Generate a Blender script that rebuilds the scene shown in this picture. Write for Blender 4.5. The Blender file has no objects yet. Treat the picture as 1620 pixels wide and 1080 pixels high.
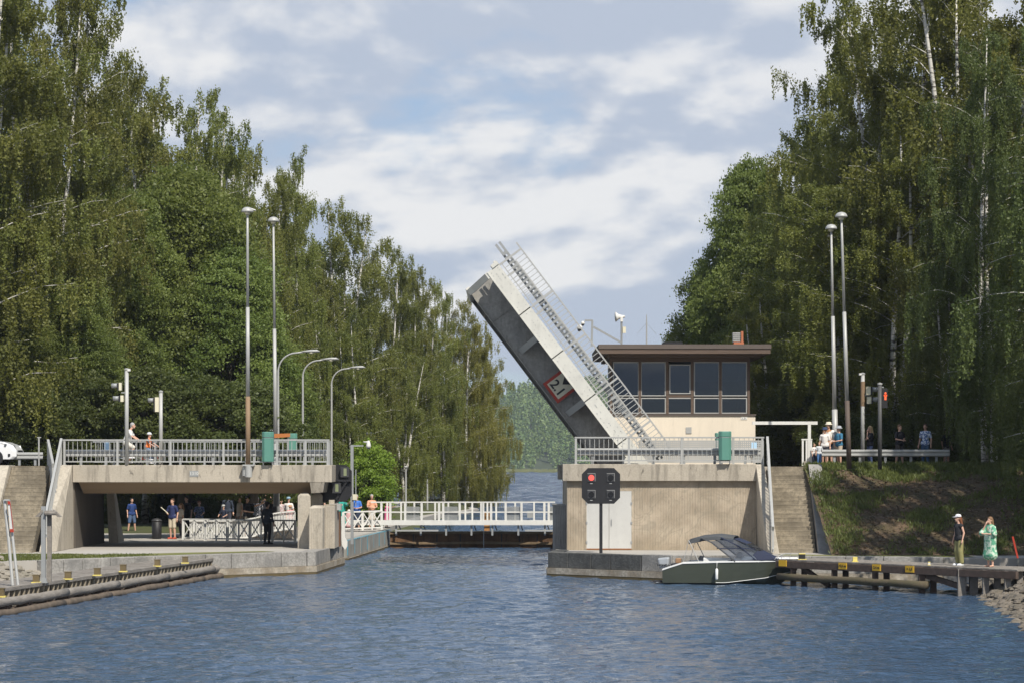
import bpy, bmesh, math, random
import numpy as np
from mathutils import Vector, Matrix, noise
R = math.radians
S = bpy.context.scene
COL = S.collection
# ------------------------------------------------------------------ camera
HC, FPX, CX, HOR = 4.4, 4000.0, 810.0, 736.0
cam = bpy.data.cameras.new("camera"); camo = bpy.data.objects.new("camera", cam); COL.objects.link(camo)
camo.location = (0, 0, HC); camo.rotation_euler = (R(90), 0, 0)
cam.sensor_width = 36; cam.lens = 36 * FPX / 1620; cam.shift_y = (HOR - 540) / 1620
cam.clip_start = 0.5; cam.clip_end = 20000
S.camera = camo
# ------------------------------------------------------------------ exposure
S.view_settings.view_transform = 'Standard'; S.view_settings.look = 'None'
S.view_settings.exposure = 0.22; S.view_settings.gamma = 1.0
S.cycles.max_bounces = 8; S.cycles.transparent_max_bounces = 16
# ------------------------------------------------------------------ sun
SUN_AZ, SUN_EL = 154.0, 50.0          # azimuth clockwise from +Y
sl = bpy.data.lights.new("sun", 'SUN'); sl.energy = 4.8; sl.angle = R(0.5); sl.color = (1, 0.94, 0.84)
so = bpy.data.objects.new("sun", sl); COL.objects.link(so)
sd = Vector((math.sin(R(SUN_AZ)) * math.cos(R(SUN_EL)), math.cos(R(SUN_AZ)) * math.cos(R(SUN_EL)), math.sin(R(SUN_EL))))
so.rotation_euler = sd.to_track_quat('Z', 'Y').to_euler(); so.location = (40, -40, 60)
# ------------------------------------------------------------------ world: sky with cumulus rows
class NT:
    """small helper to write node graphs"""
    def __init__(s, tree): s.t = tree; s.n = tree.nodes; s.l = tree.links
    def node(s, typ, **kw):
        nd = s.n.new(typ)
        for k, v in kw.items(): setattr(nd, k, v)
        return nd
    def set(s, sock, v):
        if isinstance(v, bpy.types.NodeSocket): s.l.new(v, sock)
        elif v is not None: sock.default_value = v
    def math(s, op, a, b=None, clamp=False):
        nd = s.node('ShaderNodeMath', operation=op, use_clamp=clamp); s.set(nd.inputs[0], a)
        if b is not None: s.set(nd.inputs[1], b)
        return nd.outputs[0]
    def sstep(s, v, a, b):
        nd = s.node('ShaderNodeMapRange', interpolation_type='SMOOTHSTEP'); s.set(nd.inputs[0], v)
        nd.inputs[1].default_value = a; nd.inputs[2].default_value = b
        return nd.outputs[0]
    def comb(s, x, y, z):
        nd = s.node('ShaderNodeCombineXYZ'); s.set(nd.inputs[0], x); s.set(nd.inputs[1], y); s.set(nd.inputs[2], z); return nd.outputs[0]
    def noise(s, vec, scale, detail=4, rough=0.5, dist=0.0):
        nd = s.node('ShaderNodeTexNoise'); s.set(nd.inputs['Vector'], vec)
        nd.inputs['Scale'].default_value = scale; nd.inputs['Detail'].default_value = detail
        nd.inputs['Roughness'].default_value = rough; nd.inputs['Distortion'].default_value = dist
        return nd.outputs['Fac']
    def mix(s, f, a, b, bt='MIX'):
        nd = s.node('ShaderNodeMix', data_type='RGBA', blend_type=bt)
        s.set(nd.inputs[0], f); s.set(nd.inputs[6], a); s.set(nd.inputs[7], b); return nd.outputs[2]
    def ramp(s, f, stops):
        nd = s.node('ShaderNodeValToRGB'); s.set(nd.inputs[0], f); e = nd.color_ramp.elements
        while len(e) < len(stops): e.new(0.5)
        for i, (p, c) in enumerate(stops):
            e[i].position = p; e[i].color = (c[0], c[1], c[2], 1) if not isinstance(c, (int, float)) else (c, c, c, 1)
        return nd.outputs[0]
def c4(c): return (c[0], c[1], c[2], 1.0)

W = bpy.data.worlds.new("World"); S.world = W; W.use_nodes = True
W.node_tree.nodes.clear(); w = NT(W.node_tree)
sky = w.node('ShaderNodeTexSky', sky_type='NISHITA'); sky.sun_disc = False
sky.sun_elevation = R(SUN_EL); sky.sun_rotation = R(SUN_AZ); sky.air_density = 1.0; sky.dust_density = 0.6; sky.ozone_density = 1.5
tc = w.node('ShaderNodeTexCoord'); sep = w.node('ShaderNodeSeparateXYZ'); w.l.new(tc.outputs['Generated'], sep.inputs[0])
gz = w.math('MAXIMUM', sep.outputs[2], 0.0)
def layer(dz, off, sc, det, rough):
    v = w.math('MULTIPLY', w.math('LOGARITHM', w.math('ADD', w.math('ADD', gz, dz), 0.10), math.e), 2.75)
    return w.noise(w.comb(w.math('ADD', w.math('MULTIPLY', sep.outputs[0], 5.4), off[0]), w.math('MULTIPLY', sep.outputs[1], 7.0), w.math('ADD', v, off[1])), sc, det, rough, 0.15)
OFF = (3.3, 7.9)
d0 = layer(0.0, OFF, 0.95, 10.0, 0.53); d1 = layer(0.013, OFF, 0.95, 5.0, 0.5)
big = layer(0.0, (8.1, 2.2), 0.30, 2.0, 0.5)
dd = w.math('ADD', d0, w.math('MULTIPLY', w.math('SUBTRACT', big, 0.5), 0.30))
dd = w.math('SUBTRACT', dd, w.math('MULTIPLY', w.sstep(gz, 0.24, 0.6), 0.10))
cov = w.sstep(dd, 0.405, 0.50)
shade = w.sstep(w.math('SUBTRACT', d0, d1), -0.03, 0.055)
thick = w.sstep(big, 0.45, 0.62)
ccol = w.mix(shade, c4((4.2, 4.75, 5.75)), c4((7.7, 7.65, 7.6)))
ccol = w.mix(w.math('MULTIPLY', thick, 0.5), ccol, c4((5.0, 5.4, 6.2)))
blue = w.mix(0.55, sky.outputs[0], c4((2.7, 3.9, 6.0)))
skc = w.mix(w.math('MULTIPLY', cov, 0.92), blue, ccol)
bg = w.node('ShaderNodeBackground'); w.l.new(skc, bg.inputs[0]); bg.inputs[1].default_value = 0.1
wo = w.node('ShaderNodeOutputWorld'); w.l.new(bg.outputs[0], wo.inputs[0])

# ------------------------------------------------------------------ pixel -> metre helpers
def WX(x, Y): return (x - CX) * Y / FPX
def WZ(y, Y): return HC + (HOR - y) * Y / FPX
def P(x, y, Y): return (WX(x, Y), Y, WZ(y, Y))
def YG(y, z): return FPX * (HC - z) / (y - HOR)

# ------------------------------------------------------------------ materials
MATS = {}
def material(name, base, rough=0.7, metal=0.0, var=0.25, scale=1.5, bump=0.0, bscale=20.0, streak=0.0, dark=None, spec=0.4, stretch=None, objc=False, coat=0.0, speck=0, ghost=0.0):
    """principled + two noise layers of colour variation, optional vertical streaks, optional bump"""
    if name in MATS: return MATS[name]
    m = bpy.data.materials.new(name); m.use_nodes = True; m.node_tree.nodes.clear(); g = NT(m.node_tree)
    geo = g.node('ShaderNodeNewGeometry'); pos = geo.outputs['Position']
    if objc: pos = g.node('ShaderNodeTexCoord').outputs['Object']
    if stretch:
        mp = g.node('ShaderNodeMapping'); g.l.new(pos, mp.inputs[0]); mp.inputs[3].default_value = stretch; vec = mp.outputs[0]
    else: vec = pos
    dk = dark if dark else tuple(c * 0.55 for c in base)
    f = g.ramp(g.noise(vec, scale, 6, 0.6), [(0.38, 0.0), (0.62, 1.0)])
    f2 = g.noise(vec, scale * 9, 4, 0.6)
    if speck: f2 = g.ramp(g.noise(vec, speck, 5, 0.7), [(0.40, 0.0), (0.60, 1.0)])
    colr = g.mix(g.math('MULTIPLY', f, var), c4(base), c4(dk))
    colr = g.mix(g.math('MULTIPLY', f2, var * 0.8), colr, c4(tuple(c * (0.42 if speck else 0.7) for c in base)))
    if streak > 0:
        mp2 = g.node('ShaderNodeMapping'); g.l.new(pos, mp2.inputs[0]); mp2.inputs[3].default_value = (1.0, 1.0, 0.12)
        s1 = g.ramp(g.noise(mp2.outputs[0], 2.6, 7, 0.65), [(0.50, 0.0), (0.70, 1.0)])
        colr = g.mix(g.math('MULTIPLY', s1, streak), colr, c4(tuple(c * 0.33 for c in base)))
        mp3 = g.node('ShaderNodeMapping'); g.l.new(pos, mp3.inputs[0]); mp3.inputs[3].default_value = (1.0, 1.0, 0.35)
        s2 = g.ramp(g.noise(mp3.outputs[0], 5.5, 8, 0.7, 0.6), [(0.58, 0.0), (0.66, 1.0)])
        colr = g.mix(g.math('MULTIPLY', s2, streak * 0.9), colr, c4(tuple(c * 0.28 for c in base)))
    if ghost:      # faint outlines of painted-over scrawls
        gh = g.noise(pos, 0.75, 1.5, 0.4, 2.2); band = g.ramp(gh, [(0.0, 0.0), (0.455, 0.0), (0.485, 1.0), (0.515, 0.15), (0.56, 0.0), (0.585, 0.8), (0.61, 0.0)])
        colr = g.mix(g.math('MULTIPLY', band, ghost), colr, c4((0.27, 0.245, 0.19)))
        sp = g.node('ShaderNodeSeparateXYZ'); g.l.new(pos, sp.inputs[0]); low = g.math('SUBTRACT', 1.0, g.sstep(g.math('ADD', sp.outputs[2], g.noise(pos, 1.2, 4)), 1.5, 2.3))
        colr = g.mix(g.math('MULTIPLY', low, 0.45), colr, c4((0.33, 0.27, 0.19)))
    b = g.node('ShaderNodeBsdfPrincipled'); g.l.new(colr, b.inputs['Base Color'])
    b.inputs['Roughness'].default_value = rough; b.inputs['Metallic'].default_value = metal
    b.inputs['Specular IOR Level'].default_value = spec
    if coat: b.inputs['Coat Weight'].default_value = coat
    if bump > 0:
        bn = g.node('ShaderNodeBump'); bn.inputs['Strength'].default_value = bump; bn.inputs['Distance'].default_value = 0.05
        g.l.new(g.noise(vec, bscale, 5, 0.6), bn.inputs['Height']); g.l.new(bn.outputs[0], b.inputs['Normal'])
    o = g.node('ShaderNodeOutputMaterial'); g.l.new(b.outputs[0], o.inputs[0]); MATS[name] = m
    return m
def simple(name, base, rough=0.6, metal=0.0, spec=0.4):
    return material(name, base, rough, metal, var=0.12, scale=3.0, spec=spec, objc=True)
def leafmat(name, a, b, trans=0.42):
    if name in MATS: return MATS[name]
    m = bpy.data.materials.new(name); m.use_nodes = True; m.node_tree.nodes.clear(); g = NT(m.node_tree)
    geo = g.node('ShaderNodeNewGeometry'); oi = g.node('ShaderNodeObjectInfo')
    big = g.ramp(g.noise(geo.outputs['Position'], 0.35, 3, 0.5), [(0.35, 0.0), (0.65, 1.0)])
    f = g.math('ADD', g.math('MULTIPLY', geo.outputs['Random Per Island'], 0.45), g.math('MULTIPLY', big, 0.55))
    colr = g.mix(f, c4(a), c4(b))
    hs = g.node('ShaderNodeHueSaturation'); g.l.new(colr, hs.inputs['Color'])
    g.l.new(g.math('ADD', g.math('MULTIPLY', oi.outputs['Random'], 0.03), 0.485), hs.inputs['Hue'])
    g.l.new(g.math('ADD', g.math('MULTIPLY', oi.outputs['Random'], 0.35), 0.8), hs.inputs['Value'])
    hs.inputs['Saturation'].default_value = 0.95
    p = g.node('ShaderNodeBsdfPrincipled'); g.l.new(hs.outputs[0], p.inputs['Base Color']); p.inputs['Roughness'].default_value = 0.5
    p.inputs['Specular IOR Level'].default_value = 0.3
    t = g.node('ShaderNodeBsdfTranslucent'); g.l.new(g.mix(0.5, hs.outputs[0], c4((b[0] * 1.3, b[1] * 1.3, b[2] * 0.5))), t.inputs[0])
    mx = g.node('ShaderNodeMixShader'); mx.inputs[0].default_value = trans; g.l.new(p.outputs[0], mx.inputs[1]); g.l.new(t.outputs[0], mx.inputs[2])
    o = g.node('ShaderNodeOutputMaterial'); g.l.new(mx.outputs[0], o.inputs[0]); MATS[name] = m
    return m

# ------------------------------------------------------------------ object helpers
OFFS = {}
def tag(o, label=None, cat=None, group=None, kind=None):
    if label: o['label'] = label
    if cat: o['category'] = cat
    if group: o['group'] = group
    if kind: o['kind'] = kind
    return o
def thing(name, label, cat, loc=(0, 0, 0), group=None):
    o = bpy.data.objects.new(name, None); o.empty_display_size = 0.3; COL.objects.link(o); o.location = loc
    OFFS[o] = Vector(loc); return tag(o, label, cat, group)
class MB:
    def __init__(s): s.v = []; s.f = []
    def add(s, vs, fs):
        k = len(s.v); s.v += [tuple(p) for p in vs]; s.f += [tuple(i + k for i in f) for f in fs]; return s
    def box(s, x0, x1, y0, y1, z0, z1):
        x0, x1 = min(x0, x1), max(x0, x1); y0, y1 = min(y0, y1), max(y0, y1); z0, z1 = min(z0, z1), max(z0, z1)
        return s.add([(x0, y0, z0), (x1, y0, z0), (x1, y1, z0), (x0, y1, z0), (x0, y0, z1), (x1, y0, z1), (x1, y1, z1), (x0, y1, z1)],
              [(0, 3, 2, 1), (4, 5, 6, 7), (0, 1, 5, 4), (1, 2, 6, 5), (2, 3, 7, 6), (3, 0, 4, 7)])
    def hexa(s, bot, top):
        """bot, top: four points each, counter-clockwise seen from above"""
        return s.add(list(bot) + list(top), [(0, 3, 2, 1), (4, 5, 6, 7), (0, 1, 5, 4), (1, 2, 6, 5), (2, 3, 7, 6), (3, 0, 4, 7)])
    def prism(s, pts, d):
        """closed planar polygon pts swept by vector d"""
        n = len(pts); d = Vector(d); a = [Vector(p) for p in pts]; b = [p + d for p in a]
        return s.add(a + b, [tuple(range(n))[::-1], tuple(range(n, 2 * n))] + [(i, (i + 1) % n, n + (i + 1) % n, n + i) for i in range(n)])
    def beam(s, a, b, w_, h_, up=(0, 0, 1)):
        """rectangular bar from a to b"""
        a = Vector(a); b = Vector(b); d = (b - a).normalized(); u = Vector(up)
        if abs(d.dot(u)) > 0.98: u = Vector((0, 1, 0))
        r = d.cross(u).normalized() * w_ / 2; q = r.cross(d).normalized() * h_ / 2
        vs = [a - r - q, a + r - q, a + r + q, a - r + q, b - r - q, b + r - q, b + r + q, b - r + q]
        return s.add(vs, [(0, 1, 2, 3), (7, 6, 5, 4), (0, 4, 5, 1), (1, 5, 6, 2), (2, 6, 7, 3), (3, 7, 4, 0)])
    def tube(s, pts, rad, n=8, cap=True):
        pts = [Vector(p) for p in pts]
        if not hasattr(rad, '__len__'): rad = [rad] * len(pts)
        k = len(s.v); ref = None
        for i, p in enumerate(pts):
            d = (pts[min(i + 1, len(pts) - 1)] - pts[max(i - 1, 0)]).normalized()
            if ref is None: ref = Vector((1, 0, 0)) if abs(d.x) < 0.9 else Vector((0, 1, 0))
            u = d.cross(ref).normalized(); v = d.cross(u).normalized(); ref = -d.cross(u).cross(d) if False else ref
            for j in range(n):
                a = 2 * math.pi * j / n; s.v.append(tuple(p + (u * math.cos(a) + v * math.sin(a)) * rad[i]))
        for i in range(len(pts) - 1):
            for j in range(n):
                j2 = (j + 1) % n; s.f.append((k + i * n + j, k + i * n + j2, k + (i + 1) * n + j2, k + (i + 1) * n + j))
        if cap:
            s.f.append(tuple(k + j for j in range(n))[::-1]); m_ = k + (len(pts) - 1) * n; s.f.append(tuple(m_ + j for j in range(n)))
        return s
    def lathe(s, prof, c=(0, 0, 0), n=16):
        """prof: list of (r, z) bottom to top"""
        k = len(s.v)
        for r, z in prof:
            for j in range(n):
                a = 2 * math.pi * j / n; s.v.append((c[0] + r * math.cos(a), c[1] + r * math.sin(a), c[2] + z))
        for i in range(len(prof) - 1):
            for j in range(n):
                j2 = (j + 1) % n; s.f.append((k + i * n + j, k + i * n + j2, k + (i + 1) * n + j2, k + (i + 1) * n + j))
        s.f.append(tuple(k + j for j in range(n))[::-1]); m_ = k + (len(prof) - 1) * n; s.f.append(tuple(m_ + j for j in range(n)))
        return s
    def ball(s, c, r, n=10, m_=6, sc=(1, 1, 1)):
        prof = [(max(1e-4, r * math.sin(math.pi * i / m_)), -r * math.cos(math.pi * i / m_)) for i in range(m_ + 1)]
        k = len(s.v); s.lathe(prof, (0, 0, 0), n)
        for i in range(k, len(s.v)):
            x, y, z = s.v[i]; s.v[i] = (c[0] + x * sc[0], c[1] + y * sc[1], c[2] + z * sc[2])
        return s
    def cap(s, a, b, ra, rb, n=10):
        """tapered capsule"""
        a = Vector(a); b = Vector(b); d = (b - a)
        if d.length < 1e-6: return s.ball(a, ra)
        d.normalize(); pts = []; rr = []
        for t in (0.15, 0.5, 0.85, 1.0):
            th = t * math.pi / 2; pts.append(a - d * ra * math.cos(th)); rr.append(max(1e-3, ra * math.sin(th)))
        for t in (1.0, 0.85, 0.5, 0.15):
            th = t * math.pi / 2; pts.append(b + d * rb * math.cos(th)); rr.append(max(1e-3, rb * math.sin(th)))
        return s.tube(pts, rr, n)
    def build(s, name, m, parent=None, smooth=False, fix=True, bevel=0.0):
        me = bpy.data.meshes.new(name); off = OFFS.get(parent, Vector((0, 0, 0)))
        me.from_pydata([(x - off.x, y - off.y, z - off.z) for x, y, z in s.v], [], s.f)
        if fix:
            bm = bmesh.new(); bm.from_mesh(me); bmesh.ops.recalc_face_normals(bm, faces=bm.faces); bm.to_mesh(me); bm.free()
        me.materials.append(m)
        if smooth: me.polygons.foreach_set('use_smooth', [True] * len(me.polygons))
        o = bpy.data.objects.new(name, me); COL.objects.link(o)
        if parent: o.parent = parent; OFFS[o] = off
        if bevel:
            b = o.modifiers.new('bevel', 'BEVEL'); b.width = bevel; b.segments = 2; b.limit_method = 'ANGLE'; b.angle_limit = R(40)
        return o
def copy_tree(o, parent=None):
    c = o.copy(); COL.objects.link(c); c.parent = parent
    OFFS[c] = OFFS.get(o, Vector((0, 0, 0)))
    for ch in list(o.children): copy_tree(ch, c)
    return c
TXT = []
def text(name, body, size, mtx, m, parent, extrude=0.004, bold=0.0):
    """writing as a mesh; mtx places it in world space"""
    cu = bpy.data.curves.new('tmp', 'FONT'); cu.body = body; cu.size = size; cu.extrude = extrude; cu.align_x = 'CENTER'; cu.align_y = 'CENTER'; cu.offset = bold
    to = bpy.data.objects.new('tmp', cu); COL.objects.link(to); bpy.context.view_layer.update()
    me = bpy.data.meshes.new_from_object(to.evaluated_get(bpy.context.evaluated_depsgraph_get())); bpy.data.objects.remove(to)
    off = OFFS.get(parent, Vector((0, 0, 0))); me.transform(Matrix.Translation(-off) @ mtx); me.name = name
    me.materials.clear(); me.materials.append(m); o = bpy.data.objects.new(name, me); COL.objects.link(o); o.parent = parent; OFFS[o] = off
    return o
XZ = Matrix.Rotation(R(90), 4, 'X')      # text standing upright, facing the camera
rnd = random.Random(7)

# palette
CON = material('concrete', (0.45, 0.40, 0.325), 0.85, var=0.34, scale=0.8, bump=0.12, bscale=25, streak=0.95, speck=14)
CON2 = material('concrete_pale', (0.48, 0.43, 0.35), 0.85, var=0.36, scale=0.7, bump=0.12, bscale=25, streak=0.55, speck=12)
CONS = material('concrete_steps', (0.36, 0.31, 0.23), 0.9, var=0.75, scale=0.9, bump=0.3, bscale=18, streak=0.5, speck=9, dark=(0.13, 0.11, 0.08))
CONG = material('concrete_grey', (0.34, 0.325, 0.30), 0.9, var=0.5, scale=1.2, bump=0.2, bscale=20, streak=0.4)
RIB = material('ribbed_concrete', (0.52, 0.44, 0.34), 0.9, var=0.75, scale=0.9, bump=0.1, bscale=20, streak=0.35, dark=(0.28, 0.23, 0.165), ghost=0.55)
PLAST = material('cream_plaster', (0.74, 0.66, 0.54), 0.9, var=0.15, scale=0.8, streak=0.12)
STEEL = simple('galvanised_steel', (0.40, 0.40, 0.385), 0.5, 0.15)
STEELD = simple('grey_painted_steel', (0.30, 0.31, 0.31), 0.55, 0.2)
WHITE = material('white_paint', (0.70, 0.69, 0.65), 0.5, var=0.2, scale=2.5, streak=0.12)
WHITED = material('door_white_paint', (0.53, 0.525, 0.50), 0.5, var=0.15, scale=1.2, streak=0.12)
LEAFW = material('bridge_pale_paint', (0.62, 0.61, 0.555), 0.5, var=0.22, scale=1.1, streak=0.15)
LEAFG = material('bridge_grey_paint', (0.37, 0.355, 0.32), 0.6, var=0.5, scale=1.0, streak=0.5, speck=6)
BLACK = simple('black_paint', (0.016, 0.016, 0.018), 0.55)
GRN = simple('green_paint', (0.10, 0.25, 0.20), 0.4)
YEL = simple('yellow_paint', (0.72, 0.42, 0.03), 0.6)
YELP = simple('pale_yellow_paint', (0.70, 0.58, 0.16), 0.6)
REDP = simple('red_paint', (0.38, 0.04, 0.02), 0.5)
CREAM = simple('cream_enamel', (0.68, 0.64, 0.48), 0.5)
WOODG = material('weathered_wood', (0.27, 0.245, 0.215), 0.95, var=0.5, scale=2.0, bump=0.5, bscale=12, stretch=(3, 0.7, 3), dark=(0.11, 0.095, 0.08))
WOODD = material('dark_wood', (0.10, 0.07, 0.055), 0.9, var=0.5, scale=2.0, bump=0.4, bscale=14, stretch=(0.7, 3, 3), dark=(0.03, 0.025, 0.02))
WOODB = material('rusty_brown_wood', (0.17, 0.09, 0.05), 0.9, var=0.6, scale=2.5, bump=0.4, bscale=14, dark=(0.05, 0.03, 0.02))
BROWN = simple('rust_brown_paint', (0.24, 0.16, 0.095), 0.7)
BARK = material('bark', (0.09, 0.075, 0.06), 0.95, var=0.6, scale=4, bump=0.6, bscale=14, stretch=(1, 1, 0.3), objc=True)
SKIN = simple('skin', (0.60, 0.36, 0.26), 0.55)
# ================================================================== SETTING
def structure(name, mb, m, kind='structure', **k): o = mb.build(name, m, None, **k); return tag(o, kind=kind)
def gridmesh(xs, ys, fz):
    mb = MB(); nx = len(xs)
    for y in ys:
        for x in xs:
            q = fz(x, y); mb.v.append(q if isinstance(q, tuple) else (x, y, q))
    for j in range(len(ys) - 1):
        for i in range(nx - 1): mb.f.append((j * nx + i, j * nx + i + 1, (j + 1) * nx + i + 1, (j + 1) * nx + i))
    return mb
def nz(x, y, s, z=0.0): return noise.noise(Vector((x * s, y * s, z)))
# water
def water_mat():
    m = bpy.data.materials.new('water'); m.use_nodes = True; m.node_tree.nodes.clear(); g = NT(m.node_tree)
    geo = g.node('ShaderNodeNewGeometry'); mp = g.node('ShaderNodeMapping'); g.l.new(geo.outputs['Position'], mp.inputs[0])
    mp.inputs[3].default_value = (0.8, 1.6, 1.0); mp.inputs[2].default_value = (0, 0, R(8))
    h1 = g.noise(mp.outputs[0], 1.6, 3, 0.6, 0.6); h2 = g.noise(mp.outputs[0], 5.0, 3, 0.6, 0.8)
    bn = g.node('ShaderNodeBump'); bn.inputs['Distance'].default_value = 0.10; bn.inputs['Strength'].default_value = 0.8
    g.l.new(g.math('ADD', h1, g.math('MULTIPLY', h2, 0.6)), bn.inputs['Height'])
    sp = g.node('ShaderNodeSeparateXYZ'); g.l.new(geo.outputs['Position'], sp.inputs[0]); far = g.sstep(sp.outputs[1], 110, 260)
    b = g.node('ShaderNodeBsdfPrincipled'); b.inputs['Base Color'].default_value = (0.040, 0.072, 0.122, 1)
    g.l.new(g.math('ADD', g.math('MULTIPLY', far, 0.05), 0.04), b.inputs['Roughness']); g.l.new(g.math('ADD', g.math('MULTIPLY', far, 1.1), 0.10), bn.inputs['Distance'])
    b.inputs['IOR'].default_value = 1.42; g.l.new(bn.outputs[0], b.inputs['Normal'])
    o = g.node('ShaderNodeOutputMaterial'); g.l.new(b.outputs[0], o.inputs[0]); return m
WATER = water_mat()
def water():
    """one sheet: real ripples in and before the canal, flat lake around"""
    x0, x1, y0, y1 = -27.0, 27.0, 44.0, 150.0; nx, ny = 430, 1000
    X, Y_ = np.meshgrid(np.linspace(x0, x1, nx), np.linspace(y0, y1, ny)); Z = np.zeros_like(X); rg_ = np.random.default_rng(3)
    for k in range(80):
        lam = 0.33 * (5.0 ** rg_.uniform(0, 1)); th = rg_.normal(math.pi / 2 + .35, .62); kk = 2 * math.pi / lam
        Z += lam * 0.0044 * rg_.uniform(.6, 1.3) * np.sin(kk * (X * math.cos(th) + Y_ * math.sin(th)) + rg_.uniform(0, 6.28))
    mod = 0.75 + 0.25 * np.sin(X * .31 + Y_ * .17) * np.sin(Y_ * .23 - X * .11 + 1.0); ed = np.clip(np.minimum.reduce([X - x0, x1 - X, Y_ - y0, y1 - Y_]) / 2.0, 0, 1)
    Z = Z * mod * ed; co = np.stack([X, Y_, Z], 2).reshape(-1, 3); a = (np.arange(ny - 1)[:, None] * nx + np.arange(nx - 1)[None, :]).ravel()
    F = np.stack([a, a + 1, a + nx + 1, a + nx], 1); n0 = len(co); B = 4500.0
    out = np.array([(-B, -60, 0), (B, -60, 0), (B, 9000, 0), (-B, 9000, 0)], float); co = np.concatenate([co, out]); c00, c10, c11, c01 = 0, nx - 1, nx * ny - 1, nx * (ny - 1)
    F = np.concatenate([F, [[n0, n0 + 1, c10, c00], [n0 + 1, n0 + 2, c11, c10], [n0 + 2, n0 + 3, c01, c11], [n0 + 3, n0, c00, c01]]])
    fx, fy = np.meshgrid(np.linspace(-60, 95, 150), 151 + 1282 * np.linspace(0, 1, 1000) ** 1.25); fz = np.zeros_like(fx)
    for k in range(40):
        lam = 2.6 * (4.0 ** rg_.uniform(0, 1)); th = rg_.normal(math.pi / 2 + .3, .6); kk = 2 * math.pi / lam; fz += lam * .0085 * np.sin(kk * (fx * math.cos(th) + fy * math.sin(th)) + rg_.uniform(0, 6.28))
    ed = np.clip(np.minimum.reduce([fx + 60, 95 - fx, fy - 151, 1433 - fy]) / 12.0, 0, 1); fz = (np.maximum(fz, -.34) + .36) * ed; n1 = len(co); co = np.concatenate([co, np.stack([fx, fy, fz], 2).reshape(-1, 3)])
    a = (np.arange(999)[:, None] * 150 + np.arange(149)[None, :]).ravel() + n1; F = np.concatenate([np.stack([a, a + 1, a + 151, a + 150], 1), F])
    me = bpy.data.meshes.new('water'); me.vertices.add(len(co)); me.vertices.foreach_set('co', co.astype(np.float32).ravel()); n = len(F); me.loops.add(n * 4); me.loops.foreach_set('vertex_index', F.astype(np.int32).ravel())
    me.polygons.add(n); me.polygons.foreach_set('loop_start', np.arange(0, n * 4, 4, dtype=np.int32)); me.polygons.foreach_set('loop_total', np.full(n, 4, np.int32)); sm = np.ones(n, bool); sm[-4:] = False; me.polygons.foreach_set('use_smooth', sm)
    me.materials.append(WATER); me.update(calc_edges=True); o = bpy.data.objects.new('water', me); COL.objects.link(o); tag(o, kind='structure')
water()
MUD = material('lake_bed_mud', (0.06, 0.055, 0.045), 1.0)
gm = MB(); gm.add([(-4600, -80, -2.4), (4600, -80, -2.4), (4600, 9200, -2.4), (-4600, 9200, -2.4)], [(0, 1, 2, 3)]); structure('ground', gm, MUD)

PAVE = material('pale_gravel_paving', (0.40, 0.375, 0.335), 0.95, var=0.3, scale=0.5, bump=0.3, bscale=30)
GRASS = material('mown_grass', (0.15, 0.16, 0.04), 0.95, var=0.6, scale=0.8, bump=0.7, bscale=9, dark=(0.19, 0.16, 0.075))
FLOORG = material('shaded_lawn', (0.07, 0.085, 0.025), 0.95, var=0.6, scale=0.5, bump=0.7, bscale=6, dark=(0.06, 0.05, 0.03))  # tree shade is put into this darker lawn colour
ASPH = material('asphalt', (0.09, 0.09, 0.088), 0.9, var=0.3, scale=1.5, bump=0.2, bscale=40)
ZQ = 0.9
# left land: top at quay level, sides down into the water
Lpts = [(-400, 30), (-27.5, 30), (-25.0, 62), (-22.4, 78), (-19.6, 91.5), (-17.0, 93.8), (-11.9, 99.8), (-8.5, 103.4), (-8.0, 112), (-8.0, 117.2), (-7.1, 137),
        (-6.9, 150), (-5.6, 180), (-2.7, 206), (-4.5, 226), (-13, 250), (-45, 280), (-140, 310), (-400, 330)]
def plateau(name, pts, z, m, flare=0.0):
    mb = MB(); n = len(pts); top = [(x, y, z) for x, y in pts]; bot = [(x, y, -2.3) for x, y in pts]
    mb.add(top + bot, [tuple(range(n))] + [(i, n + i, n + (i + 1) % n, (i + 1) % n) for i in range(n)]); return structure(name, mb, m)
plateau('quay_paving', Lpts, ZQ, PAVE)
Rpts = [(2.0, 101.6), (5.0, 98.1), (6.3, 97.1), (16.0, 95.0), (17.5, 95), (400, 95), (400, 320), (60, 300), (24, 262), (9.5, 245), (4.2, 190), (3.0, 140), (2.8, 137)]
plateau('quay_terrace', Rpts, 0.93, PAVE)
# lawn of the left bank behind the lock and grass strips beside the quay
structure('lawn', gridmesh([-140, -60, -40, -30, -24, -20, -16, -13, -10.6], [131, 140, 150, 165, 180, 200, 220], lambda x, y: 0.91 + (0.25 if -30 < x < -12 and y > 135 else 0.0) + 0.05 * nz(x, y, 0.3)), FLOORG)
def bank_slope(name, pts, m, rise=0.5, w_=3.0):
    """sloping verge from the shoreline up to the terrace"""
    mb = MB()
    for (x, y) in pts:
        mb.v += [(x + 1.1, y + 0.8, -0.4), (x, y, 0.25), (x - w_ * 0.5, y - 0.3, 0.95), (x - w_, y - 0.5, 1.0 + rise)]
    for i in range(len(pts) - 1):
        for j in range(3): a = i * 4 + j; mb.f.append((a, a + 1, a + 5, a + 4))
    return structure(name, mb, m)
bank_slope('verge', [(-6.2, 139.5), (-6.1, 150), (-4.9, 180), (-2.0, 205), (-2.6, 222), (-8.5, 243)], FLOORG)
gs = []
def strip(name, a, m):
    mb = MB(); mb.add(a, [tuple(range(len(a)))]); return structure(name, mb, m)
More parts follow.
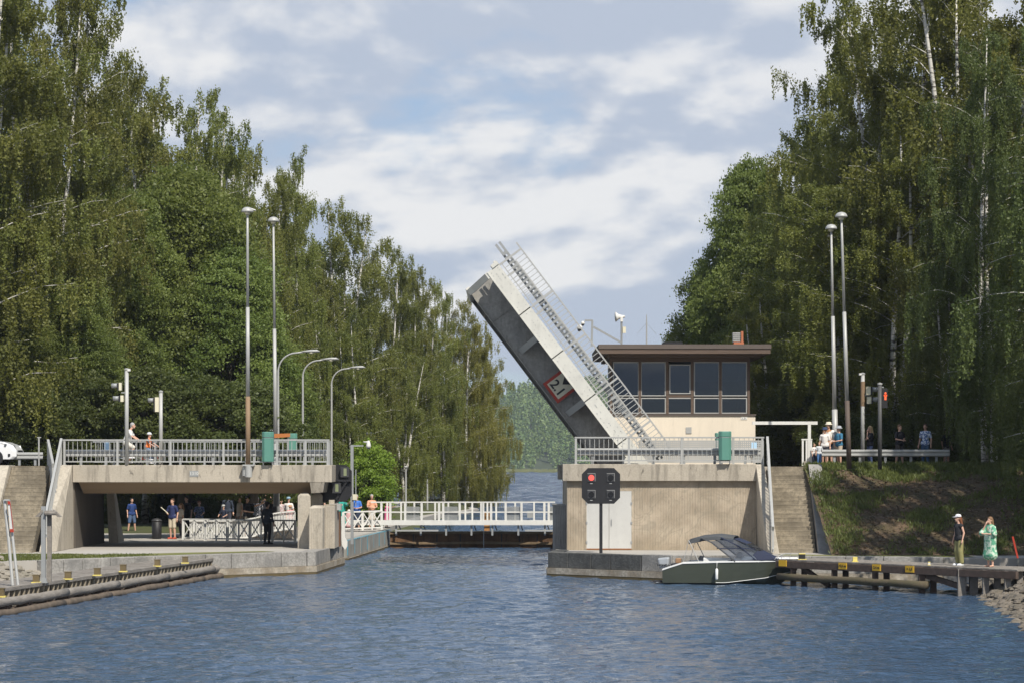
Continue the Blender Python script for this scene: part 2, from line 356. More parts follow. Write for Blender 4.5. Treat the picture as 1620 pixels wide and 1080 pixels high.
strip('grass_strip', [(-19.6, 91.8, 0.91), (-17.2, 94.4, 0.91), (-12.2, 100.3, 0.91), (-9.6, 102.9, 0.91), (-10.2, 103.6, 0.91), (-13.2, 101.7, 0.91), (-18.5, 97.3, 0.91), (-24, 96.5, 0.91), (-40, 96.5, 0.91), (-40, 84, 0.91), (-21.8, 84, 0.91)], GRASS)
strip('grass_strip', [(-24, 99.6, 0.912), (-17, 99.6, 0.912), (-17, 100.5, 0.912), (-24, 100.5, 0.912)], GRASS)
# rubble bank between lawn and jetty
STONE = material('rubble_stone', (0.30, 0.27, 0.225), 0.95, var=0.6, scale=1.6, bump=0.6, bscale=7, dark=(0.13, 0.12, 0.08))
structure('rubble_bank', gridmesh([i * 0.25 for i in range(0, 17)], [60 + i * 0.45 for i in range(0, 76)],
    lambda u, y: ((-25.2 + (y - 60) * 0.172) + u * 0.95 + 0.12 * nz(u, y, 1.7), y, 0.93 - 1.05 * max(0, u - 0.3) / 3.2 + 0.16 * nz(u * 1.0, y, 2.3) * (1 if u > 0.3 else 0.2))), STONE)
# ------------------------------------------------------------------ granite quay walls
GRAN = material('granite_blocks', (0.40, 0.38, 0.345), 0.9, var=0.75, scale=1.1, speck=11, bump=0.5, bscale=16, streak=0.4, dark=(0.17, 0.165, 0.155))
GRAND = material('stained_granite', (0.13, 0.13, 0.12), 0.9, var=0.8, scale=1.3, speck=10, bump=0.5, bscale=16, streak=0.5, dark=(0.05, 0.05, 0.05))
FOOT = material('concrete_foot', (0.46, 0.41, 0.33), 0.9, var=0.8, scale=1.2, bump=0.3, bscale=14, speck=8, dark=(0.20, 0.15, 0.09))
TIDE = material('waterline_algae', (0.12, 0.09, 0.04), 0.9, var=0.5, scale=3)
def outward(a, b):      # horizontal normal to the right of a->b
    d = Vector((b[0] - a[0], b[1] - a[1], 0)).normalized(); return Vector((d.y, -d.x, 0))
def wall_run(root, pts, z1, th, name, m, step=1.15, foot=0.34, seed=1):
    """a run of big blocks with open joints along pts (outer face on the right-hand side)"""
    rr = random.Random(seed); mb = MB(); ft = MB(); td = MB()
    for a, b in zip(pts[:-1], pts[1:]):
        n = outward(a, b); L = math.hypot(b[0] - a[0], b[1] - a[1]); d = Vector((b[0] - a[0], b[1] - a[1], 0)) / L; A = Vector((a[0], a[1], 0)); t = 0
        while t < L - 0.05:
            e = min(L, t + step * rr.uniform(0.75, 1.25)); e = L if L - e < 0.4 else e; o_ = rr.uniform(-0.012, 0.012)
            p = [A + d * (t + 0.012), A + d * (e - 0.012)]; q = [p[1] - n * th, p[0] - n * th]; fr = [p[0] + n * o_, p[1] + n * o_]
            bt = [tuple(v + Vector((0, 0, foot))) for v in fr + q]; tp = [tuple(v + Vector((0, 0, z1 + rr.uniform(-0.006, 0.006)))) for v in fr + q]
            mb.hexa(bt, tp); t = e
        for k, (zz0, zz1, off_, mm) in enumerate(((0.10, foot, 0.06, ft), (-1.6, 0.10, 0.05, td))):
            f0, f1 = A + n * off_, A + d * L + n * off_; q = [f1 - n * th, f0 - n * th]
            mm.hexa([tuple(v + Vector((0, 0, zz0))) for v in [f0, f1] + q], [tuple(v + Vector((0, 0, zz1))) for v in [f0, f1] + q])
    mb.build(name, m, root, bevel=0.018); ft.build('footing', FOOT, root); td.build('waterline_course', TIDE, root)
r = thing('quay_wall', 'pale grey granite quay wall with concrete footing under the left bridge', 'quay wall', (-12, 99, 0))
wall_run(r, [(-17.3, 93.1), (-12.0, 99.05), (-7.98, 102.6), (-7.46, 112.0)], 0.92, 0.62, 'block_course', GRAN, seed=3)
LOCKW = material('lock_wall_concrete', (0.33, 0.32, 0.285), 0.9, var=0.5, scale=1.0, bump=0.2, streak=0.5)
BLUEP = simple('faded_blue_paint', (0.12, 0.30, 0.38), 0.7)
r = thing('lock_wall', 'concrete lock wall with a faded blue painted edge leading to the left gate', 'lock wall', (-7, 126, 0))
wall_run(r, [(-7.62, 117.2), (-6.55, 137.5)], 0.93, 0.5, 'wall', LOCKW, step=1.9, foot=0.12, seed=5)
bl = MB(); A, B = Vector((-7.62, 117.2, 0)), Vector((-6.55, 137.5, 0)); n_ = outward(A, B)
for i in range(22):
    t0, t1 = i / 22, (i + rnd.uniform(0.55, 0.95)) / 22; a, b = A.lerp(B, t0) + n_ * 0.004, A.lerp(B, t1) + n_ * 0.004
    bl.hexa([(a.x, a.y, 0.90), (b.x, b.y, 0.90), (b.x - 0.12, b.y, 0.90), (a.x - 0.12, a.y, 0.90)], [(a.x, a.y, 0.945), (b.x, b.y, 0.945), (b.x - 0.12, b.y, 0.945), (a.x - 0.12, a.y, 0.945)])
    if i % 3 == 0: bl.hexa([(a.x, a.y, 0.25), (a.x + 0.02, a.y + 0.12, 0.25), (a.x - 0.03, a.y + 0.12, 0.25), (a.x - 0.03, a.y, 0.25)], [(a.x, a.y, 0.9), (a.x + 0.02, a.y + 0.12, 0.9), (a.x - 0.03, a.y + 0.12, 0.9), (a.x - 0.03, a.y, 0.9)])
bl.build('painted_edge', BLUEP, r)
r = thing('quay_wall', 'dark stained granite quay corner below the black signal board', 'quay wall', (3, 100, 0))
wall_run(r, [(1.75, 103.9), (1.43, 100.9), (4.98, 97.45)], 0.955, 0.6, 'block_course', GRAND, step=1.3, seed=8)
r = thing('quay_wall', 'light grey granite quay wall running behind the moored boat and the right jetty', 'quay wall', (10, 96, 0))
wall_run(r, [(4.99, 97.44), (6.1, 96.4), (16.1, 94.4)], 0.99, 0.6, 'block_course', GRAN, step=1.6, seed=9)
r = thing('lock_wall', 'dark right hand lock wall seen behind the machine house corner', 'lock wall', (2.3, 120, 0))
wall_run(r, [(2.45, 137.5), (1.80, 103.95)], 0.93, 0.5, 'wall', LOCKW, step=2.2, foot=0.12, seed=12)
# pale curb in front of right stairs / grass edge
strip('grass_strip', [(10.4, 97.4, 0.94), (17.6, 95.9, 0.94), (17.6, 97.3, 0.94), (10.4, 98.8, 0.94)], GRASS)

# ------------------------------------------------------------------ right bank coming toward the camera (stone revetment + grass)
def sx(y): return float(np.interp(y, [0, 40, 56, 66.7, 76, 86.3, 90, 97], [8.5, 11.2, 12.4, 13.5, 14.6, 15.6, 16.2, 17.0]))
REVET = material('cobbled_revetment', (0.17, 0.14, 0.10), 0.95, var=0.65, scale=1.4, bump=0.7, bscale=6, dark=(0.10, 0.09, 0.065))
def rev(u, y):
    h = -0.5 + 0.36 * u if u < 3.9 else 0.90; c = 0.5 + 0.5 * math.sin(y * 4.4 + math.sin(u * 3) * 0.6); e = 0.045 * (c ** 0.4) + 0.07 * nz(u * 1.3, y * 1.3, 1.2)
    return (sx(y) - 1.0 + u + 0.15 * nz(u, y, 0.5), y, h + e - 0.05)
structure('stone_revetment', gridmesh([i * 0.16 for i in range(0, 27)], [30 + i * 0.16 for i in range(0, 402)], rev), REVET)
structure('grass_bank', gridmesh([3.05 + i * 0.5 for i in range(0, 12)] + [12, 18, 30, 60, 120], [30 + i * 0.8 for i in range(0, 84)],
    lambda u, y: (sx(y) + u, y, 0.905 - max(0, 3.35 - u) * 0.5 + 0.05 * nz(u, y, 0.8) + max(0, u - 6) * 0.03)), GRASS)
# ------------------------------------------------------------------ road embankments
SOIL = material('dry_bank_soil', (0.135, 0.09, 0.055), 1.0, var=0.8, scale=0.9, bump=1.0, bscale=9, speck=7, dark=(0.045, 0.05, 0.018))
def slope_r(x, t):
    y = 107.3 - t * 9.6 + max(0, x - 18) * 0.06; z = 4.38 - 3.45 * (t ** 1.08) + 0.16 * nz(x, t * 10, 0.5) * math.sin(math.pi * min(1, t)) + 0.05 * nz(x, t * 10, 1.7)
    return (x, y, z if t > 0.01 else 4.4)
structure('embankment_slope', gridmesh([12.35 + 0.22 * i for i in range(0, 130)] + [45, 60, 90], [i / 40 for i in range(0, 41)], slope_r), SOIL)
eb = MB(); eb.hexa([(12.4, 107.2, -2), (90, 107.2, -2), (90, 125, -2), (12.4, 125, -2)], [(12.4, 107.2, 4.38), (90, 107.2, 4.38), (90, 125, 4.38), (12.4, 125, 4.38)])
eb.hexa([(-90, 108, -2), (-19.6, 108, -2), (-19.6, 117.5, -2), (-90, 117.5, -2)], [(-90, 108, 4.40), (-19.6, 108, 4.40), (-19.6, 117.5, 4.40), (-90, 117.5, 4.40)])
structure('road_embankment', eb, SOIL)
rd = MB(); rd.add([(12.6, 108.6, 4.392), (90, 108.6, 4.392), (90, 114, 4.392), (12.6, 114, 4.392)], [(0, 1, 2, 3)])
rd.add([(-90, 109.2, 4.412), (-19.2, 109.2, 4.412), (-19.2, 115, 4.412), (-90, 115, 4.412)], [(0, 1, 2, 3)]); structure('road', rd, ASPH)
# front slope left of the left stair
structure('embankment_slope', gridmesh([-90, -60, -40, -30, -25, -23.4, -22.0], [0, .2, .4, .6, .8, 1.0], lambda x, t: (x, 108.1 - 6.5 * t, 4.42 - 3.5 * t)), GRASS)

# ------------------------------------------------------------------ LEFT ROAD BRIDGE
BY, BW = 107.0, 8.0
bx0, bx1 = WX(113, BY), WX(525, BY)
r = thing('road_bridge', 'concrete road bridge span over the towpath on the left', 'bridge', (-13, 107, 0.9))
XL = WX(115, BY)
m = MB(); m.box(XL, bx1, BY, BY + BW, 3.70, 4.43); m.box(-19.6, XL - 0.002, BY + 0.9, BY + BW, 3.9, 4.425)
m.build('deck', CON, r, bevel=0.02)
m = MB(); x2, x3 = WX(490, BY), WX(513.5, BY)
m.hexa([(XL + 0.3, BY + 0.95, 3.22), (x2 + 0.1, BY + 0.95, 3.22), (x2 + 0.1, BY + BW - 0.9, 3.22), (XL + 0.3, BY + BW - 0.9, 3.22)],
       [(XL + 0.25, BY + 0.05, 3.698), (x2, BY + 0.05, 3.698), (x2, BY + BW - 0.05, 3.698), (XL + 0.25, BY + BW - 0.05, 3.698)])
m.build('girder', material('stained_shaded_concrete', (.20, .145, .09), .9, var=.4, scale=.8, stretch=(.3, 1, 3), dark=(.13, .095, .06)), r)  # brown stain, with the shade of the underside put into the colour too
m = MB(); m.hexa([(x2 + 0.06, BY + 0.12, 3.24), (x3 - 0.08, BY + 0.12, 3.27), (x3 - 0.08, BY + BW - 0.3, 3.27), (x2 + 0.06, BY + BW - 0.3, 3.24)],
       [(x2 + 0.004, BY - 0.012, 3.696), (x3, BY - 0.012, 3.696), (x3, BY + BW - 0.02, 3.696), (x2 + 0.004, BY + BW - 0.02, 3.696)]); m.build('crossbeam', CON, r)
def fluted(m, x0, x1, y0, y1, z0, z1, sp=0.09, d=0.022):
    """box with vertical flutes on its front and left faces"""
    m.box(x0, x1, y0, y1, z0, z1); n = max(1, int((x1 - x0 - 0.03) / sp))
    for i in range(n): a = x0 + 0.03 + i * (x1 - x0 - 0.06) / n; m.hexa([(a + 0.006, y0 - d, z0), (a + sp * 0.5, y0 - d, z0), (a + sp * 0.62, y0 + 0.01, z0), (a, y0 + 0.01, z0)], [(a + 0.006, y0 - d, z1 - 0.02), (a + sp * 0.5, y0 - d, z1 - 0.02), (a + sp * 0.62, y0 + 0.01, z1 - 0.02), (a, y0 + 0.01, z1 - 0.02)])
for (xa, xb, yy, zt) in ((471, 491, BY + 0.1, 3.12), (493, 510, BY + 2.2, 3.12), (471, 491, BY + 6.6, 3.12)):
    m = MB(); a, b = WX(xa, yy), WX(xb, yy); m.box(a, b, yy, yy + 0.6, 0.9, zt); m.hexa([(a, yy, zt), (b, yy, zt), (b, yy + .6, zt), (a, yy + .6, zt)], [(a + .1, yy + .06, zt + .1), (b - .1, yy + .06, zt + .1), (b - .1, yy + .5, zt + .1), (a + .1, yy + .5, zt + .1)]); m.build('pillar', CON2, r, bevel=0.015)
m = MB(); m.box(WX(476, BY), WX(488, BY), BY + .25, BY + .5, 3.2, 3.26); m.build('bearing', BLACK, r); m = MB(); m.box(WX(496, BY), WX(508, BY), BY + 2.3, BY + 2.6, 3.2, 3.30); m.build('bearing', BLACK, r)
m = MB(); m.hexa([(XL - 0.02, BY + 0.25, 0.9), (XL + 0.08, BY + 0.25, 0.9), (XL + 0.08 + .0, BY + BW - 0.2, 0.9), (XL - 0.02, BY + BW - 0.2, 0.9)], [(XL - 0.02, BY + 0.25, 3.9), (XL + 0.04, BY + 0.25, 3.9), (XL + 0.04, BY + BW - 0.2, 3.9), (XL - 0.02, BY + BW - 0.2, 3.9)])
m.build('abutment_wall', material('sooty_concrete', (.10, .085, .07), .95, var=.4, scale=.8), r)  # the lack of light under the bridge is put into this dark colour
m = MB()     # sloping front buttress beside the stair
xb0, xt0 = WX(83, 102.3), WX(100, BY)
m.hexa([(-19.05, 101.8, 0.9), (XL + 0.0, 103.2, 0.9), (XL + 0.0, 108.2, 0.9), (-19.3, 108.2, 0.9)], [(-19.15, 106.9, 4.43), (XL - 0.02, 106.9, 4.43), (XL - 0.02, 108.2, 4.43), (-19.15, 108.2, 4.43)])
m.build('buttress', CON2, r, bevel=0.02)
m = MB(); y2 = BY + BW; xa, xb = WX(171, y2), WX(181, y2)
m.hexa([(WX(181, y2 + 1), y2 - 0.6, 0.9), (WX(195, y2 + 1), y2 - 0.4, 0.9), (WX(195, y2 + 1), y2 + 1.3, 0.9), (WX(181, y2 + 1), y2 + 1.3, 0.9)], [(xa, y2 - 0.6, 3.75), (xb, y2 - 0.5, 3.75), (xb, y2 - 0.1, 3.75), (xa, y2 - 0.1, 3.75)])
m.build('buttress', CON2, r)
pl = MB(); pl.box(WX(300, BY), WX(314, BY), BY - 0.015, BY + 0.01, WZ(753, BY), WZ(744, BY)); po = pl.build('number_plate', STEELD, r)
text('plate_writing', '1310', 0.19, Matrix.Translation((WX(307, BY), BY - 0.02, WZ(748.5, BY))) @ XZ, WHITE, po)
# ------------------------------------------------------------------ railings and guardrails
def railing(root, x0, x1, Y, z, h, posts, sp=0.19, y2=None, m_=None):
    """root > posts, rails, balusters between x0 and x1"""
    m_ = m_ or STEEL; a = MB(); a.box(x0 - 0.05, x1 + 0.05, Y - 0.045, Y + 0.045, z + h - 0.06, z + h); a.box(x0, x1, Y - 0.02, Y + 0.02, z + 0.12, z + 0.17)
    a.build('rail', m_, root)
    for px_ in posts:
        b = MB(); b.box(px_ - 0.045, px_ + 0.045, Y - 0.035, Y + 0.035, z, z + h - 0.062); b.box(px_ - 0.09, px_ + 0.09, Y - 0.07, Y + 0.07, z, z + 0.015); b.build('post', m_, root)
    c = MB(); n = int((x1 - x0) / sp)
    for i in range(1, n):
        x = x0 + i * (x1 - x0) / n
        if min(abs(x - p) for p in posts) > 0.07: c.box(x - 0.011, x + 0.011, Y - 0.011, Y + 0.011, z + 0.17, z + h - 0.06)
    c.build('balusters', m_, root)
def guardrail(label, x0, x1, Y, z, n, group=None, zc=0.50):
    r = thing('guardrail', label, 'guardrail', ((x0 + x1) / 2, Y, z), group)
    m = MB(); prof = [(-0.0, -0.15), (-0.05, -0.11), (-0.05, -0.05), (0.0, -0.012), (0.0, 0.012), (-0.05, 0.05), (-0.05, 0.11), (0.0, 0.15)]
    m.prism([(x0, Y + p[0], z + zc + p[1]) for p in prof] + [(x0, Y + p[0] + 0.006, z + zc + p[1]) for p in prof[::-1]], (x1 - x0, 0, 0)); m.build('beam', STEEL, r)
    for i in range(n):
        x = x0 + (i + 0.5) * (x1 - x0) / n; p = MB(); p.box(x - 0.05, x + 0.05, Y + 0.01, Y + 0.1, z, z + zc + 0.13); p.build('post', STEELD, r)
    return r
zt = 4.43
r = thing('bridge_railing', 'galvanised railing along the near edge of the left bridge', 'railing', (WX(310, BY), BY + .15, zt))
railing(r, WX(100, BY), WX(519, BY), BY + 0.15, zt, 1.09, [WX(p, BY) for p in (101, 185, 269, 353, 438, 483, 518)])
r = thing('bridge_railing', 'galvanised railing along the far edge of the left bridge', 'railing', (WX(310, BY), BY + BW - .15, zt))
railing(r, WX(100, BY), WX(500, BY), BY + BW - 0.15, zt, 1.09, [WX(p, BY) for p in (120, 204, 288, 372, 457, 500)], m_=STEELD)
guardrail('steel guardrail behind the near railing of the left bridge', WX(98, BY), WX(519, BY), BY + 0.55, zt, 8)
guardrail('steel guardrail beside the road at the head of the left stair', WX(18, 110), WX(68, 110), 110, 4.41, 2, zc=0.42)
# ------------------------------------------------------------------ stairs
def stair(label, xl0, xr0, xl1, xr1, yt, yb, z0, z1, n, side):
    """steps rise from (yb,z0) to (yt,z1); xl/xr at bottom (0) and top (1)"""
    r = thing('staircase', label, 'staircase', ((xl0 + xr0) / 2, yb, z0)); m = MB()
    for i in range(n):
        t0 = i / n; ya = yb + (yt - yb) * t0; zz = z0 + (z1 - z0) * (i + 1) / n
        f = lambda q, a, b: a + (b - a) * q
        x0a, x1a = f(t0, xl0, xl1), f(t0, xr0, xr1); x0b, x1b = xl1, xr1
        e = 0.006
        m.hexa([(x0a, ya + e, z0 + (z1 - z0) * i / n), (x1a, ya + e, z0 + (z1 - z0) * i / n), (x1b, yt + 0.4, z0 + (z1 - z0) * i / n), (x0b, yt + 0.4, z0 + (z1 - z0) * i / n)], [(x0a, ya + e, zz - 0.05), (x1a, ya + e, zz - 0.05), (x1b, yt + 0.4, zz - 0.05), (x0b, yt + 0.4, zz - 0.05)])
        m.hexa([(x0a, ya, zz - 0.048), (x1a, ya, zz - 0.048), (x1b, yt + 0.4, zz - 0.048), (x0b, yt + 0.4, zz - 0.048)], [(x0a, ya, zz), (x1a, ya, zz), (x1b, yt + 0.4, zz), (x0b, yt + 0.4, zz)])
    m.build('steps', CONS, r); return r
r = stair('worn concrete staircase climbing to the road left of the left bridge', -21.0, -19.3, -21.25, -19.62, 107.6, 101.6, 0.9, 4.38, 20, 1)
m = MB(); m.hexa([(-21.6, 100.6, 0.9), (-21.0, 101.4, 0.9), (-21.27, 108.3, 0.9), (-24.2, 108.3, 0.9)], [(-22.4, 106.6, 4.42), (-21.27, 106.9, 4.42), (-21.27, 108.3, 4.42), (-24.2, 108.3, 4.42)]); m.build('side_wall', CON2, r, bevel=0.02)
def handrail(label, top, bot, th=0.16):
    r = thing('handrail', label, 'handrail', (bot[0], bot[1], bot[2] - 0.9)); m = MB(); m.beam(top, bot, 0.10, th); m.build('rail', STEEL, r)
    for t in (0.02, 0.34, 0.66, 0.98):
        p = Vector(top).lerp(Vector(bot), t); q = MB(); q.box(p.x - .04, p.x + .04, p.y - .03, p.y + .03, p.z - 1.02, p.z - 0.05); q.build('post', STEEL, r)
    m = MB()
    for i in range(1, 30):
        p = Vector(top).lerp(Vector(bot), i / 30); m.box(p.x - .012, p.x + .012, p.y - .012, p.y + .012, p.z - 0.85, p.z - 0.05)
    m.beam(Vector(top) - Vector((0, 0, .85)), Vector(bot) - Vector((0, 0, .85)), 0.04, 0.05); m.build('balusters', STEEL, r)
handrail('sloping steel handrail of the left staircase against the bridge buttress', P(97, 695, 107.0), (WX(73, 101.6), 101.6, 1.98 + 0.5))
handrail('short sloping steel handrail at the top left of the left staircase', P(76, 697, 108.2), P(84, 735, 105.2))
# ------------------------------------------------------------------ RIGHT MACHINE HOUSE
RY = 104.0
rx0, rx1 = WX(897, RY), WX(1197, RY)
r = thing('machine_house', 'ribbed concrete bridge machine house with white doors on the right quay', 'building', (6, 104, .93))
m = MB(); dx0, dx1, dz = WX(926, RY), WX(1001, RY), WZ(775, RY)
m.box(rx0, rx1, RY + 0.03, RY + 8.8, 0.93, 3.77)
sp = 0.066; n = int((rx1 - rx0) / sp)
for i in range(n):
    x = rx0 + 0.01 + i * sp; z0_ = 0.94
    if dx0 - 0.05 < x < dx1 + 0.02: z0_ = dz + 0.02
    ry_ = RY + .010; m.hexa([(x + .008, ry_, z0_), (x + .030, ry_, z0_), (x + .038, RY + .035, z0_), (x, RY + .035, z0_)], [(x + .008, ry_, 3.765), (x + .030, ry_, 3.765), (x + .038, RY + .035, 3.765), (x, RY + .035, 3.765)])
m.build('ribbed_wall', RIB, r)
m = MB(); m.box(WX(890, RY), WX(1196, RY), RY - 0.20, RY + 1.1, 3.772, 4.47); m.box(6.9, 10.38, RY + 1.102, RY + 9, 3.78, 4.45); m.box(10.4, 12.35, RY + 3.9, RY + 9, 3.78, 4.36); m.box(-0.2 + rx0, 6.9, RY + 9.6, RY + 10.6, 3.78, 4.45); m.build('deck', CON, r, bevel=0.02)
m = MB(); m.box(dx0, dx1, RY - 0.012, RY + 0.05, dz - 0.02, dz + 0.03); m.box(dx0, dx0 + 0.05, RY - 0.012, RY + .05, 0.95, dz - .022); m.box(dx1 - .05, dx1, RY - 0.012, RY + .05, .95, dz - .022); m.build('door_frame', RIB, r)
xm = WX(963.5, RY)
RUST = simple('rust', (0.30, 0.12, 0.04), 0.9)
for a, b, hh in ((dx0 + .052, xm - .008, False), (xm + .008, dx1 - .052, True)):
    m = MB(); m.box(a, b, RY - .004, RY + .04, 1.0, dz - .03); d_ = m.build('door', WHITED, r)
    m = MB(); m.box(a, b, RY - .008, RY + .035, .955, .998); m.build('rusty_sill', RUST, d_)
    if hh: m = MB(); m.box(a + .08, a + .11, RY - .05, RY - .005, 1.95, 2.2); m.build('handle', STEELD, d_)
    m = MB(); hx = a if not hh else b
    for z_ in (1.2, 2.0, 2.8): m.box(hx - .03, hx + .03, RY - .03, RY - .005, z_, z_ + .1)
    m.build('hinges', STEELD, d_)
m = MB(); m.hexa([(10.10, 99.6, .93), (10.50, 99.3, .93), (10.50, 106, .93), (10.10, 106, .93)], [(10.02, 103.9, 4.46), (10.36, 103.9, 4.46), (10.36, 106, 4.46), (10.02, 106, 4.46)]); m.build('buttress', CON2, r, bevel=0.02)
m = MB(); fluted(m, WX(876, 105.5), WX(897, 105.5), 105.4, 108, .5, 2.72); m.box(WX(875.5, 105.5) - .03, WX(897, 105.5), 105.35, 108, 2.72, 2.78); m.build('recess_pier', CONG, r)
r = thing('bridge_railing', 'galvanised railing on top of the ribbed machine house', 'railing', (WX(1060, RY), RY, 4.47))
railing(r, WX(911, RY), WX(1207, RY), RY + 0.0, 4.47, 1.12, [WX(p, RY) for p in (911, 995, 1078.5, 1160, 1206)])
guardrail('steel guardrail behind the railing of the machine house', WX(914, RY), WX(1205, RY), RY + 0.5, 4.47, 6)
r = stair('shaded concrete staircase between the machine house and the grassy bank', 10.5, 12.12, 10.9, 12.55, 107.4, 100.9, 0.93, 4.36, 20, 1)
m = MB(); m.hexa([(12.13, 99.9, .9), (12.75, 99.9, .9), (13.1, 107.6, .9), (12.56, 107.6, .9)], [(12.50, 106.6, 4.46), (13.05, 106.6, 4.46), (13.1, 107.6, 4.46), (12.56, 107.6, 4.46)]); m.build('side_wall', CONG, r, bevel=0.02)
handrail('steep steel handrail of the right staircase beside the buttress', P(1214, 692, 104.4), (10.25, 99.3, 1.95))
# right side guardrails along the road
guardrail('steel guardrail along the road above the grassy bank', WX(1300, 108.2), WX(1502, 108.2), 108.2, 4.39, 5, zc=0.55)
# white gantry beam next to control building
r = thing('barrier', 'white horizontal beam on a post right of the control building', 'barrier', (WX(1280, 110), 110, 4.4))
m = MB(); m.box(WX(1190, 110), WX(1293, 110), 109.9, 110.1, WZ(671, 110), WZ(666, 110)); m.build('beam', WHITE, r)
m = MB(); m.box(WX(1278, 110), WX(1282.5, 110), 109.9, 110.1, 4.4, WZ(671.2, 110)); m.build('post', WHITE, r)
m = MB(); m.box(WX(1271, 110), WX(1285, 110), 109.7, 110.3, 4.4, 4.6); m.build('base', CON2, r)
r = thing('railing', 'short white railing at the head of the right staircase', 'railing', (WX(1276, 109), 109, 4.4))
m = MB()
for x in (1270, 1276, 1283): m.box(WX(x, 109) - .04, WX(x, 109) + .04, 108.96, 109.04, 4.4, 5.5)
m.box(WX(1268, 109), WX(1285, 109), 108.95, 109.05, 5.501, 5.56); m.build('rail', WHITE, r)

# ------------------------------------------------------------------ CONTROL BUILDING
CY = 116.0
cx0, cx1 = WX(964, CY), WX(1195, CY); gx1 = WX(1186, CY); Zc = lambda y: WZ(y, CY)
WIND = bpy.data.materials.new('tinted_window_glass'); WIND.use_nodes = True; WIND.node_tree.nodes.clear(); g = NT(WIND.node_tree)
tr = g.node('ShaderNodeBsdfTransparent'); tr.inputs[0].default_value = (.16, .22, .26, 1); gl = g.node('ShaderNodeBsdfGlossy'); gl.inputs['Roughness'].default_value = .02; gl.inputs[0].default_value = (.75, .85, 1, 1)
fr = g.node('ShaderNodeFresnel'); fr.inputs[0].default_value = 1.5; ms = g.node('ShaderNodeMixShader'); g.l.new(g.math('ADD', fr.outputs[0], 0.03), ms.inputs[0]); g.l.new(tr.outputs[0], ms.inputs[1]); g.l.new(gl.outputs[0], ms.inputs[2])
oo = g.node('ShaderNodeOutputMaterial'); g.l.new(ms.outputs[0], oo.inputs[0])
TIMB = material('dark_brown_timber', (0.135, 0.095, 0.072), 0.8, var=0.5, scale=3, bump=0.3, bscale=12, stretch=(0.4, 3, 8), dark=(0.06, 0.045, 0.035))
COPP = simple('brown_roof_flashing', (0.13, 0.105, 0.09), 0.55, 0.3)
r = thing('control_building', 'bridge keeper\'s control room with dark windows and flat brown roof', 'building', ((cx0 + cx1) / 2, CY, 4.4))
m = MB(); m.box(cx0, cx1, CY, CY + 7, 0.9, Zc(657)); m.build('plaster_wall', PLAST, r, bevel=0.01)
ROOM = simple('room_grey', (.22, .23, .24), .8); zA, zB = Zc(657) + .003, Zc(566)
m = MB(); m.box(cx0 + .13, gx1 - .01, CY + 5.0, CY + 5.1, zA, zB); m.box(cx0 + .12, cx0 + .2, CY + .22, CY + 5, zA, zB); m.box(gx1 - .09, gx1 - .01, CY + .22, CY + 5, zA, zB); m.box(cx0 + .2, gx1 - .1, CY + .22, CY + 5, zB + .01, zB + .06); m.build('inner_wall', ROOM, r)
m = MB(); m.box(cx0 + 1.2, cx0 + 2.3, CY + 4.92, CY + 4.99, zA, zB - .3); m.build('inner_door', simple('dark_door', (.05, .05, .055), .6), r)
m = MB(); m.box(cx0 - .03, cx1 + .03, CY - .06, CY + 7.05, Zc(657) + .004, Zc(654.5)); m.build('sill', COPP, r)
m = MB(); m.box(WX(948, CY - 1.2), WX(1219, CY - 1.2), CY - 1.2, CY + 8.2, WZ(559, CY - 1.2), WZ(551.6, CY - 1.2)); m.box(WX(948, CY - 1.2) + .4, WX(1219, CY - 1.2) - .4, CY - .8, CY + 7.8, WZ(565, CY - 1.2) + .05, WZ(559.2, CY - 1.2)); rf = m.build('roof', TIMB, r)
m = MB(); m.box(WX(947, CY - 1.22), WX(1220.3, CY - 1.22), CY - 1.24, CY + 8.24, WZ(551.4, CY - 1.2), WZ(544.5, CY - 1.2)); m.build('flashing', COPP, rf)
m = MB(); yy = CY + 2; m.box(WX(1161, yy), WX(1177, yy), yy, yy + .6, WZ(548, yy), WZ(541, yy)); m.box(WX(1172.5, yy), WX(1176, yy), yy, yy + .6, WZ(541, yy), WZ(524, yy)); m.build('chimney', simple('red_brick', (0.42, 0.15, 0.075), 0.9), rf)
m = MB(); m.box(WX(1160, yy), WX(1171, yy), yy + .05, yy + .5, WZ(541, yy), WZ(526, yy))
for k in range(5): m.box(WX(1159.5, yy), WX(1171.5, yy), yy + .02, yy + .06, WZ(540 - k * 3, yy), WZ(538.5 - k * 3, yy))
m.build('vent_cowl', STEEL, rf)
m = MB(); m.box(WX(1050, CY + 2), WX(1080, CY + 2), CY + 2, CY + 3.5, WZ(547, CY + 2), WZ(540.5, CY + 2)); m.build('roof_hatch', BLACK, rf)
def window(xa, xb, ya, yb, fr=STEEL, d=0.0):
    m = MB(); x0, x1, z0, z1 = WX(xa, CY), WX(xb, CY), Zc(yb), Zc(ya); t = 0.045
    m.box(x0, x1, CY + .06 - d, CY + .14 - d, z1 - t, z1); m.box(x0, x1, CY + .06 - d, CY + .14 - d, z0, z0 + t); m.box(x0, x0 + t, CY + .06 - d, CY + .14 - d, z0 + t + .001, z1 - t - .001); m.box(x1 - t, x1, CY + .06 - d, CY + .14 - d, z0 + t + .001, z1 - t - .001)
    f = m.build('window', fr, r); m = MB(); m.box(x0 + t, x1 - t, CY + .10 - d, CY + .12 - d, z0 + t, z1 - t); m.build('pane', WIND, f)
for a, b in ((970, 1011), (1014, 1053.5), (1098, 1138.5), (1141, 1182)): window(a, b, 572, 626)
window(1059, 1092.5, 576, 622.5, d=0.03)
for a, b in ((970, 1011), (1014, 1053.5), (1055.5, 1096), (1098, 1138.5), (1141, 1182)): window(a, b, 628.5, 653.5)
m = MB()
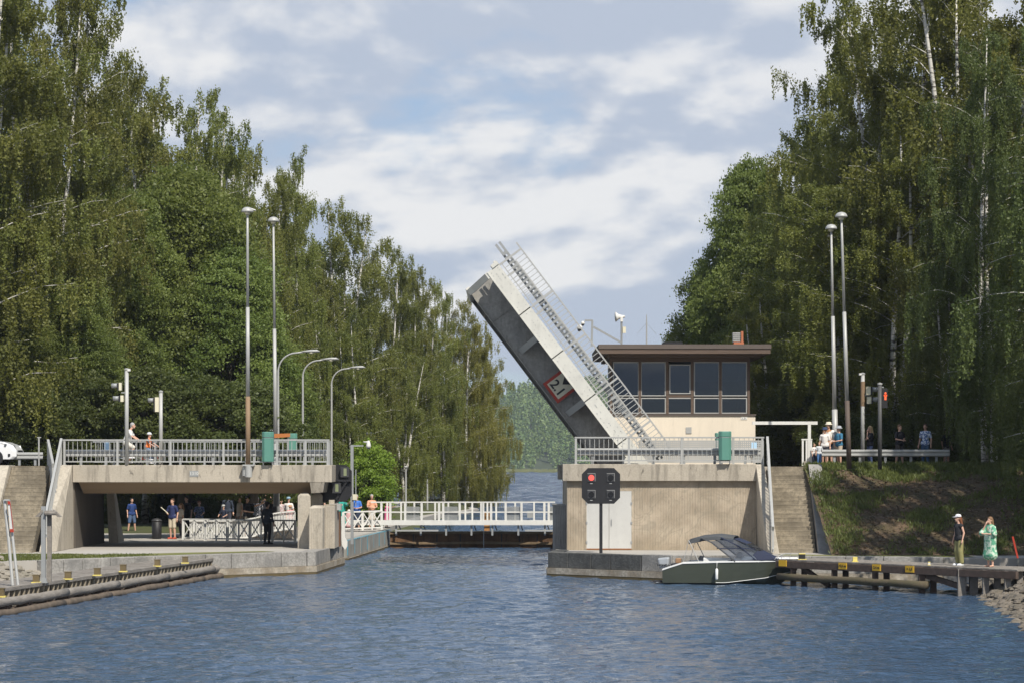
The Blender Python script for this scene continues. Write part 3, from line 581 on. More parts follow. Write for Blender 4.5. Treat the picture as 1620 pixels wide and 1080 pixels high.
for x in (966.5, 1012.5, 1056, 1095.3, 1139.8, 1184.5): m.box(WX(x, CY) - .06, WX(x, CY) + .06, CY + .03, CY + .2, Zc(654), Zc(566))
m.build('mullions', TIMB, r)
m = MB(); m.box(cx0 + .12, gx1, CY + .02, CY + .2, Zc(571.5), Zc(560)); m.box(WX(1055, CY), WX(1096, CY), CY + .055, CY + .2, Zc(628), Zc(624)); m.build('lintel', TIMB, r)
m = MB(); m.box(WX(1085, CY), WX(1094, CY), CY - .03, CY - .002, Zc(685), Zc(675)); m.build('vent_grille', STEEL, r)
m = MB(); m.box(WX(1172, CY), WX(1182, CY), CY - .02, CY - .002, Zc(663), Zc(659)); sg = m.build('wall_sign', WHITE, r)
text('sign_writing', '1 31', 0.11, Matrix.Translation((WX(1177, CY), CY - .024, Zc(661))) @ XZ, BLACK, sg)
zA = Zc(657)
t = thing('desk', 'pale control desk inside the glazed control room', 'desk', (WX(1115, CY + 1.5), CY + 1.5, zA)); m = MB(); m.box(WX(1010, CY + 1.5), WX(1178, CY + 1.5), CY + 1.1, CY + 1.9, zA + .72, zA + .76); m.build('desk_top', simple('pale_laminate', (.6, .6, .56), .5), t)
m = MB(); m.box(WX(1012, CY + 1.5), WX(1014, CY + 1.5), CY + 1.2, CY + 1.8, zA + .02, zA + .72); m.box(WX(1174, CY + 1.5), WX(1176, CY + 1.5), CY + 1.2, CY + 1.8, zA + .02, zA + .72); m.build('desk_leg', STEELD, t)
for x_, l_ in ((1034, 'left'), (1118, 'middle'), (1160, 'right')):
    t = thing('computer_monitor', 'dark computer monitor seen from behind on the control desk, ' + l_ + ' one', 'monitor', (WX(x_, CY + 1.5), CY + 1.5, zA + .762)); m = MB(); X_ = WX(x_, CY + 1.5); m.box(X_ - .3, X_ + .3, CY + 1.48, CY + 1.53, zA + .88, zA + 1.22); m.build('screen', simple('monitor_grey', (.10, .11, .12), .4), t)
    m = MB(); m.box(X_ - .03, X_ + .03, CY + 1.49, CY + 1.52, zA + .765, zA + .878); m.box(X_ - .12, X_ + .12, CY + 1.42, CY + 1.6, zA + .763, zA + .775); m.build('stand', STEELD, t)
t = thing('ceiling_lamp', 'long pale tube lamp hanging inside the right part of the control room', 'lamp', (WX(1140, CY + 2), CY + 2, Zc(598))); m = MB(); m.box(WX(1098, CY + 2), WX(1180, CY + 2), CY + 1.9, CY + 2.1, Zc(600.5), Zc(598)); m.build('tube', WHITE, t); m = MB(); m.box(WX(1105, CY + 2), WX(1105.5, CY + 2), CY + 1.99, CY + 2.01, Zc(598), Zc(566)); m.box(WX(1172, CY + 2), WX(1172.5, CY + 2), CY + 1.99, CY + 2.01, Zc(598), Zc(566)); m.build('hanger', STEELD, t)
# masts on the roof
ym = CY - 0.6
r = thing('camera_mast', 'square grey mast with two dome cameras and a diagonal brace on the roof', 'camera mast', (WX(937, ym), ym, WZ(547, ym)))
m = MB(); m.beam(P(936, 548, ym), P(937, 506, ym), .09, .09); m.beam(P(937.5, 507, ym), P(925, 507, ym), .08, .08); m.build('mast', STEELD, r)
m = MB(); m.beam(P(938.5, 517, ym), P(982.5, 541.5, ym), .09, .09); m.build('brace', STEELD, r)
for (x, y, q) in ((922, 513, .09), (917, 521, .13)):
    m = MB(); m.lathe([(q * .7, 0), (q, q * .3), (q, q), (q * .5, q * 1.4), (.03, q * 1.6)], P(x, y, ym), 12); m.beam(Vector(P(x, y, ym)) + Vector((0, 0, q)), P(925.5, 508, ym), .03, .03); c_ = m.build('camera', WHITE, r, smooth=True)
    m = MB(); m.ball(P(x, y + .5, ym), q * .75); m.build('lens_dome', BLACK, c_, smooth=True)
ym = CY + .4
r = thing('horn_loudspeaker', 'white horn loudspeaker on a short pole on the roof', 'loudspeaker', (WX(983, ym), ym, WZ(545, ym)))
m = MB(); m.tube([P(983.3, 548, ym), P(983.3, 508, ym)], .045); m.build('pole', STEELD, r)
m = MB(); pc = Vector(P(974, 501.5, ym)); ax = Vector((1, .15, .05)).normalized()
m.tube([pc, pc + ax * .04, pc + ax * .14, pc + ax * .28, pc + ax * .42], [.235, .20, .12, .075, .06], 20); m.build('horn', WHITE, r, smooth=True)
m = MB(); m.box(WX(981.5, ym), WX(985.5, ym), ym - .08, ym + .08, WZ(509, ym), WZ(501, ym)); m.build('driver_box', WHITE, r)
m = MB(); m.box(WX(985, ym), WX(990, ym), ym - .08, ym + .08, WZ(527, ym), WZ(517, ym)); m.build('junction_box', CREAM, r)
r = thing('antenna_mast', 'thin guyed antenna mast on the flat roof', 'antenna', (WX(1023, ym), ym, WZ(545, ym)))
m = MB(); m.tube([P(1023, 548, ym), P(1023, 511, ym), P(1023, 498, ym)], [.035, .03, .015]); m.build('mast', STEEL, r)
m = MB(); m.tube([P(1023, 511, ym), P(1008, 528, ym)], .006, 4); m.tube([P(1023, 511, ym), P(1038, 528, ym)], .006, 4); m.build('guy_wires', STEELD, r)
# ================================================================== BASCULE LEAF (raised)
LY = 105.3
LX0, LZ0 = WX(1028, LY), 4.43
UX, UZ, NX, NZ = -0.603, 0.798, 0.798, 0.603
def LP(t, n, y): return Vector((LX0 + t * UX + n * NX, y, LZ0 + t * UZ + n * NZ))
def lbox(m, t0, t1, n0, n1, y0, y1):
    return m.hexa([LP(t0, n0, y0), LP(t1, n0, y0), LP(t1, n0, y1), LP(t0, n0, y1)], [LP(t0, n1, y0), LP(t1, n1, y0), LP(t1, n1, y1), LP(t0, n1, y1)])
r = thing('bascule_leaf', 'raised drawbridge leaf in pale and grey painted steel tilted over the canal', 'drawbridge', (LX0, 110, 4.43))
TL = 10.45
edges = [-0.25, 1.45, 3.70, 5.95, 8.20, TL]
for i in range(5):
    m = MB(); lbox(m, edges[i] + .05, edges[i + 1], -.57, 0.0, LY, LY + .10)
    lbox(m, edges[i] + .05, edges[i + 1], -.60, -.572, LY - .03, LY + .16); o = m.build('edge_plate', LEAFW, r)
    m = MB()
    for k in range(26):
        tt = edges[i] + .15 + rnd.random() * 2.0; nn = rnd.choice([-.12, -.32, -.47]); lbox(m, tt, tt + .022, nn, nn + .022, LY - .014, LY + .01)
    m.build('bolts', STEELD, o)
m = MB(); lbox(m, -.25, TL - .02, -.53, -.02, LY + .101, LY + .14); m.build('edge_backing', LEAFG, r)
m = MB(); lbox(m, -.25, TL - .02, -.10, -.004, LY + .142, LY + 9.6); m.build('deck_plate', LEAFG, r)
for yg in (LY + 1.7, LY + 7.9):
    m = MB(); lbox(m, -.3, TL - .03, -1.60, -.102, yg, yg + .03); lbox(m, -.3, TL - .03, -1.63, -1.602, yg - .16, yg + .19)
    g_ = m.build('main_girder', LEAFG, r); m = MB()
    for tt in (1.9, 5.4, 8.75): lbox(m, tt, tt + .03, -1.598, -.104, yg - .035, yg - .002)
    for tt in (.55, 3.75, 7.05): lbox(m, tt - .2, tt + .23, -1.598, -.104, yg - .014, yg - .002)
    m.build('stiffeners', LEAFG, g_)
    m = MB()
    for k in range(70): tt = .4 + (k % 14) * .09; nn = -1.5 + (k // 14) * .1; lbox(m, tt, tt + .03, nn, nn + .03, yg - .03, yg + .0)
    m.build('bolts', STEELD, g_)
for tt in (.55, 3.75, 7.05):
    m = MB(); y0, y1 = LY + .145, LY + 1.66
    a = [LP(tt, -.103, y0), LP(tt, -.52, y0), LP(tt, -1.42, y1), LP(tt, -.103, y1)]; m.prism(a, LP(tt + .02, 0, 0) - LP(tt, 0, 0))
    b0, b1 = (-.522, -1.422); m.hexa([LP(tt - .12, b0 - .02, y0), LP(tt + .14, b0 - .02, y0), LP(tt + .14, b1 - .02, y1), LP(tt - .12, b1 - .02, y1)], [LP(tt - .12, b0, y0), LP(tt + .14, b0, y0), LP(tt + .14, b1, y1), LP(tt - .12, b1, y1)])
    m.build('bracket', simple('bridge_mid_grey_paint', (0.33, 0.335, 0.32), 0.6), r)
for tt in (2.0, 5.4, 8.7): m = MB(); lbox(m, tt, tt + .03, -1.2, -.104, LY + 1.75, LY + 7.88); m.build('cross_beam', LEAFG, r)
m = MB(); lbox(m, TL - .015, TL + .02, -1.55, -.11, LY + 1.75, LY + 7.88)
lbox(m, TL - .12, TL + .10, -1.68, -1.50, LY + 1.5, LY + 8.2)
a = [LP(TL + .02, -.58, LY), LP(TL + .02, -.70, LY), LP(TL + .02, -1.69, LY + 1.49), LP(TL + .02, -1.45, LY + 1.49)]
m.prism(a, LP(TL - .25, 0, 0) - LP(TL + .02, 0, 0)); m.build('end_beam', LEAFW, r)
m = MB(); lbox(m, TL + .002, TL + .16, -.30, .02, LY - .05, LY + .75); lbox(m, TL + .161, TL + .22, -.12, -.02, LY, LY + .3); m.build('landing_shoe', LEAFW, r)
# clearance sign on the girder
ys = LY + 1.45
tc_, nc_ = 4.89, -0.95; hs = 0.52
m = MB(); lbox(m, tc_ - hs, tc_ + hs, nc_ - hs, nc_ + hs, ys, ys + .04); s_ = m.build('clearance_sign', REDP, r)
m = MB(); lbox(m, tc_ - hs * .76, tc_ + hs * .76, nc_ - hs * .76, nc_ + hs * .76, ys - .012, ys - .002); m.build('sign_face', simple('sign_cream', (0.62, 0.58, 0.44), 0.6), s_)
m = MB(); m.prism([LP(tc_ + .2, nc_ + .385, ys - .02), LP(tc_ - .2, nc_ + .385, ys - .02), LP(tc_, nc_ + .12, ys - .02)], (0, .004, 0)); m.build('arrow_mark', BLACK, s_)
ang = math.atan2(-UZ, -UX)     # reading direction runs toward the hinge
mt = Matrix.Translation(LP(tc_ + .0, nc_ - .14, ys - .016)) @ Matrix.Rotation(-ang, 4, 'Y') @ XZ
text('sign_writing', '2.1', 0.56, mt, BLACK, s_, bold=0.012)
# leaf railing
def leaf_rail(y, gb):
    q = MB(); q.beam(LP(-.1, 1.14, y), LP(TL + .28, 1.14, y), .07, .06); q.beam(LP(-.1, .12, y), LP(TL, .12, y), .04, .04)
    rl = q.build('handrail', STEEL, r)
    for t in (.15, 1.45, 3.70, 5.95, 8.20, TL - .05):
        q = MB(); q.beam(LP(t, -.02, y), LP(t, 1.12, y), .075, .08); q.build('rail_post', STEEL, rl)
    q = MB(); n = 54
    for i in range(n): t = .1 + i * (TL - .2) / n; q.beam(LP(t, .12, y), LP(t, 1.12, y), .026, .026)
    q.build('balusters', STEEL, rl)
    if gb:
        q = MB(); q.beam(LP(-.1, .60, y + .30), LP(TL + .75, .60, y + .30), .05, .10); q.beam(LP(-.1, .42, y + .30), LP(TL + .75, .42, y + .30), .05, .10)
        for i in range(46):
            t = .1 + i * .235; q.beam(LP(t, .38, y + .16), LP(t, .64, y + .16), .09, .14); 
        q.build('guard_beam', STEELD, rl)
leaf_rail(LY + .05, True); leaf_rail(LY + 9.5, False)
# hinge block and counter plate seen behind the railing
m = MB(); m.prism([(WX(985, LY), LY - .1, 4.5), (WX(1010, LY), LY - .1, 4.5), (WX(1006, LY), LY - .1, 4.95), (WX(998, LY), LY - .1, 5.15)], (0, .09, 0)); m.build('hinge_block', LEAFW, r)
r = thing('perforated_screen', 'light grey perforated metal screen behind the machine house railing', 'screen', (WX(1110, 106.6), 106.6, 4.45))
m = MB(); ysn = 106.6; xa, xb, za, zb = WX(1012, ysn), WX(1207, ysn), WZ(730, ysn), WZ(697, ysn)
k = 60
for i in range(k + 1): x = xa + (xb - xa) * i / k; m.box(x - .026, x + .026, ysn, ysn + .012, za, zb)
for j in range(11): z = za + (zb - za) * j / 10; m.box(xa, xb, ysn - .006, ysn - .001, z - .03, z + .03)
m.build('mesh', STEEL, r)
for i in range(4):
    m = MB(); x = xa + (xb - xa) * i / 3; m.box(x - .04, x + .04, ysn + .014, ysn + .07, 4.45, zb + .02); m.build('post', STEELD, r)
for (x, Y, lab) in ((169, 108.6, 'small pale blue notice on the left bridge railing'), (1193, 106.4, 'small pale blue notice on the machine house screen')):
    r = thing('notice', lab, 'notice', (WX(x, Y), Y, WZ(712, Y))); m = MB(); m.box(WX(x - 4.3, Y), WX(x + 4.3, Y), Y - .01, Y + .01, WZ(713, Y), WZ(699, Y)); m.build('board', simple('pale_blue', (0.42, 0.62, 0.80), 0.6), r)
    m = MB(); m.box(WX(x, Y) - .02, WX(x, Y) + .02, Y + .012, Y + .04, 4.45, WZ(700, Y)); m.build('stake', STEELD, r)
# ================================================================== SIGNAL BOARDS
def octagon(x0, x1, z0, z1, y, c):
    return [(x0 + c, y, z0), (x1 - c, y, z0), (x1, y, z0 + c), (x1, y, z1 - c), (x1 - c, y, z1), (x0 + c, y, z1), (x0, y, z1 - c), (x0, y, z0 + c)]
sy_ = 100.2
r = thing('signal_board', 'octagonal black boat signal with one red lamp lit on a black post', 'signal', (WX(951, sy_), sy_, .95))
x0, x1, z0, z1 = WX(920.5, sy_), WX(981, sy_), WZ(796, sy_), WZ(739.5, sy_)
m = MB(); m.prism(octagon(x0, x1, z0, z1, sy_, .24), (0, .04, 0)); m.build('board', BLACK, r)
m = MB(); m.box(WX(948.3, sy_), WX(953.3, sy_), sy_ + .05, sy_ + .15, .93, z1 - .1); m.build('post', BLACK, r)
REDL = bpy.data.materials.new('red_lamp_light'); REDL.use_nodes = True; bb = REDL.node_tree.nodes['Principled BSDF']
bb.inputs['Base Color'].default_value = (0.8, 0.08, 0.06, 1); bb.inputs['Emission Color'].default_value = (1, 0.10, 0.08, 1); bb.inputs['Emission Strength'].default_value = 0.55
LENS = simple('unlit_dark_lens', (0.01, 0.01, 0.011), 0.2)
for (x, y, lit) in ((935.5, 755, 1), (966, 755, 0), (935.5, 781.5, 0), (966, 781.5, 0)):
    X, Z = WX(x, sy_), WZ(y, sy_); m = MB(); m.box(X - .15, X + .15, sy_ - .03, sy_ - .002, Z - .15, Z + .17); l_ = m.build('lamp', simple('dark_grey_housing', (0.05, 0.05, 0.052), 0.4), r)
    m = MB(); m.tube([(X, sy_ - .05, Z), (X, sy_ - .03, Z)], .115, 18); m.build('lens', REDL if lit else LENS, l_)
    m = MB(); m.box(X - .155, X + .16, sy_ - .036, sy_ - .031, Z + .165, Z + .18); m.box(X + .148, X + .16, sy_ - .036, sy_ - .031, Z - .14, Z + .164); m.build('rim', STEEL, l_)
    m = MB(); m.box(X - .05, X + .05, sy_ - .012, sy_ - .002, Z - .24, Z - .215); m.build('tag_plate', STEEL, l_)
sy2 = 109.4
r = thing('signal_board', 'back of a black boat signal board behind the left bridge end', 'signal', (WX(530, sy2), sy2, .9))
x0, x1, z0, z1 = WX(494, sy2), WX(556.5, sy2), WZ(793, sy2), WZ(734.5, sy2)
m = MB(); m.prism(octagon(x0, x1, z0, z1, sy2, .26), (0, .04, 0)); m.build('board', BLACK, r)
m = MB(); m.box(WX(513, sy2), WX(556, sy2), sy2 - .16, sy2 - .002, WZ(761, sy2), WZ(757.5, sy2)); m.build('frame', BLACK, r); m = MB(); m.beam((WX(532, sy2), sy2 - .1, z0 + .1), (WX(548, sy2), sy2 - .1, WZ(762, sy2)), .08, .08); m.build('frame', BLACK, r)
for (x, y) in ((546, 746), (533, 771)):
    X, Z = WX(x, sy2), WZ(y, sy2); m = MB(); m.box(X - .18, X + .18, sy2 - .24, sy2 - .18 + .17, Z - .22, Z + .22); l_ = m.build('lamp_housing', simple('dark_grey_housing', (0.05, 0.05, 0.052), 0.4), r)
    m = MB(); m.box(X - .05, X + .08, sy2 - .25, sy2 - .242, Z - .16, Z + .16); m.build('vent_label', simple('olive_label', (0.22, 0.25, 0.14), 0.6), l_)
m = MB(); m.tube([(WX(526, sy2), sy2 + .1, .9), (WX(526, sy2), sy2 + .1, WZ(740, sy2))], .07); m.tube([(WX(533, sy2), sy2 + .1, .9), (WX(533, sy2), sy2 + .1, WZ(740, sy2))], .07); m.build('post', STEELD, r)
# concrete fender piers at the left bridge end
yb = 106.0
r = thing('fender_pier', 'low fluted concrete pier left of the rusty timber post', 'pier', (WX(500, yb), yb, .9)); m = MB(); fluted(m, WX(489, yb), WX(510.5, yb), yb, yb + 1.4, .9, WZ(803, yb), sp=.085)
a, b, zz = WX(489, yb), WX(510.5, yb), WZ(803, yb); m.hexa([(a, yb, zz), (b, yb, zz), (b, yb + 1.4, zz), (a, yb + 1.4, zz)], [(a + .12, yb + .12, zz + .1), (b - .1, yb + .12, zz + .1), (b - .1, yb + 1.3, zz + .1), (a + .12, yb + 1.3, zz + .1)]); m.build('shaft', CON2, r)
yb = 107.2
r = thing('fender_pier', 'taller fluted concrete pier touching the rusty timber post', 'pier', (WX(520, yb), yb, .9)); m = MB(); fluted(m, WX(511, yb), WX(529.5, yb), yb, yb + 2.4, .9, WZ(799, yb), sp=.085); m.build('shaft', CON2, r)
m = MB(); m.box(WX(512, yb), WX(529.5, yb), yb + .1, yb + 2.3, WZ(799, yb) + .002, WZ(797.8, yb)); m.build('cap', FOOT, r)
r = thing('timber_post', 'rusty brown timber post beside the white fender bar', 'post', (WX(535, 110), 110, .9)); m = MB(); m.box(WX(529.8, 110), WX(539, 110), 109.7, 110.3, .9, WZ(808, 110)); m.build('timber', WOODB, r)
r = thing('grey_cabinet', 'small grey concrete cabinet on top of the piers below the signal board', 'cabinet', (WX(533, 109), 108.8, WZ(800, 109)))
m = MB(); m.box(WX(521, 108.8), WX(539.5, 108.8), 108.6, 109.3, WZ(806, 108.8), WZ(796, 108.8)); m.build('body', STEEL, r); m = MB(); m.box(WX(521, 108.9), WX(529, 108.9), 108.7, 109.2, WZ(796, 108.9), WZ(790, 108.9)); m.build('plinth', CON2, r)
yb = 111.5
r = thing('fender_bar', 'white painted steel fender bar at the gap before the lock wall', 'fender', (WX(543, yb), yb, .9))
m = MB(); xs_ = [(539.8, 816), (545, 812), (546, 850), (549.5, 856), (549.5, 863), (546, 869), (541, 862)]
m.prism([(WX(x, yb), yb, WZ(y, yb)) for x, y in xs_], (0, .25, 0)); m.build('bar', WHITE, r)
# ================================================================== LOCK GATE
GY = 135.0
GRUST = material('rusty_gate_timber', (0.16, 0.085, 0.04), 0.9, var=0.8, scale=1.3, bump=0.4, bscale=10, streak=0.9, dark=(0.035, 0.025, 0.02))
gx0, gxm, gx1_ = WX(617, GY), WX(765, GY), WX(878, GY)
Zg = lambda y: WZ(y, GY)
for k, (xa, xb, lab) in enumerate(((gx0, gxm - .01, 'left leaf of the rusty brown lock gate'), (gxm + .01, gx1_, 'right leaf of the rusty brown lock gate'))):
    r = thing('lock_gate', lab, 'lock gate', ((xa + xb) / 2, GY, 0)); ya, yb_ = (GY, GY + .9) if k == 0 else (GY + .9, GY)
    ft = lambda z0, z1, e0, e1: ([(xa, ya - e0, z0), (xb, yb_ - e0, z0), (xb, yb_ + .3, z0), (xa, ya + .3, z0)], [(xa, ya - e1, z1), (xb, yb_ - e1, z1), (xb, yb_ + .3, z1), (xa, ya + .3, z1)])
    m = MB(); m.hexa(*ft(-.6, .75, .0, .0)); m.build('gate_panel', GRUST, r)
    m = MB(); m.hexa(*ft(.20, .33, .12, .10)); m.hexa(*ft(.752, .88, .15, .15)); m.build('horizontal_beam', material('gate_beam_timber', (0.20, 0.14, 0.08), .9, var=.7, scale=2, dark=(.05, .035, .02)), r)
    m = MB()
    for i in range(1, 4): x = xa + (xb - xa) * i / 4; y = ya + (yb_ - ya) * i / 4; m.box(x - .025, x + .025, y - .06, y - .003, -.3, .75)
    m.build('iron_straps', BLACK, r)
    m = MB(); m.beam((xa + .3 if k == 0 else xb - 1.6, GY - .5, Zg(838)), (xa + 2.6 if k == 0 else xb - .1, GY - .5, Zg(838)), .08, .08); m.build('actuator_rod', STEEL, r)
r = thing('gate_walkway', 'white railed walkway along the top of the lock gate', 'walkway', (0, GY, 1.2))
m = MB(); m.box(gx0 - 2.2, gx1_, GY - .45, GY + .55, Zg(829.5), Zg(822)); m.build('walkway_beam', WHITE, r)
m = MB()
for x in (604, 618, 641.5, 667.5, 695, 701.5, 727.5, 761.5, 764.5, 777, 800, 825, 861, 868):
    m.box(WX(x, GY) - .06, WX(x, GY) + .06, GY - .42, GY - .34, Zg(822) + .001, Zg(794.5))
m.box(gx0 - 1.0, gx1_, GY - .43, GY - .33, Zg(794.4), Zg(792.4)); m.box(gx0 - 1.0, gx1_, GY - .405, GY - .355, Zg(810), Zg(808)); m.build('front_railing', WHITE, r)
m = MB()
for x in (612, 634, 655, 688, 709, 736, 747, 771, 785, 815, 845): m.box(WX(x, GY) - .045, WX(x, GY) + .045, GY + .44, GY + .5, Zg(822) + .001, Zg(794.5))
m.box(gx0 - .6, gx1_, GY + .43, GY + .51, Zg(794.4), Zg(792.9)); m.box(gx0 - .6, gx1_, GY + .45, GY + .49, Zg(810), Zg(808.6)); m.build('back_railing', WHITE, r)
for (a, b) in ((641.5, 664), (701.5, 724), (800, 824), (868, 880)):
    m = MB(); xa, xb = WX(a, GY), WX(b, GY); n = 14
    for i in range(n + 1): x = xa + (xb - xa) * i / n; m.box(x - .017, x + .017, GY - .32, GY - .30, Zg(824), Zg(801))
    for i in range(13): z = Zg(824) + (Zg(801) - Zg(824)) * i / 12; m.box(xa, xb, GY - .299, GY - .29, z - .018, z + .018)
    m.build('mesh_panel', STEELD, r)
for x in (627, 666, 706, 746, 779, 820, 862):
    m = MB(); m.box(WX(x, GY) - .05, WX(x, GY) + .05, GY - .3, GY - .2, Zg(846), Zg(829.6)); m.beam((WX(x + 4, GY), GY - .2, Zg(829.6)), (WX(x + 7, GY), GY + .3, Zg(838)), .05, .05); m.build('bracket', STEELD, r)
m = MB(); m.box(WX(834, GY), WX(843, GY), GY - .1, GY + .1, Zg(818), Zg(807)); m.box(WX(838, GY), WX(839, GY), GY - .05, GY + .05, Zg(822), Zg(818)); m.build('switch_box', STEELD, r)
r = thing('wooden_box', 'orange brown wooden box standing behind the gate walkway', 'box', (WX(770, GY + 1.3), GY + 1.3, 1.1)); m = MB(); m.box(WX(766, 136.3), WX(775, 136.3), 136.1, 136.6, .9, Zg(812)); m.box(WX(765.3, 136.3), WX(775.7, 136.3), 136.05, 136.65, Zg(812) + .001, Zg(811)); m.build('body', simple('orange_wood', (.38, .19, .06), .8), r)
# ================================================================== X-BRACED FENCES
def xfence(label, a, b, n, h, z, m_=None, name='braced_fence', th=.07, group=None):
    a = Vector(a); b = Vector(b); r = thing(name, label, 'fence', tuple((a + b) / 2), group); m_ = m_ or WHITE
    up = Vector((0, 0, 1))
    q = MB(); q.beam(a + up * h, b + up * h, th * 1.6, th); q.build('rail', m_, r); q = MB(); q.beam(a + up * .12, b + up * .12, th * .9, th); q.build('rail', m_, r)
    for i in range(n + 1):
        p = a.lerp(b, i / n); q = MB(); q.beam(p, p + up * (h + .0), th * (1.7 if i % 2 == 0 else 1.0), th * 1.2); q.build('post', m_, r)
    q = MB()
    for i in range(n):
        p, s_ = a.lerp(b, i / n), a.lerp(b, (i + 1) / n); q.beam(p + up * .14, s_ + up * (h - .03), th * .55, th * .7); q.beam(s_ + up * .14, p + up * (h - .03), th * .5, th * .6)
    q.build('cross_braces', m_, r); return r
xfence('white X-braced fence in front of the people under the left bridge', (WX(290, 118.4), 118.4, .9), (WX(467, 115.4), 115.4, .9), 10, 1.0, 0)
xfence('short white X-braced fence leading up to the lock gate walkway', (WX(543, 133.5), 133.5, .95), (WX(604, 134.6), 134.6, 1.0), 4, 1.0, 0)
r = thing('picket_railing', 'white picket railing of the small arched footbridge behind the braced fence', 'railing', (WX(400, 121), 121, .9))
pts = [(300, 823), (330, 823), (360, 823), (385, 822), (405, 818), (425, 813), (445, 809.5), (466, 808)]
m = MB(); q = MB(); yy = 120.6
for (xa, ya), (xb, yb2) in zip(pts[:-1], pts[1:]): m.beam(P(xa, ya, yy), P(xb + .5, yb2, yy), .22, .06); m.beam(P(xa, ya + 28 + (ya < 820) * -2, yy), P(xb, yb2 + 28, yy), .06, .08)
m.build('rail', WHITE, r)
for i in range(70):
    x = 301 + i * 2.4; y = float(np.interp(x, [p[0] for p in pts], [p[1] for p in pts])); q.box(WX(x, yy) - .022, WX(x, yy) + .022, yy - .02, yy + .02, WZ(y + 29, yy), WZ(y + 1, yy))
q.build('pickets', WHITE, r)
m = MB(); m.prism([(WX(390, 121), 121, .9), (WX(466, 121), 121, .9), (WX(466, 121), 121, WZ(834, 121)), (WX(440, 121), 121, WZ(837, 121)), (WX(410, 121), 121, WZ(845, 121))], (0, 2.0, 0)); m.build('arched_deck', WOODG, r)
# ================================================================== JETTIES
def at(a, b, t): return Vector(a).lerp(Vector(b), t)
r = thing('jetty', 'long weathered timber jetty with log fenders along the left bank', 'jetty', (-13, 88, .75))
A0, B0 = (-17.0, 62.0), (-11.75, 100.0)
dv = Vector((B0[0] - A0[0], B0[1] - A0[1], 0)); LL = dv.length; dv.normalize(); nv = Vector((dv.y, -dv.x, 0))   # nv: toward the water
def J(s, o, z): return Vector((A0[0], A0[1], z)) + dv * s + nv * o
rr = random.Random(21)
m = MB(); s = 0
while s < LL:
    e = min(LL, s + .19); z = .75 + rr.uniform(-.008, .008); o_ = rr.uniform(-.02, .03)
    m.hexa([J(s, o_, z - .06), J(e - .012, o_, z - .06), J(e - .012, -1.75, z - .06), J(s, -1.75, z - .06)], [J(s, o_, z), J(e - .012, o_, z), J(e - .012, -1.75, z), J(s, -1.75, z)]); s = e
m.build('deck', WOODG, r)
m = MB(); m.beam(J(0, .06, .72), J(LL, .06, .72), .13, .13); m.build('edge_beam', WOODG, r, bevel=.02)
s = .2
while s < LL - .2: m = MB(); w_ = rr.uniform(.10, .17); m.hexa([J(s, .05, .30), J(s + w_, .05, .30), J(s + w_, -.15, .30), J(s, -.15, .30)], [J(s + .03, .10, .66), J(s + w_ - .03, .10, .66), J(s + w_ - .03, -.15, .66), J(s + .03, -.15, .66)]); s += rr.uniform(.42, .54); m.build('chock', material('pale_sawn_timber', (.40, .34, .25), .9, var=.5, scale=3), r)
def logrow(z, o, rad, nm, mt_, seed):
    q = random.Random(seed); s = -.5; 
    while s < LL + .3:
        e = min(LL + .35, s + q.uniform(5.0, 7.5)); pts = [J(s + (e - s) * i / 8, o + q.uniform(-.02, .02), z + q.uniform(-.02, .02)) for i in range(9)]
        MB().tube(pts, [rad * q.uniform(.92, 1.08) for _ in pts], 12).build('log_fender', mt_, r, smooth=True); s = e - .15 if e < LL + .3 else LL + 9
LOGW = material('wet_log', (.15, .115, .085), .8, var=.6, scale=3, bump=.5, bscale=10, dark=(.06, .05, .035))
logrow(.36, .22, .135, 'upper', WOODG, 3); logrow(.06, .34, .12, 'lower', LOGW, 5)
m = MB(); s = .8
while s < LL: m.beam(J(s, -.12, -.8), J(s, -.12, .68), .22, .22); m.beam(J(s + .5, -.1, .05), J(s + .9, .2, .25), .12, .10); m.hexa([J(s + 1, .25, .18), J(s + 1.35, .25, .18), J(s + 1.35, -.1, .18), J(s + 1, -.1, .18)], [J(s + 1, .25, .25), J(s + 1.35, .25, .25), J(s + 1.35, -.1, .25), J(s + 1, -.1, .25)]); s += 1.9
m.build('piles', WOODD, r)
for i, y in enumerate((940, 917.5, 912, 906, 900, 891.5, 886.5)):
    x = (1, 57.5, 107.7, 154, 195, 249, 293)[i]; Y = YG(y + 4, .76); X = WX(x, Y)
    nm = ('at the left picture edge', 'beside the foot of the wooden sign post', 'just right of the wooden sign post', 'third from the far end but one', 'third from the far end', 'second from the far end', 'nearest the far end')[i]
    b = thing('bollard', 'yellow based bollard on the left jetty, ' + nm, 'bollard', (X, Y, .76), 'mooring bollards on the left jetty')
    m = MB(); m.box(X - .14, X + .14, Y - .10, Y + .10, .76, .80); m.build('base', YELP, b)
    m = MB(); m.box(X - .10, X + .10, Y - .08, Y + .08, .80, 1.0); m.box(X - .12, X + .12, Y - .09, Y + .09, 1.0, 1.02); m.build('block', material('bollard_timber', (.16, .12, .06), .9, var=.4), b)
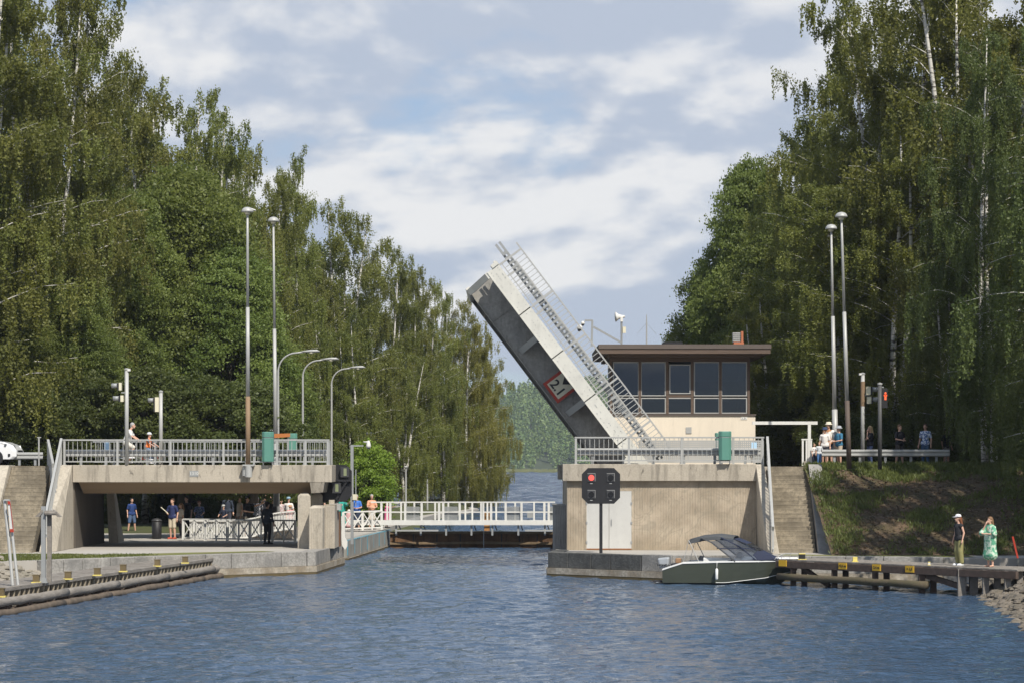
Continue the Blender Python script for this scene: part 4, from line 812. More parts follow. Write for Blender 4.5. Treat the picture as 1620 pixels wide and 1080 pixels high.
# wooden sign post and leaning stand
Yp = 78.6
r = thing('sign_post', 'double wooden post with a small cross-piece on top on the left jetty', 'sign post', (WX(73, Yp), Yp, .76))
m = MB(); m.box(WX(65.5, Yp), WX(72, Yp), Yp - .06, Yp + .06, .80, WZ(800, Yp)); m.build('post', STEELD, r)
m = MB(); m.box(WX(73.5, Yp), WX(80, Yp), Yp + .1, Yp + .22, .76, WZ(808, Yp)); m.build('post', WOODG, r)
m = MB(); m.hexa([(WX(62, Yp), Yp - .08, .76), (WX(75, Yp), Yp - .08, .76), (WX(75, Yp), Yp + .08, .76), (WX(62, Yp), Yp + .08, .76)], [(WX(65, Yp), Yp - .065, .92), (WX(72.5, Yp), Yp - .065, .92), (WX(72.5, Yp), Yp + .065, .92), (WX(65, Yp), Yp + .065, .92)]); m.build('shoe', STEELD, r)
m = MB(); m.prism([P(55, 817, Yp - .1), P(67, 805, Yp - .1), P(68, 809, Yp - .1), P(62, 817, Yp - .1)], (0, .2, 0)); m.prism([P(84, 805, Yp - .1), P(97, 817, Yp - .1), P(91, 817, Yp - .1), P(83, 809, Yp - .1)], (0, .2, 0))
m.box(WX(71, Yp), WX(86, Yp), Yp - .11, Yp + .24, WZ(814, Yp), WZ(807, Yp)); m.tube([(WX(72, Yp), Yp - .13, WZ(811, Yp)), (WX(90, Yp), Yp - .13, WZ(811, Yp))], .06); m.build('crosspiece', WOODG, r)
r = thing('folding_sign_stand', 'leaning steel trestle with a red and white board on the left jetty', 'sign stand', (WX(22, 77), 77, .76))
m = MB(); m.tube([P(7, 790, 77.2), P(13.5, 850, 77), (WX(20, 76.8), 76.8, .76)], .05); m.tube([P(14, 791, 77.2), P(20, 850, 77), (WX(28.5, 76.8), 76.8, .76)], .045)
for y in (790, 816, 841, 853): m.beam(P(7 + (y - 790) * .1, y, 77.1), P(15 + (y - 790) * .1, y, 77.1), .06, .05)
m.build('frame', STEEL, r)
m = MB(); m.prism([P(12, 792, 76.9), P(16, 792, 76.9), P(22, 841, 76.9), P(16, 841, 76.9)], (0, .03, 0)); bo = m.build('board', simple('sign_pale_grey', (.6, .6, .58), .6), r)
m = MB(); m.prism([P(12, 792, 76.87), P(16, 792, 76.87), P(16.6, 797, 76.87), P(12.3, 797, 76.87)], (0, .02, 0)); m.prism([P(15.6, 836, 76.87), P(21.3, 836, 76.87), P(22, 841, 76.87), P(16, 841, 76.87)], (0, .02, 0)); m.prism([P(16, 797, 76.87), P(16.7, 797, 76.87), P(21.4, 836, 76.87), P(20.4, 836, 76.87)], (0, .02, 0)); m.build('red_border', REDP, bo)
# right jetty
r = thing('jetty', 'dark timber jetty on posts along the right bank under the two women', 'jetty', (13, 89, .95))
E0, E1 = Vector((9.8, 93.4, 0)), Vector((16.75, 83.7, 0)); de = (E1 - E0).normalized(); ne = Vector((-de.y, de.x, 0)); LE = (E1 - E0).length
ne = -ne if ne.y < 0 else ne
def K(s, o, z): return Vector((E0.x, E0.y, z)) + de * s + ne * o
m = MB(); s = 0
while s < LE:
    e = min(LE, s + .15); z = .96 + rr.uniform(-.006, .006)
    m.hexa([K(s, -.02, z - .05), K(e - .01, -.02, z - .05), K(e - .01, 2.0, z - .05), K(s, 2.0, z - .05)], [K(s, -.02, z), K(e - .01, -.02, z), K(e - .01, 2.0, z), K(s, 2.0, z)]); s = e
m.build('deck', WOODG, r)
m = MB(); m.beam(K(0, -.03, .77), K(LE, -.03, .77), .14, .25); m.beam(K(0, 1.9, .77), K(LE, 1.9, .77), .14, .25); m.build('side_beam', WOODD, r, bevel=.015)
for s_ in (.8, 3.0, 5.1, 7.4, 9.3, 10.4, 11.4):
    for o_ in (.05, .42):
        m = MB(); m.beam(K(s_ + o_ * .5, o_, -1.0), K(s_ + o_ * .5, o_, .90), .2 if s_ != 9.3 else .28, .2); m.build('pile', WOODD if s_ < 9 else WOODG, r)
m = MB(); m.beam(K(1.0, .2, .75), K(2.6, .2, .05), .14, .14); m.build('brace', WOODD, r); m = MB(); m.beam(K(7.5, .15, .62), K(9.5, .15, .22), .14, .18); m.build('brace', WOODD, r)
m = MB(); pts = [K(.2 + i * .85, -.12, .33 - i * .004 + rr.uniform(-.012, .012)) for i in range(10)]; m.tube(pts, [.13 + rr.uniform(-.012, .012) for _ in pts], 12); m.build('log_fender', material('mossy_log', (.11, .085, .055), .9, var=.6, scale=2, bump=.5, bscale=10, dark=(.07, .07, .03)), r, smooth=True)
fa = Matrix.Rotation(math.atan2(de.y, de.x), 4, 'Z')
for i, (x, wtxt) in enumerate(((1333.7, '\u25ba2,4 m'), (1387, '2,4 m'), (1439.5, '\u25ba 1,5'), (1238.5, ''))):
    s_ = min(np.linspace(-.2, LE, 800), key=lambda q: abs((K(q, -.1, 0).x * FPX / K(q, -.1, 0).y + CX) - x)); c_ = K(s_, -.112, .82)
    m = MB(); a = c_ - de * .21; b = c_ + de * .21; m.beam(a, b, .02, .23); so_ = m.build('depth_sign', YEL, r)
    if wtxt: text('sign_writing', wtxt.replace('\u25ba', '>'), .13, Matrix.Translation(c_ - ne * .016) @ fa @ XZ, BLACK, so_, bold=.003)
for i, (x, y, lab) in enumerate(((1268.5, 884, 'dark mooring bollard with yellow cap near the moored boat'), (1352.5, 889, 'pale yellow mooring bollard on the middle of the right jetty'), (1470, 892, 'small white mooring ring on the right jetty'))):
    s_ = min(np.linspace(0, LE, 800), key=lambda q: abs((K(q, .3, 0).x * FPX / K(q, .3, 0).y + CX) - x)); c_ = K(s_, .3, .962)
    b = thing('bollard', lab, 'bollard', tuple(c_)); q = (.16, .11, .05)[i]
    m = MB(); m.box(c_.x - q, c_.x + q, c_.y - q, c_.y + q, .962, .985); m.build('base', YELP, b)
    m = MB(); m.box(c_.x - q * .7, c_.x + q * .7, c_.y - q * .7, c_.y + q * .7, .986, 1.0 + q); m.build('block', (BLACK, YELP, WHITE)[i], b)
    m = MB(); m.box(c_.x - q * .75, c_.x + q * .75, c_.y - q * .75, c_.y + q * .75, 1.001 + q, 1.03 + q); m.build('cap', YELP, b)
r = thing('marker_stake', 'thin red marker stake leaning on the shaded lawn at the right', 'stake', (WX(1608, 88), 88, .95)); m = MB(); m.beam(P(1602, 848, 88), P(1610, 882, 88), .06, .06); m.build('stake', REDP, r)
# ================================================================== MOTOR BOAT
HULL = simple('olive_green_gelcoat', (.068, .076, .055), .35); HULL.node_tree.nodes['Principled BSDF'].inputs['Coat Weight'].default_value = .5
GEL = simple('white_gelcoat', (.78, .78, .76), .3)
r = thing('motor_boat', 'olive green motor boat with a navy canopy moored bow to the right', 'boat', (0, 0, 0))
BLn = 4.75
def hull_sec(u):   # u 0 stern .. 1 bow : (half beam at gunwale, gunwale z, chine half, chine z, keel z)
    hb = .98 * (1 - max(0, (u - .45) / .55) ** 2.3) ** .9 if u < 1 else 0.0
    gz_ = float(np.interp(u, [0, .06, .16, .5, 1], [.50, .60, .76, .84, .90]))
    cz = float(np.interp(u, [0, .5, .8, 1], [.02, .06, .25, .52])); cb = hb * float(np.interp(u, [0, .5, .85, 1], [.90, .86, .62, .4]))
    kz = float(np.interp(u, [0, .75, .9, 1], [-.22, -.18, -.02, .42])); return hb, gz_, cb, cz, kz
us = [0, .03, .06, .1, .16, .25, .35, .45, .55, .65, .73, .8, .86, .91, .95, .98, 1.0]
def xs(u, z): return (u - .5) * BLn + max(0, (u - .8) / .2) ** 2 * (z - .2) * .42
m = MB()
for u in us:
    hb, gz_, cb, cz, kz = hull_sec(u)
    for (y, z) in ((hb, gz_), ((hb * .55 + cb * .45), gz_ * .5 + cz * .5), (cb, cz), (0, kz), (-cb, cz), (-(hb * .55 + cb * .45), gz_ * .5 + cz * .5), (-hb, gz_)): m.v.append((xs(u, z), y, z))
for i in range(len(us) - 1):
    for j in range(6): a = i * 7 + j; m.f.append((a, a + 1, a + 8, a + 7))
m.f.append((0, 1, 2, 3, 4, 5, 6)); m.build('hull', HULL, r, smooth=False)
m = MB()      # white gunwale and foredeck
for u in us:
    hb, gz_, *_ = hull_sec(u)
    for (y, z) in ((hb + .02, gz_ - .015), (hb + .02, gz_ + .03), (hb - .16 if hb > .2 else hb * .2, gz_ + .05), (hb - .17 if hb > .2 else hb * .1, gz_ - .05)): m.v.append((xs(u, gz_) + (0 if u < 1 else .05), y, z))
n = len(us)
for i in range(n - 1):
    for j in range(4): a = i * 4 + j; b = i * 4 + (j + 1) % 4; m.f.append((a, b, b + 4, a + 4))
k = len(m.v)
for i in range(n * 4): x, y, z = m.v[i]; m.v.append((x, -y, z))
for i in range(n - 1):
    for j in range(4): a = k + i * 4 + j; b = k + i * 4 + (j + 1) % 4; m.f.append((a, a + 4, b + 4, b))
m.build('gunwale', GEL, r)
m = MB(); k = 0
for u in [q for q in us if q >= .55]:
    hb, gz_, *_ = hull_sec(u); m.v += [(xs(u, gz_), hb - .02, gz_ + .03), (xs(u, gz_), 0, gz_ + .13), (xs(u, gz_), -hb + .02, gz_ + .03)]; k += 1
for i in range(k - 1):
    for j in range(2): a = i * 3 + j; m.f.append((a, a + 1, a + 4, a + 3))
m.build('foredeck', GEL, r)
m = MB(); m.box(-.9, .15, -.62, -.3, .78, .98); m.box(.5, 1.0, -.55, .5, .9, 1.02); m.build('console', GEL, r, bevel=.03)
m = MB(); m.box(-2.1, -1.2, -.7, .7, .3, .74); m.box(-1.2, .3, -.8, .8, .3, .6); m.build('cockpit_seats', simple('dark_upholstery', (.03, .03, .035), .7), r, bevel=.03)
m = MB(); m.box(-1.95, -1.75, -.6, -.35, .74, .93); m.build('tan_cushion', simple('tan_leather', (.33, .19, .10), .6), r, bevel=.03)
def strake(f, m_, nm):
    q = MB(); q.tube([f(u) for u in [i / 16 for i in range(17)]], .011, 6); q.build(nm, m_, r)
strake(lambda t: (lambda u, h: Vector((xs(u, h[3]), -(h[2] + .012), h[3] + .01)))(.42 + t * .55, hull_sec(.42 + t * .55)), GEL, 'spray_rail')
# canopy
CANV = simple('navy_canvas', (.022, .030, .065), .7); CANG = simple('charcoal_canvas', (.07, .075, .08), .8)
VIN = bpy.data.materials.new('clear_vinyl'); VIN.use_nodes = True; g = NT(VIN.node_tree); VIN.node_tree.nodes.clear()
tr = g.node('ShaderNodeBsdfTransparent'); tr.inputs[0].default_value = (.42, .46, .54, 1); gl = g.node('ShaderNodeBsdfGlossy'); gl.inputs['Roughness'].default_value = .05; ms = g.node('ShaderNodeMixShader'); ms.inputs[0].default_value = .16
g.l.new(tr.outputs[0], ms.inputs[1]); g.l.new(gl.outputs[0], ms.inputs[2]); oo = g.node('ShaderNodeOutputMaterial'); g.l.new(ms.outputs[0], oo.inputs[0])
def arch(x0, hw, ztop, zside, xb, zb, n=9):
    """a bow: from base (xb,-hw,zb) up over to the other side"""
    pts = [Vector((xb, -hw, zb))]
    for i in range(n): t = i / (n - 1); y = -hw * .96 + 2 * hw * .96 * t; pts.append(Vector((x0, y, zside + (ztop - zside) * (1 - (2 * t - 1) ** 2 * (2 * t - 1) ** 2))))
    return pts + [Vector((xb, hw, zb))]
tops = [(-1.42, .80, 1.66, 1.58), (-.95, .84, 1.80, 1.70), (-.35, .84, 1.86, 1.76), (.25, .80, 1.80, 1.70)]
m = MB(); n = 9
for (x0, hw, zt_, zs) in tops:
    for p in arch(x0, hw, zt_, zs, 0, 0)[1:-1]: m.v.append(tuple(p))
k = len(m.v)
for i in range(k): x, y, z = m.v[i]; m.v.append((x, y, z - .03))
for i in range(len(tops) - 1):
    for j in range(n - 1): a = i * n + j; m.f += [(a, a + 1, a + n + 1, a + n), (k + a, k + a + n, k + a + n + 1, k + a + 1)]
for j in range(n - 1): m.f.append((j, k + j, k + j + 1, j + 1)); a = (len(tops) - 1) * n + j; m.f.append((a, a + 1, k + a + 1, k + a))
for i in range(len(tops) - 1):
    for j in (0, n - 1): a = i * n + j; m.f.append((a, a + n, k + a + n, k + a))
m.build('canopy_roof', CANG, r, smooth=True)
for sgn in (-1, 1):
    q = MB()
    for a_, b_ in zip(tops[:-1], tops[1:]): q.add([(a_[0], sgn * a_[1] * .97, a_[3] + .01), (b_[0], sgn * b_[1] * .97, b_[3] + .01), (b_[0], sgn * b_[1] * 1.0, b_[3] - .11), (a_[0], sgn * a_[1] * 1.0, a_[3] - .11)], [(0, 1, 2, 3)])
    q.build('canopy_side_band', CANG, r)
def bar(pts, w_, mt_, nm): q = MB(); [q.beam(a, b, w_, .03) for a, b in zip(pts[:-1], pts[1:])]; return q.build(nm, mt_, r)
for sgn in (-1, 1):
    bar([Vector((-.95, sgn * .86, 1.72)), Vector((-.55, sgn * .87, 1.55)), Vector((.35, sgn * .88, .86))], .20, CANG, 'canopy_side_band')
    bar([Vector((-.2, sgn * .85, 1.74)), Vector((.50, sgn * .86, 1.42)), Vector((1.1, sgn * .76, .92))], .11, CANV, 'canopy_side_band')
    bar([Vector((-.35, sgn * .88, 1.33)), Vector((.55, sgn * .86, 1.36)), Vector((1.05, sgn * .60, 1.33))], .06, CANV, 'canopy_side_band')
    q = MB(); q.add([(-.6, sgn * .865, 1.6), (.25, sgn * .82, 1.70), (1.08, sgn * .66, 1.26), (1.72, sgn * .5, .93), (.35, sgn * .875, .88)], [(0, 1, 2, 3, 4)]); q.build('side_window', VIN, r)
q = MB(); q.add([(.25, -.80, 1.70), (.25, .80, 1.70), (.75, .70, 1.52), (.75, -.70, 1.52)], [(0, 1, 2, 3)]); q.add([(1.2, -.64, 1.25), (1.2, .64, 1.25), (1.85, .5, .95), (1.85, -.5, .95)], [(0, 1, 2, 3)])
q.add([(1.15, -.665, 1.28), (1.88, -.505, .95), (1.15, -.72, .92), (.98, -.76, 1.12)], [(0, 1, 2, 3)]); q.build('canopy_front', CANV, r)
q = MB(); q.add([(.75, -.70, 1.52), (.75, .70, 1.52), (1.2, .64, 1.25), (1.2, -.64, 1.25)], [(0, 1, 2, 3)]); q.build('windscreen', VIN, r)
bar([Vector((.05, -.84, .88)), Vector((1.25, -.7, .93)), Vector((1.9, -.45, .98))], .14, CANV, 'canopy_hem')
for sgn in (-1, 1):
    q = MB(); q.tube([(-1.42, sgn * .82, 1.62), (-1.0, sgn * .86, .78)], .016, 6); q.tube([(-1.42, sgn * .82, 1.62), (-1.62, sgn * .8, .76)], .009, 5); q.build('canopy_frame', STEEL, r)
q = MB(); q.tube([(1.75, -.58, .95), (2.0, -.45, 1.14), (2.3, -.25, 1.16)], .012, 6); q.tube([(2.3, -.25, 1.16), (2.28, -.22, .95)], .012, 6); q.tube([(1.75, .58, .95), (2.0, .45, 1.14), (2.3, .25, 1.16)], .012, 6); q.tube([(2.0, -.45, 1.14), (2.0, -.42, .93)], .010, 6); q.build('bow_rail', STEEL, r)
q = MB(); q.ball((.35, .2, 1.05), .14, sc=(1, 1.6, 1)); q.build('steering_seat', GEL, r, smooth=True)
# outboard
q = MB(); q.hexa([(-2.62, -.17, .52), (-2.28, -.17, .52), (-2.28, .17, .52), (-2.62, .17, .52)], [(-2.72, -.13, .90), (-2.26, -.15, .95), (-2.26, .15, .95), (-2.72, .13, .90)]); oc = q.build('outboard_cowl', simple('silver_engine', (.34, .36, .38), .35), r, bevel=.06)
q = MB(); q.box(-2.5, -2.36, -.06, .06, -.5, .52); q.box(-2.75, -2.35, -.12, .12, -.02, .02); q.build('outboard_leg', simple('silver_engine', (.34, .36, .38), .35), r)
text('engine_writing', 'HONDA', .13, Matrix.Translation((-2.46, -.19, .64)) @ XZ, BLACK, oc, bold=.004)
q = MB(); q.box(-2.75, -2.3, -.8, -.35, .04, .09); q.build('swim_step', simple('dark_upholstery', (.03, .03, .035), .7), r)
q = MB(); q.tube([(-.32, -1.06, .18), (-.32, -1.06, .22), (-.32, -1.06, .55), (-.32, -1.06, .60)], [.03, .055, .055, .03], 12); q.tube([(-.32, -1.06, .6), (-.32, -1.0, .86)], .008, 5); q.build('fender', GEL, r, smooth=True)
r.location = (WX(1154, 94.4), 94.5, .0); r.rotation_euler = (0, R(.6), R(-13)); OFFS[r] = Vector((0, 0, 0))
# ================================================================== LAMPS, POLES, SIGNALS
def dome_lamp(label, xb, yb, xt, yt, Y, brown, z0=None):
    r = thing('street_lamp', label, 'street lamp', (WX(xb, Y), Y, WZ(yb, Y)), 'tall dome street lamps'); B, T = Vector(P(xb, yb, Y)), Vector(P(xt, yt, Y))
    cut = .27
    if brown is not None:
        m = MB(); m.tube([B, B.lerp(T, cut)], [.105, .098], 14); m.build('pole_base', brown, r, smooth=True)
        m = MB(); m.tube([B.lerp(T, cut), B.lerp(T, .62)], [.085, .078], 14); m.tube([B.lerp(T, .62), B.lerp(T, .88), T], [.062, .055, .045], 12); m.build('pole', STEEL, r, smooth=True)
    else: m = MB(); m.tube([B, B.lerp(T, .22)], [.13, .12], 14); m.tube([B.lerp(T, .22), B.lerp(T, .62)], [.095, .08], 14); m.tube([B.lerp(T, .62), T], [.062, .045], 12); m.build('pole', STEEL, r, smooth=True)
    m = MB(); c = T; m.lathe([(.05, -.16), (.10, -.15), (.13, -.03)], c, 16); m.build('bulb_housing', CREAM, r, smooth=True)
    m = MB(); m.lathe([(.255, -.05), (.26, -.02), (.23, .06), (.16, .13), (.06, .16), (.01, .17)], c, 20); m.build('lamp_dome', STEEL, r, smooth=True); return r
rl = dome_lamp('tall street lamp with brown lower pole fixed to the face of the left bridge', 392.5, 735, 391.5, 334, 106.75, BROWN)
m = MB(); m.box(WX(384, 106.7), WX(402, 106.7), 106.6, 106.998, WZ(736.5, 106.7), WZ(734, 106.7)); m.tube([P(393.5, 736.5, 106.72), P(393.5, 754, 106.72)], .15, 14); m.tube([P(388.5, 738, 106.85), P(388.5, 752, 106.85)], .14, 12); m.build('wall_bracket', STEEL, rl, smooth=False)
m = MB(); a = Vector(P(391, 331, 106.75)); m.tube([a, a + Vector((.15, 0, .02)), a + Vector((.36, 0, -.06))], [.04, .04, .03]); m.build('lamp_arm', STEEL, rl)
dome_lamp('tall thick-based street lamp behind the green cabinets of the left bridge', 437, 800, 432.5, 349, 115.6, None)
dome_lamp('tall pale street lamp standing behind the man in the blue shirt', 1322, 728, 1315, 361, 111, None)
dome_lamp('tall street lamp with dark lower pole in front of the right guardrail', 1343.5, 741, 1331, 342, 104.8, simple('dark_rust_paint', (.10, .075, .06), .7))
def cobra(label, x, yb, yt, xh, Y, z0, lean=0, r0=.075, group='curved arm street lamps', split=.12):
    """pole with an arm curving to the right that ends in a flat head"""
    r = thing('street_lamp', label, 'street lamp', (WX(x, Y), Y, z0), group); B = Vector((WX(x, Y), Y, z0)); T = Vector(P(x - lean, yt, Y)); L = WX(xh, Y) - WX(x, Y); k = min(.9, L * .45)
    m = MB(); pts = [B, B.lerp(T - Vector((0, 0, k)), .5), T - Vector((0, 0, k))] + [T + Vector((k * (1 - math.cos(a)), 0, -k + k * math.sin(a))) for a in [i * math.pi / 16 for i in range(1, 9)]] + [Vector((WX(xh, Y) - .75, Y, T.z + .05))]
    m.tube(pts, [r0, r0 * .85, r0 * .7] + [r0 * .55] * 8 + [r0 * .5], 10); m.build('pole', STEEL, r, smooth=True)
    h = Vector((WX(xh, Y), Y, T.z + .08)); m = MB(); m.tube([h + Vector((-.95, 0, -.03)), h + Vector((-.75, 0, -.02)), h + Vector((-.45, 0, .01)), h + Vector((-.15, 0, .02)), h + Vector((0, 0, -.02))], [.03, .07, .12, .12, .03], 12)
    for i in range(len(m.v)): x_, y_, z_ = m.v[i]; m.v[i] = (x_, y_, h.z + (z_ - h.z) * .6)
    m.build('lamp_head', STEEL, r, smooth=True)
    m = MB(); m.ball(h + Vector((-.42, 0, -.07)), .10, sc=(1.2, .9, .6)); m.build('lamp_glass', CREAM, r, smooth=True); return r
cobra('curved street lamp nearest the tall lamp, its arm highest of the row', 440, 0, 558, 506, 122, .9)
cobra('curved street lamp in the middle of the row behind the left bridge', 479, 0, 570, 536, 131, .9)
cobra('curved street lamp with a pointed head right of the left bridge end', 524.5, 0, 583, 578, 141, .9)
cobra('small curved street lamp behind the camera pole near the lock', 560, 0, 687, 592, 170, 1.0, r0=.06)
cobra('thin curved lamp left of the mesh panels among the birches', 701, 0, 700, 722, 200, 1.3, r0=.07)
cobra('thin curved lamp beside the pale birches near the lake', 724, 0, 701, 744, 214, 1.3, r0=.07)
for (x, yt, Y, lab) in ((642, 738, 172, 'thin lamp pole left of the first mesh panel'), (676, 745, 186, 'thin lamp pole between the mesh panels of the gate')):
    r = thing('lamp_pole', lab, 'lamp pole', (WX(x, Y), Y, 1.2)); m = MB(); m.tube([(WX(x, Y), Y, 1.1), P(x, yt, Y)], [.08, .05], 8); m.build('pole', STEEL, r); m = MB(); m.ball(P(x, yt, Y), .14, sc=(1, 1, .6)); m.build('lamp_head', STEEL, r)
Y = 113
r = thing('camera_pole', 'square grey pole with an arm carrying a white dome camera beside the lock', 'camera pole', (WX(557, Y), Y, .9))
m = MB(); m.beam((WX(557, Y), Y, .9), P(557, 703, Y), .13, .13); m.beam(P(556, 704.5, Y), P(575, 704.5, Y), .06, .06); m.beam(P(563, 800, Y), P(563, 742, Y), .04, .04); m.build('pole', STEELD, r)
m = MB(); m.beam(P(575, 698.5, Y), P(583, 698.5, Y), .06, .06); m.lathe([(.11, -.10), (.11, .0), (.075, .14), (.04, .22)], P(583, 704, Y), 14); c_ = m.build('camera', WHITE, r, smooth=True); m = MB(); m.ball(P(583, 706.5, Y), .09); m.build('lens_dome', simple('grey_dome', (.25, .25, .26), .2), c_, smooth=True)
m = MB(); m.box(WX(558, Y), WX(565, Y), Y - .12, Y - .07, WZ(790, Y), WZ(781, Y)); m.build('control_box', CREAM, r)
def signal_pole(label, x, yb, yt, Y, boxes, arms, m_=STEEL, top=True, w_=.085):
    r = thing('traffic_light', label, 'traffic light', P(x, yb, Y)); m = MB(); m.tube([P(x, yb, Y), P(x, yt, Y)], w_, 12); m.build('pole', m_, r, smooth=True)
    if top: m = MB(); m.lathe([(w_ + .02, 0), (w_ + .02, .06), (.01, .09)], P(x, yt + 1, Y), 12); m.build('pole_cap', STEEL, r)
    for (x0, x1, y0, y1, sg) in boxes:
        m = MB(); m.box(WX(x0, Y), WX(x1, Y), Y - .12, Y + .12, WZ(y1, Y), WZ(y0, Y)); b = m.build('signal_head', CREAM, r, bevel=.01); yc = (y0 + min(y1, y0 + 8)) / 2 + .5
        m = MB(); e = WX(x0 if sg < 0 else x1, Y); m.box(e, e + sg * .06, Y - .14, Y + .14, WZ(y1, Y), WZ(y0, Y)); m.build('black_face', BLACK, b)
        m = MB(); k = Vector((e + sg * .061, Y, WZ(yc, Y))); m.tube([k, k + Vector((sg * .26, 0, 0))], .10, 12); m.build('visor', STEELD, b, smooth=True)
    for (x0, x1, y) in arms: m = MB(); m.beam(P(x0, y, Y), P(x1, y, Y), .07, .05); m.build('clamp', STEELD, r)
    return r
r = signal_pole('traffic light pole with two cream signal heads in front of the cyclist', 200.5, 735, 584, 107.05, [(188.5, 192.5, 605, 617, -1), (191, 195.5, 625, 635, -1)], [(192, 200, 620.5)]); m = MB(); m.box(WX(202, 107), WX(206, 107), 106.95, 107.15, WZ(586.5, 107), WZ(583, 107)); m.build('sensor', WHITE, r)
signal_pole('shorter traffic light pole with one tall cream signal head on the left bridge', 254.5, 735, 619, 114.6, [(245.5, 251.5, 628, 651, -1)], [(250, 254, 635)])
r = signal_pole('grey and brown traffic light pole beside the blonde woman', 1365, 737, 591, 108.9, [(1370, 1377, 611, 624, 1), (1371.5, 1378, 627, 638, 1)], [(1365, 1376, 625)]); m = MB(); m.box(WX(1359, 108.9), WX(1363, 108.9), 108.8, 109.0, WZ(593, 108.9), WZ(590, 108.9)); m.build('sensor', WHITE, r)
m = MB(); m.tube([P(1365, 642, 108.9), P(1365, 603, 108.9)], .093, 12); m.build('brown_sleeve', BROWN, r)
r = signal_pole('dark pole with a pedestrian light showing a red figure above the grassy bank', 1392, 742, 607, 104.6, [], [(1392, 1398, 612)], simple('dark_pole_paint', (.07, .07, .07), .6))
Y = 104.6; m = MB(); m.box(WX(1395, Y), WX(1404, Y), Y - .05, Y + .12, WZ(645, Y), WZ(614, Y)); b = m.build('signal_head', BLACK, r, bevel=.01)
m = MB(); z = WZ(626, Y); xm_ = WX(1400.5, Y); m.box(xm_ - .04, xm_ + .04, Y - .06, Y - .051, z - .16, z + .06); m.box(xm_ - .07, xm_ + .07, Y - .06, Y - .051, z + .0, z + .06) ; m.ball((xm_, Y - .055, z + .12), .045, sc=(1, .2, 1))
RF = bpy.data.materials.new('red_figure_light'); RF.use_nodes = True; bb = RF.node_tree.nodes['Principled BSDF']; bb.inputs['Base Color'].default_value = (.7, .1, .03, 1); bb.inputs['Emission Color'].default_value = (1, .16, .05, 1); bb.inputs['Emission Strength'].default_value = .5
m.build('red_figure', RF, b)
for (x, yb, yt, Y, lab) in ((61.5, 740, 691, 108.6, 'slim grey post at the head of the left staircase'),):
    r = thing('post', lab, 'post', P(x, yb, Y)); m = MB(); m.tube([P(x, yb, Y), P(x, yt, Y)], .035, 8); m.box(WX(x - 2.5, Y), WX(x + 3.5, Y), Y - .03, Y + .03, WZ(692, Y), WZ(690.5, Y)); m.build('shaft', STEEL, r)
# green cabinets
def cabinet(label, x0, x1, y0, y1, Y, zb, legs=True):
    r = thing('equipment_cabinet', label, 'cabinet', (WX((x0 + x1) / 2, Y), Y, zb)); cx_, hw = WX((x0 + x1) / 2, Y), (x1 - x0) / 2 * Y / FPX; z0, z1 = WZ(y1, Y), WZ(y0, Y); zs = z1 - .24
    def octo(z, q): return [(cx_ + q * a, Y + hw * 1.0 * b, z) for a, b in ((-1, -.55), (-.55, -1), (.55, -1), (1, -.55), (1, .55), (.55, 1), (-.55, 1), (-1, .55))]
    m = MB(); m.prism(octo(z0, hw), (0, 0, zs - z0 - .02)); m.build('body', GRN, r, bevel=.01)
    m = MB(); m.prism(octo(zs, hw * 1.02), (0, 0, z1 - zs)); m.build('lid', GRN, r, bevel=.03)
    m = MB(); m.prism(octo(zs - .02, hw * .96), (0, 0, .02)); m.box(cx_ - hw * .85, cx_ - hw * .75, Y - .15, Y + .15, zb, z0); m.box(cx_ + hw * .75, cx_ + hw * .85, Y - .15, Y + .15, zb, z0); m.box(cx_ - hw * .9, cx_ + hw * .9, Y - .16, Y + .16, z0 - .03, z0 - .002); m.build('frame', STEELD, r); return r
r = cabinet('green equipment cabinet in front of the tall lamp on the left bridge', 415, 433, 682.5, 729.5, 107.0, 4.43)
m = MB(); m.tube([P(429.5 + 2 * math.cos(a), 681 - 2 * math.sin(a), 107) for a in [i * math.pi / 6 for i in range(7)]], .012, 6); m.build('lifting_eye', STEEL, r)
cabinet('green equipment cabinet on the far side of the left bridge', 455, 470, 685, 716, 114.3, 4.43)
cabinet('green equipment cabinet on the machine house railing', 1137, 1156.5, 681.5, 727, 103.75, 4.47)
cabinet('green equipment cabinet on the far side behind the machine house railing', 1131, 1141, 684, 714, 112.8, 4.46)
Y = 113.9
r = thing('barrier_board', 'orange and brown striped barrier board between the green cabinets', 'barrier', (WX(445, Y), Y, 4.43)); m = MB(); n = 12
for i in range(n): x0 = WX(434 + i * 2.1, Y); m.box(x0, x0 + 2.0 * Y / FPX, Y - .03, Y + .03, WZ(692 - .15 * i, Y), WZ(685.5 - .05 * i, Y))
m.build('boards', simple('orange_brown_board', (.42, .15, .04), .6), r); m = MB(); m.box(WX(436, Y), WX(438, Y), Y + .031, Y + .08, 4.43, WZ(686, Y)); m.box(WX(455, Y), WX(457, Y), Y + .031, Y + .08, 4.43, WZ(687, Y)); m.build('post', STEELD, r)
# litter bin under bridge
Y = 121
r = thing('litter_bin', 'black cylindrical litter bin on the shaded path behind the bridge', 'litter bin', (WX(248, Y), Y, .9)); m = MB(); m.lathe([(.21, 0), (.23, .05), (.24, .82), (.20, .84)], (WX(248, Y), Y, .9), 16); m.build('body', BLACK, r, smooth=True); m = MB(); m.lathe([(.25, .842), (.25, .90), (.12, .98), (.02, .99)], (WX(248, Y), Y, .9), 16); m.build('lid', simple('dark_grey_housing', (.05, .05, .052), .4), r, smooth=True)
